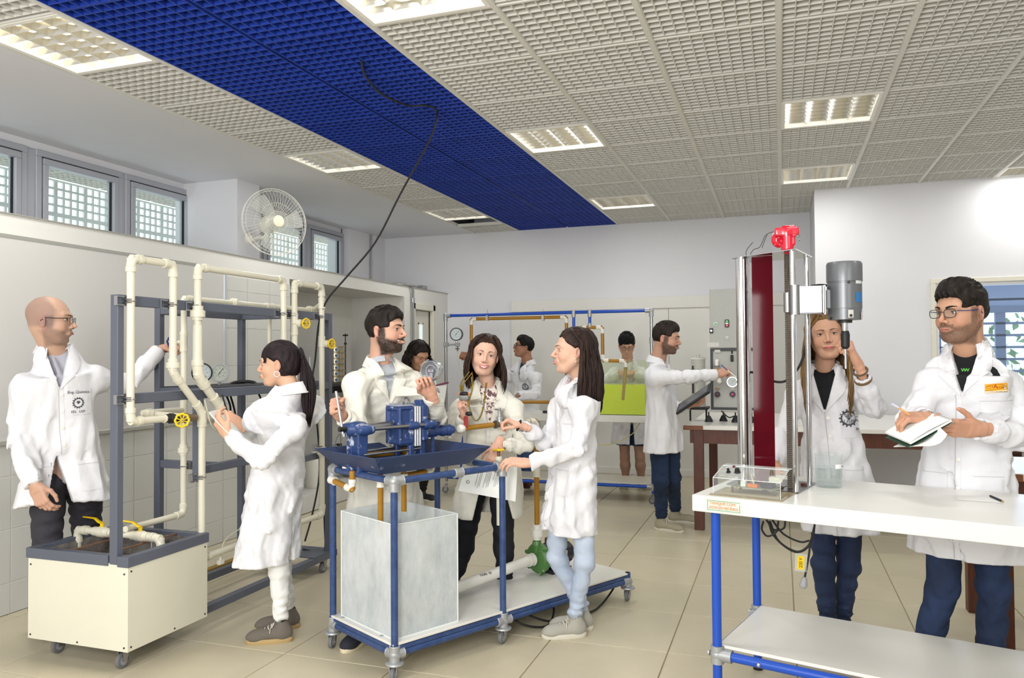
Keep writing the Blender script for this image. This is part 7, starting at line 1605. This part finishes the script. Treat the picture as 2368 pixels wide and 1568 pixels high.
# 2 girl with ponytail, seen from behind
c=J(645,842,3.42)
r2,b2,I2=person(dict(key='pony',fem=True,label='girl with long black ponytail in lab coat and white trousers, seen from behind, writing',seed=12,
 nb=J(668,918,3.42),ta=rel(-122,c),pel=J(640,1110,3.40),hemc=J(618,1300,3.40),hem=.415,head=c,gaze=(rel(-104,c),4,0),hs=.96,hair='#191214',hair2='#33252a',
 arms={'R':(J(618,958,3.62),J(598,1020,3.52),J(552,982,3.34)),'L':(J(682,968,3.24),J(606,1066,3.10),J(524,1003,3.06))},
 hands={'R':dict(d=cd(-.8,-.1,.6),back=cd(.1,-.9,.6),pose='pinch'),'L':dict(d=cd(-.6,.2,.75),back=cd(-.5,-.8,-.2),pose='hold')},
 legs=[(J(630,1130,3.46),J(648,1310,3.54),G0(668,1452),cd(-.85,-.25,0)),(J(630,1130,3.38),J(645,1320,3.41),G0(650,1483),cd(-1,-.15,0))],
 shirt=mat('white_shirt','#e8e6e2',.8),trousers=wpants,leg=.95,hemw=.95,shoe=(mat('taupe_suede_shoe','#6b645c',.9),sole_t,lace),shoeL=.255,skin='#d9ab8c',lipc='#b76e68',
 face=dict(w=.95,jaw=.88,nose=.7,brow_t=.002),front=0,vneck=0,vent=(.60,.03),waist=.98,legtop=.03,bd=1.06,
 cap=dict(t=.010,top=.012,cut=-.07,ears=1,slant=.036,back=.012,line=.062,amp=.0010,low=1)))
hb=MB(); Rh,hc=I2['R'],I2['c']; rs=np.random.RandomState(5); T=lambda q:hc+Rh@(np.asarray(q,float)*.96)
top=T((0,-.118,.050)); bk=-Rh[:,1]; bk=nrm(bk*[1,1,0])
for i in range(130):
    o=rs.uniform(-1,1,2); L=.36+rs.uniform(-.07,.03); W=[T((o[0]*.012,-.105+o[1]*.006,.052+o[1]*.008)),T((o[0]*.016,-.128,.060+o[1]*.01))]
    for k in range(1,9):
        t=k/8; sp_=math.sin(min(1,t*1.5)*1.57)*.046*(1-.55*max(0,t-.5)/.5); W.append(top+bk*(.012+.020*math.sin(t*2.6)+o[1]*sp_*.8)+np.cross(bk,ZC)*o[0]*sp_+cd(.02*t,-.02*t,-L*t-.0))
    hb.tube(W,[.006]*2+[.0095]*6+[.005,.0014],5,flat=.6)
obj('ponytail',hb,MATS['hair_pony'],r2,180); obj('hair_band',MB().ring(T((0,-.122,.058)),Rh[:,1],.018,.006,16,8),mat('black_band','#0e0e12',.7),r2)
hb=MB()
for s in(-1,1):
    for i in range(16):
        th=s*math.radians(4+46*i/15); W=[]
        for al in (20,38,55,70,82,92): a=math.radians(al); W.append(T(np.array([0,-.014,.036])+np.array([.086,.101,.095])*np.array([math.sin(a)*math.sin(th),math.sin(a)*math.cos(th),math.cos(a)])))
        W.append(W[-1]+V(0,0,-.012-.0008*i)); hb.tube(W,[.004,.0055,.006,.006,.0055,.0045,.001],5,flat=.5)
obj('fringe',hb,MATS['hair_pony'],r2,180)
obj('hoop_earring',MB().ring(T((-.080,-.006,-.052)),Rh[:,0],.014,.0011,20,6).ring(T((.080,-.006,-.052)),Rh[:,0],.014,.0011,20,6),mat('silver','#c9c9cc',.2,1),b2)
# 3 bearded man turning the lever
c=J(893,766,3.78)
r3,b3,I3=person(dict(key='beard',label='bearded dark-haired man in lab coat smiling, gripping the lever of the blue filter press',seed=13,
 nb=J(882,853,3.78),ta=rel(30,c),pel=J(890,1070,3.86),hemc=J(890,1200,3.86),hem=.585,head=c,gaze=(rel(60,c),-1,0),hs=1.04,hair='#17120f',hair2='#2b221d',
 arms={'R':(J(818,872,3.58),J(824,992,3.46),J(789,962,3.36)),'L':(J(958,868,3.98),J(1010,965,3.80),J(996,912,3.62))},
 hands={'R':dict(d=cd(-.28,-.75,.55),back=cd(-1,.1,-.1),pose='fist',sc=1.08),'L':dict(d=cd(-.35,-.35,.85),back=cd(-.2,.9,.3),pose='grip')},
 legs=[(J(862,1110,3.82),J(850,1290,3.80),G0(842,1482),cd(-.35,-.9,0)),(J(925,1110,3.95),J(935,1290,3.95),V(-1.96,3.98,.095),cd(.7,-.7,0))],
 shirt=mat('grey_polo','#a8acb4',.85),shirt_neck='polo',trousers=bpants,shoe=(mat('navy_canvas_shoe','#23262f',.8),mat('stained_sole','#cfc4a8',.6)),skin='#cf9f86',
 beard='full',face=dict(smile=.9,open=.0022,jaw=1.02,nose=1.2,look=(.3,0),brow_t=.0040),cap=dict(SHORT,seed=4),tufts=(120,.010),warm=1,bp=-.16))
# 4 curly girl in the background
c=J(968,822,6.9)
r4,b4,I4=person(dict(key='curl',fem=True,label='girl with dark curly hair looking down, half hidden behind the bearded man',seed=14,vox=.011,
 nb=J(965,868,6.95),ta=rel(25,c),pel=J(965,1000,6.95),hem=.6,head=c,gaze=(rel(32,c),26,0),hs=1.10,hair='#140f0d',hair2='#2a1f1b',
 arms={'R':(J(935,878,6.85),J(930,940,6.8),J(968,925,6.65)),'L':(J(996,878,7.0),J(1008,940,6.9),J(1010,915,6.75))},hands={'L':dict(d=cd(.6,-.4,.4),back=cd(.4,.6,.5),pose='hold')},
 legs=[(J(955,1010,6.9),J(958,1080,6.9),V(-3.42,6.9,.095),cd(.5,-.8,0)),(J(980,1010,7.0),J(985,1080,7.0),G0(978,1158),cd(.85,-.5,0))],
 shirt=mat('dark_top','#2a2a30',.85),trousers=bpants,shoe=(mat('black_trainer','#1a1b1e',.6),sole_w),skin='#b98869',
 face=dict(w=.95,jaw=.88,brow_t=.002),pockets=0,cap=dict(t=.012,top=.014,cut=-.1,ears=0,part=-.01,side=.01),strands=dict(len=.24,n=110,part=-.01,wave=.012,wf=16,flare=.06,r=.011,front=64)))
# 5 smiling woman with the stopwatch
c=J(1121,822,4.22)
r5,b5,I5=person(dict(key='watch',fem=True,label='smiling woman with long brown hair and floral top, holding a stopwatch on a lanyard',seed=15,
 nb=J(1128,902,4.26),ta=rel(4,c),pel=J(1135,1070,4.30),hemc=J(1128,1190,4.30),hem=.52,head=c,gaze=(rel(2,c),3,9),hs=.98,hair='#241713',hair2='#4b3228',
 arms={'R':(J(1062,930,4.22),J(1046,1018,4.10),J(1073,962,3.98)),'L':(J(1192,930,4.24),J(1212,1030,4.12),J(1152,1030,3.98))},
 hands={'R':dict(d=cd(-.25,-.45,.85),back=cd(-1,.1,-.1),pose='grip'),'L':dict(d=cd(-.35,-.3,-.85),back=cd(.1,-1,.35),pose='relaxed')},
 legs=[(J(1098,1110,4.3),J(1072,1270,4.3),G0(1045,1402),cd(-.2,-.9,0)),(J(1160,1110,4.3),J(1165,1270,4.3),G0(1168,1402),cd(.3,-.9,0))],
 shirt=mat('floral_top','#ece3dc',.8,col2='#6b4a52',vscale=38,vcon=(.50,.56)),trousers=bpants,leg=1.05,shoe=(mat('black_shoe','#17181c',.45),sole_b),skin='#dfb199',lipc='#c0656b',
 face=dict(w=.95,jaw=.90,smile=1,open=.0030,nose=.7,look=(-.2,0),brow_t=.0022,brow_h=.0255),flare=1.12,slit=(.96,.13,0),vneck=.23,warm=1,bp=-.155,
 cap=dict(t=.011,top=.014,cut=-.09,part=-.012,ears=0,slant=.044,line=.078),strands=dict(len=.235,n=170,part=-.012,front=60,fwd=.035,flare=.035,r=.0080)))
# 6 woman in profile
c=J(1326,813,3.98)
r6,b6,I6=person(dict(key='prof',fem=True,label='long-haired woman in profile in lab coat and pale jeans, hand on the brown pipe valve',seed=16,
 nb=J(1338,893,4.0),ta=rel(-66,c),pel=J(1325,1080,4.0),hemc=J(1314,1240,4.0),hem=.535,head=c,gaze=(rel(-80,c),-2,0),hs=.99,hair='#1d1413',hair2='#42302a',
 arms={'R':(J(1292,925,4.16),J(1262,1022,4.10),J(1206,985,3.95)),'L':(J(1352,925,3.86),J(1338,1036,3.76),J(1222,1070,3.64))},
 hands={'R':dict(d=cd(-.9,-.1,.35),back=cd(.3,.2,.9),pose='pinch'),'L':dict(d=cd(-1,.05,.06),back=cd(0,-.35,1),pose=([(16,30,18),(18,32,20),(20,34,22),(24,36,22)],HAND['flat'][1]))},
 legs=[(J(1290,1120,4.08),J(1288,1290,4.02),G0(1346,1456),cd(-.95,0,0)),(J(1345,1120,3.94),J(1352,1300,3.92),G0(1330,1472),cd(-1,-.12,0))],
 shirt=mat('pink_top','#caa9a4',.8),trousers=ljeans,leg=.92,shoe=(mat('grey_canvas_shoe','#a5a399',.85),sole_w,lace),shoeL=.255,skin='#dcae94',lipc='#bb6a66',
 face=dict(w=.95,jaw=.88,smile=.9,open=.0022,nose=1.15,look=(.3,0),brow_t=.0022,brow_h=.025),vneck=.20,bp=-.15,
 cap=dict(t=.010,top=.014,cut=-.09,part=0,ears=1,slant=.040,line=.074),strands=dict(len=.345,n=170,part=0,front=96,fwd=.03,flare=.03,r=.0085)))
obj('earring',MB().ball(I6['c']+I6['R']@np.array([-.084,.0,-.040]),.005,8).ball(I6['c']+I6['R']@np.array([-.084,.0,-.055]),.0042,8),mat('gold_and_pearl','#d9c79a',.25,.6),b6)
w6_=J(1200,984,3.94); obj('hair_tie_bracelet',MB().ring(w6_,cd(-.9,-.1,.35),.0285,.0045,20,8),mat('black_band','#0e0e12',.7),r6)
# 7 man with glasses at the far gauge
c=J(1211,803,8.2)
r7,b7,I7=person(dict(key='gauge',label='man with glasses in profile at the back, hand on the valve below the dial gauge',seed=17,vox=.011,
 nb=J(1218,845,8.22),ta=rel(-48,c),pel=J(1215,945,8.22),hem=.56,head=c,gaze=(rel(-76,c),-10,0),hs=1.0,hair='#15110f',
 arms={'R':(J(1178,862,8.36),J(1128,850,8.2),J(1085,822,8.0)),'L':(J(1240,868,8.06),J(1240,912,8.0),J(1195,915,7.95))},
 hands={'R':dict(d=cd(-1,0,.1),back=cd(0,-.8,.4),pose='fist')},
 legs=[(J(1205,955,8.3),J(1207,1045,8.3),V(-2.78,8.3,.095),cd(-.6,-.6,0)),(J(1225,955,8.2),J(1222,1045,8.2),G0(1222,1128),cd(-.2,-.9,0))],
 shirt=mat('teal_shirt','#1d4a4c',.85),trousers=mat('mid_jeans','#46608c',.85),shoe=(mat('maroon_shoe','#5a2b2c',.7),sole_w),skin='#a8775a',
 face=dict(nose=1.),cap=dict(SHORT,seed=7,quiff=.014),pockets=0,emblem=lambda rt,bvh,O,r,f,zn:gear(rt,bvh,O,r,f,zn,-.085,-.26,.038,True)))
glasses(b7,I7['R'],I7['c'],I7['sc'],I7['g'],'#1a1a1c',thick=.002)
# 8 boy behind the yellow tank
c=J(1449,797,8.34)
r8,b8,I8=person(dict(key='boy',label='young man with black bowl-cut hair and glasses in shorts, bent over the yellow tank',seed=18,vox=.011,
 nb=J(1452,840,8.44),ta=rel(6,c),pel=J(1458,965,8.46),hem=.50,head=c,gaze=(rel(2,c),30,0),hs=1.02,hair='#100d0e',
 arms={'R':(J(1418,855,8.44),J(1392,885,8.3),J(1440,862,8.14)),'L':(J(1486,855,8.44),J(1505,880,8.3),J(1462,862,8.14))},
 hands={'R':dict(d=cd(.8,-.2,-.3),back=cd(0,-.6,.8),pose='hold'),'L':dict(d=cd(-.9,-.2,-.1),back=cd(0,-.6,.8),pose='hold')},
 bare=1,shorts_z=.475,legs=[(J(1443,980,8.46),J(1445,1058,8.46),V(-1.62,8.46,.095),cd(-.3,-.9,0)),(J(1474,980,8.46),J(1480,1058,8.46),V(-1.45,8.46,.095),cd(.2,-.9,0))],
 shirt=mat('white_shirt','#e8e6e2',.8),trousers=mat('denim_shorts','#223759',.85),shoe=(mat('beige_shoe','#9c937c',.8),sole_w),skin='#c99a7c',
 face=dict(w=1.0,brow_t=.003,squint=.6,nose=.8),pockets=0,slit=(.95,.03,0),cap=dict(t=.016,top=.022,cut=-.045,line=.050,ears=1,side=-.0,amp=.003),tufts=(60,.012)))
glasses(b8,I8['R'],I8['c'],I8['sc'],I8['g'],'#3a3a3e')
# 9 man with the tablet
c=J(1541,783,6.42)
r9,b9,I9=person(dict(key='tablet',label='bearded man in profile in lab coat and dark jeans, reaching to the control panel',seed=19,vox=.0095,
 nb=J(1524,842,6.45),ta=rel(72,c),pel=J(1533,975,6.45),hemc=J(1534,1045,6.45),hem=.67,head=c,gaze=(rel(76,c),8,0),hs=1.06,hair='#1a1412',hair2='#33261f',
 arms={'R':(J(1516,862,6.30),J(1588,872,6.24),J(1660,866,6.38)),'L':(J(1532,868,6.62),J(1556,945,6.62),J(1592,938,6.42))},
 hands={'R':dict(d=cd(.85,.1,.35),back=cd(-.2,-.7,.7),pose='pinch'),'L':dict(d=cd(.9,-.1,.1),back=cd(.1,-.3,-.9),pose='hold')},
 legs=[(J(1524,1010,6.38),J(1528,1110,6.38),G0(1530,1226),cd(.8,-.5,0)),(J(1548,1010,6.55),J(1555,1110,6.55),G0(1562,1208),cd(.95,-.2,0))],
 shirt=mat('white_shirt','#e8e6e2',.8),trousers=mat('navy_jeans','#172540',.85,col2='#203656',vscale=4),leg=1.05,shoe=(mat('cream_trainer','#a39c86',.8),sole_w,lace),skin='#c4947a',
 beard='trim',front=0,face=dict(nose=1.1,brow_t=.004),cap=dict(SHORT,seed=12,quiff=.012),tufts=(80,.012),vneck=.16,bp=-.15))
# 10 fair-haired woman behind the motor
c=J(1911,776,4.16)
r10,b10,I10=person(dict(key='fair',fem=True,label='woman with long fair hair behind the tall stirrer, holding its shaft below the grey motor',seed=20,
 nb=J(1906,868,4.18),ta=rel(0,c),pel=J(1930,1080,4.22),hemc=J(1945,1225,4.22),hem=.575,head=c,gaze=(rel(3,c),0,-5),hs=1.0,hair='#5d4128',hair2='#a3804e',hr_=.4,
 arms={'R':(J(1842,892,4.18),J(1812,1000,4.10),J(1790,1075,4.0)),'L':(J(1974,892,4.18),J(2022,948,3.98),J(1983,838,3.80),.085)},
 hands={'L':dict(d=cd(-.42,-.15,.9),back=cd(.85,-.5,.35),pose='grip',sc=.98),'R':dict(d=cd(-.1,-.3,-.9),back=cd(-.4,-.9,0),pose='relaxed')},
 legs=[(J(1905,1120,4.22),J(1905,1310,4.16),G0(1915,1492),cd(0,-1,0)),(J(1962,1120,4.22),J(1962,1310,4.24),G0(1950,1482),cd(.2,-.9,0))],
 shirt=mat('black_tee','#121317',.85),trousers=jeans2,shoe=(mat('black_shoe','#17181c',.45),sole_b),skin='#d5a385',lipc='#b5605e',brow='#5a4230',iris='#4a3524',
 face=dict(w=.95,jaw=.90,nose=.8,brow_t=.0024,brow_h=.0235,squint=.85),vneck=.20,bp=-.150,
 cap=dict(t=.010,top=.012,cut=-.09,part=.0,ears=0,slant=.044,line=.078),strands=dict(len=.38,n=220,part=0,front=60,fwd=.14,flare=.03,r=.0100,inn=.02,front_len=1.1),
 emblem=lambda rt,bvh,O,r,f,zn:gear(rt,bvh,O,r,f,zn,-.108,-.235,.042,True)))
dwr=nrm(J(1983,838,3.80)-J(2022,948,3.98)); obj('bracelet',MB().ring(J(1989,858,3.83),dwr,.030,.006,20,8),mat('brown_bracelet','#6b5a44',.5,.2),r10); obj('leather_strap',MB().ring(J(1996,878,3.86),dwr,.033,.0065,20,8),mat('leather_strap','#6a4e33',.6),r10)
def patch(rt,bvh,O,r,f,zn):
    u0,z0=-.118,-.165
    def q(u,v,o=.0045): 
        p=O+r*(u0+u)+ZC*(zn+z0+v); h=bvh.ray_cast(Vector(p+f*.5),Vector(-f),1.); return (np.array(h[0]) if h[0] is not None else p)+f*o
    G=np.array([[q(.034*(1-2*a),.018*(1-2*b)-.003*(1-2*a)) for a in np.linspace(0,1,6)] for b in np.linspace(0,1,4)])
    bd=obj('badge',MB().sheet(G,.002,nv=f),mat('badge_yellow','#e9a91c',.6),rt,60)
    G=np.array([[q(.033*(1-2*a),-.0105-.006*b-.003*(1-2*a),.0052) for a in np.linspace(0,1,6)] for b in (0,1)])
    obj('badge_band',MB().sheet(G),mat('badge_cream','#eee3c0',.6),bd)
    mb=MB(); N=28; G=np.array([[q(-(.030+w_)*math.cos(t),.005+(.0105+w_)*math.sin(t)+.0028*math.cos(t),.0055) for w_ in (-.0014,0)] for t in np.linspace(0,2*math.pi,N+1)]); mb.sheet(G)
    for txt,sz,dx,dz in(('CLE',.0105,-.0155,.0045),('A',.021,0,.0055),('LCO',.0105,.0155,.0045)):
        v,ff=text_mesh(txt,sz); mb.add([q(-(x[0]+dx),dz+x[1]-.09*(x[0]+dx)*-1*-1,.0058) for x in v],ff)
    obj('badge_lettering',mb,mat('badge_red','#b3361e',.6),bd,0)
    mb=MB(); v,ff=text_mesh('AÇÚCAR E ÁLCOOL S/A',.0062); mb.add([q(-x[0],-.0135+x[1]-.09*x[0],.006) for x in v],ff); obj('badge_caption',mb,mat('badge_ink','#20242e',.6),bd,0)
# 11 man with the notebook
c=J(2222,724,3.74)
r11,b11,I11=person(dict(key='note',label='dark-haired man with beard and dark-framed glasses writing in a spiral notebook',seed=21,
 nb=J(2236,820,3.76),ta=rel(-12,c),pel=J(2230,1090,3.78),hemc=J(2236,1290,3.78),hem=.60,head=c,gaze=(rel(-38,c),4,0),hs=1.07,hair='#171310',hair2='#2f2721',
 arms={'R':(J(2150,868,3.74),J(2104,975,3.64),J(2142,966,3.42)),'L':(J(2328,868,3.84),J(2368,1010,3.70),J(2258,992,3.44))},
 hands={'R':dict(d=cd(-.95,-.1,.05),back=cd(-.2,-.3,.9),pose='pinch',sc=1.02),'L':dict(d=cd(-1,-.1,.05),back=cd(0,-.9,-.4),pose=([(8,16,10),(10,18,12),(14,22,14),(22,30,16)],[(.02,.026,-.004),(.045,.052,-.01),(.068,.066,-.012),(.088,.074,-.012)]),sc=1.04)},
 legs=[(J(2192,1110,3.78),J(2180,1360,3.76),V(.55,3.74,.095),cd(0,-1,0)),(J(2280,1110,3.80),J(2298,1360,3.8),V(.82,3.80,.095),cd(.3,-.9,0))],
 shirt=mat('black_tee','#121317',.85),trousers=jeans,leg=1.0,hemw=1.2,shoe=(mat('black_shoe','#17181c',.45),sole_b),skin='#c69577',lipc='#a86a60',
 beard='patchy',face=dict(nose=1.15,jaw=1.0,look=(.15,0),brow_t=.0044,brow_h=.0235,brow_tilt=.002),cap=dict(quiff=.022,side_burn=1,top=.018,t=.009,amp=.0028,seed=9),tufts=(110,.014),vneck=.19,bp=-.165,
 emblem=lambda rt,bvh,O,r,f,zn:patch(rt,bvh,O,r,f,zn)))
glasses(b11,I11['R'],I11['c'],I11['sc'],I11['g'],'#2a2622',temple='#2b3a78',w=.0245,h=.0165)
# ================================================================ things held in the hands
m_paper=mat('paper_white','#e8e9e6',.7); m_ink=mat('print_ink','#7c7f86',.8)
def quad(a,b,c,d,n=2,bend=0,m_=2):
    a,b,c,d=[np.asarray(q,float) for q in(a,b,c,d)]; nn=nrm(np.cross(b-a,d-a)); G=[]
    for i in range(n):
        s=i/(n-1); G.append([ (a*(1-s)+d*s)*(1-t)+(b*(1-s)+c*s)*t+nn*bend*math.sin(math.pi*s) for t in np.linspace(0,1,m_)])
    return np.array(G)
# papers and pen of the girl with the ponytail
A_,B_,C_,D_=J(482,953,3.02),J(506,946,3.22),J(584,1020,3.26),J(562,1031,3.06)
t=thing('paper_pad','thin pad of white paper held by the girl with the ponytail','paper',tuple(J(530,990,3.1)))
for k in range(3): obj('sheet',MB().sheet(quad(A_,B_,C_,D_,5,.006)+V(.002*k,0,-.0035*k),.001),m_paper,t)
pn=thing('pen','black pen in the hand of the girl with the ponytail','pen',tuple(J(520,940,3.2))); obj('barrel',MB().cyl(J(514,914,3.30),J(528,962,3.18),.0045,10),m_black,pn); obj('tip',MB().cyl(J(528,962,3.18),J(530,970,3.16),.003,8,r2=.0008),m_steel,pn)
# spiral notebook and pen of the man at the right
S1,S2,T1,T2=J(2143,950,3.46),J(2200,971,3.30),J(2047,1000,3.42),J(2104,1024,3.24)
nbk=thing('spiral_notebook','open spiral notebook with dark green inner cover, held by the man at the right','notebook',tuple(J(2120,990,3.35)))
obj('page_block',MB().sheet(quad(T1,T2,S2,S1,4,0)+V(0,0,0),.007),m_paper,nbk); obj('top_page',MB().sheet(quad(T1,T2,S2,S1,6,.006)+V(0,0,.002),.0008),m_paper,nbk)
U1,U2=J(2066,1033,3.34),J(2138,1031,3.18)
obj('green_cover',MB().sheet(quad(T1-V(0,0,.02),T2-V(0,0,.02),S2-V(0,0,.010),S1-V(0,0,.010),3,0),.002),mat('dark_green_card','#23402f',.6),nbk)
obj('folded_page',MB().sheet(quad(U1,U2,J(2190,1004,3.20),S1-V(0,-.0,.016),7,-.016),.0015),m_paper,nbk)
sp_=MB()
for k in range(22): c=S1+(S2-S1)*(k+.5)/22-V(0,0,.006); sp_.ring(c,S2-S1,.0095,.0009,12,4)
o=obj('spiral_binding',sp_,m_chrome,nbk); o['kind']='stuff'
pn=thing('ballpoint_pen','clear ballpoint pen with orange barrel in the writing hand of the man with the notebook','pen',tuple(J(2090,950,3.36))); obj('barrel',MB().cyl(J(2078,943,3.37),J(2104,960,3.35),.004,8),mat('orange_barrel','#d9975a',.4),pn); obj('cap',MB().cyl(J(2062,934,3.38),J(2080,944,3.37),.0048,8),mat('pale_cap','#b9bfce',.3),pn)
# stopwatch with lanyard, printed sheet
Yw2=3.93; W_=lambda x,y,d=0: J(x,y,Yw2+d)
sw=thing('stopwatch','grey and black stopwatch with orange buttons in the hand of the smiling woman','stopwatch',tuple(W_(1073,925)))
S=Sdf(W_(1073,917)-V(.05,.05,.05),W_(1073,917)+V(.05,.05,.05),.003); S.add(ell(W_(1073,919),(.031,.017,.022))); sdf_obj('case',S,mat('grey_case','#8b8c88',.5),sw); S=Sdf(W_(1073,911)-V(.05,.05,.03),W_(1073,911)+V(.05,.05,.03),.003); S.add(ell(W_(1073,911),(.030,.0185,.013))); sdf_obj('black_top',S,m_black,sw)
for x in(1062,1084): obj('orange_button',MB().ball(W_(x,911,-.01),.0065,10),mat('orange_button','#e2701c',.4),sw)
ly=thing('lanyard','black and yellow lanyard strap hanging from the neck of the smiling woman','lanyard',tuple(W_(1095,960)))
for pts,n in (([(1066,905),(1067,885),(1085,860)],'strap'),([(1070,905),(1072,888),(1092,862)],'strap'),([(1090,872),(1092,900),(1084,930),(1089,955),(1099,973),(1110,965),(1118,940),(1122,908),(1125,885)],'strap')):
    pp=smooth_path([W_(x,y,.06 if y<890 else .0 if x<1105 else .08) for x,y in pts],6); 
    for q in range(3): obj(n if q!=1 else 'stripe',MB().tube([p_+XC*(.0028*(q-1)) for p_ in pp],.0018,6),m_black if q!=1 else mat('strap_yellow','#c6a521',.6),ly)
obj('black_buckle',MB().ball(W_(1084,957,-.01),.016,12,sc=(1.3,.5,.8)),m_black,ly); rtg=obj('red_tag',MB().box(W_(1077,976,-.01)+V(-.012,-.003,-.032),W_(1077,976,-.01)+V(.012,.003,.032),ch=.003),mat('red_tag','#8d2a28',.6),ly); obj('tag_cord',MB().cyl(W_(1077,965,-.01),W_(1078,948,-.01),.001,5),m_black,ly)
sh=thing('printed_sheet','printed sheet of paper hanging from the smiling woman\'s hand behind the trolley rail','paper',tuple(J(1130,1120,3.9)))
a,b,c,d=J(1074,1082,3.93),J(1196,1076,3.90),J(1192,1160,3.88),J(1060,1135,3.93); obj('sheet',MB().sheet(quad(a,b,c,d,4,.004),.001),m_paper,sh)
ik=MB(); ex_=(b-a); ey=(d-a)
for i,(s0,s1,t0_) in enumerate([(.1,.8,.30),(.1,.9,.35),(.12,.85,.38),(.1,.9,.46),(.1,.7,.49),(.1,.9,.52),(.1,.88,.55),(.2,.6,.62),(.1,.9,.66),(.1,.9,.69),(.1,.8,.72)]):
    p0=a+ex_*t0_+ey*s0-YC*.004; p1=a+ex_*t0_+ey*s1-YC*.004; w_=nrm(ex_)*.0012; ik.add([p0-w_,p0+w_,p1+w_,p1-w_],[(0,1,2,3)])
ik.ring(a+ex_*.14+ey*.62-YC*.004,YC,.008,.0016,16,4); o=obj('printed_lines',ik,m_ink,sh,0); o['kind']='stuff'
# sheet of the curly-haired girl
sc_=thing('clipboard_sheet','white sheet with dark red top edge held by the girl with curly hair','paper',tuple(J(1010,905,6.72))); obj('sheet',MB().sheet(quad(J(984,893,6.7),J(1034,886,6.62),J(1028,930,6.62),J(986,945,6.7),3),.002),m_paper,sc_); obj('edge',MB().cyl(J(1003,893,6.68),J(1036,885,6.61),.010,8),mat('maroon_edge','#7a4a5e',.6),sc_)
# tablet and pen
tc=J(1605,922,6.30); tdir=nrm(J(1644,894,6.28)-J(1568,945,6.34)); tn=nrm(cd(-.52,-.10,.80)); tw=nrm(np.cross(tdir,tn)); tn=np.cross(tw,tdir); R_=np.array([tdir,tw,-tn]).T
tb3=thing('tablet','dark tablet device held by the man at the control panel','tablet',tuple(tc)); obj('body',MB().box((-.165,-.10,-.010),(.165,.10,.010),R=R_,o=tc,ch=.006),mat('tablet_black','#1f2023',.35),tb3); obj('screen',MB().box((-.14,-.08,-.0115),(.14,.08,-.0100),R=R_,o=tc),mat('screen_glass','#3a3c40',.12),tb3); obj('screen',MB().box((-.14,-.08,.0100),(.14,.08,.0115),R=R_,o=tc),mat('screen_glass','#3a3c40',.12),tb3)
pn=thing('blue_pen','blue and white pen in the hand of the man at the control panel','pen',tuple(J(1686,850,6.3))); obj('barrel',MB().cyl(J(1668,844,6.32),J(1682,856,6.33),.005,8),mat('blue_ink','#3c5f9a',.6),pn); obj('tip_half',MB().cyl(J(1682,856,6.33),J(1702,872,6.36),.0045,8),m_wpvc,pn)
# zigzag print on the black shirt
f3=head_frame(rel(-12,(J(2222,724,3.74))))[:,1]
for k in range(6):
    pts_=[J(2206+3.4*(k+e),856+(4 if (k+e)%2 else -3),3.62)+f3*.0 for e in(0,1)]
    q0=[]; 
    for p_ in pts_:
        h=None
        for o_ in r11.children:
            if o_.name.startswith('shirt') and not o_.name.startswith('shirt_'):
                vs=np.array([v.co[:] for v in o_.data.vertices])+ORG[r11.name]
                if k==0 or 'sbv' not in globals(): sbv=BVHTree.FromPolygons([Vector(x) for x in vs],[tuple(pp.vertices) for pp in o_.data.polygons])
                h=sbv.ray_cast(Vector(p_+f3*.4),Vector(-f3),.8)
                break
        q0.append((np.array(h[0]) if h is not None and h[0] is not None else p_)+f3*.003)
    if k==0: zm=MB()
    zm.cyl(q0[0],q0[1],.0018,6)
obj('zigzag_print',zm,mat('lime_print','#6fd05a',.6),r11)
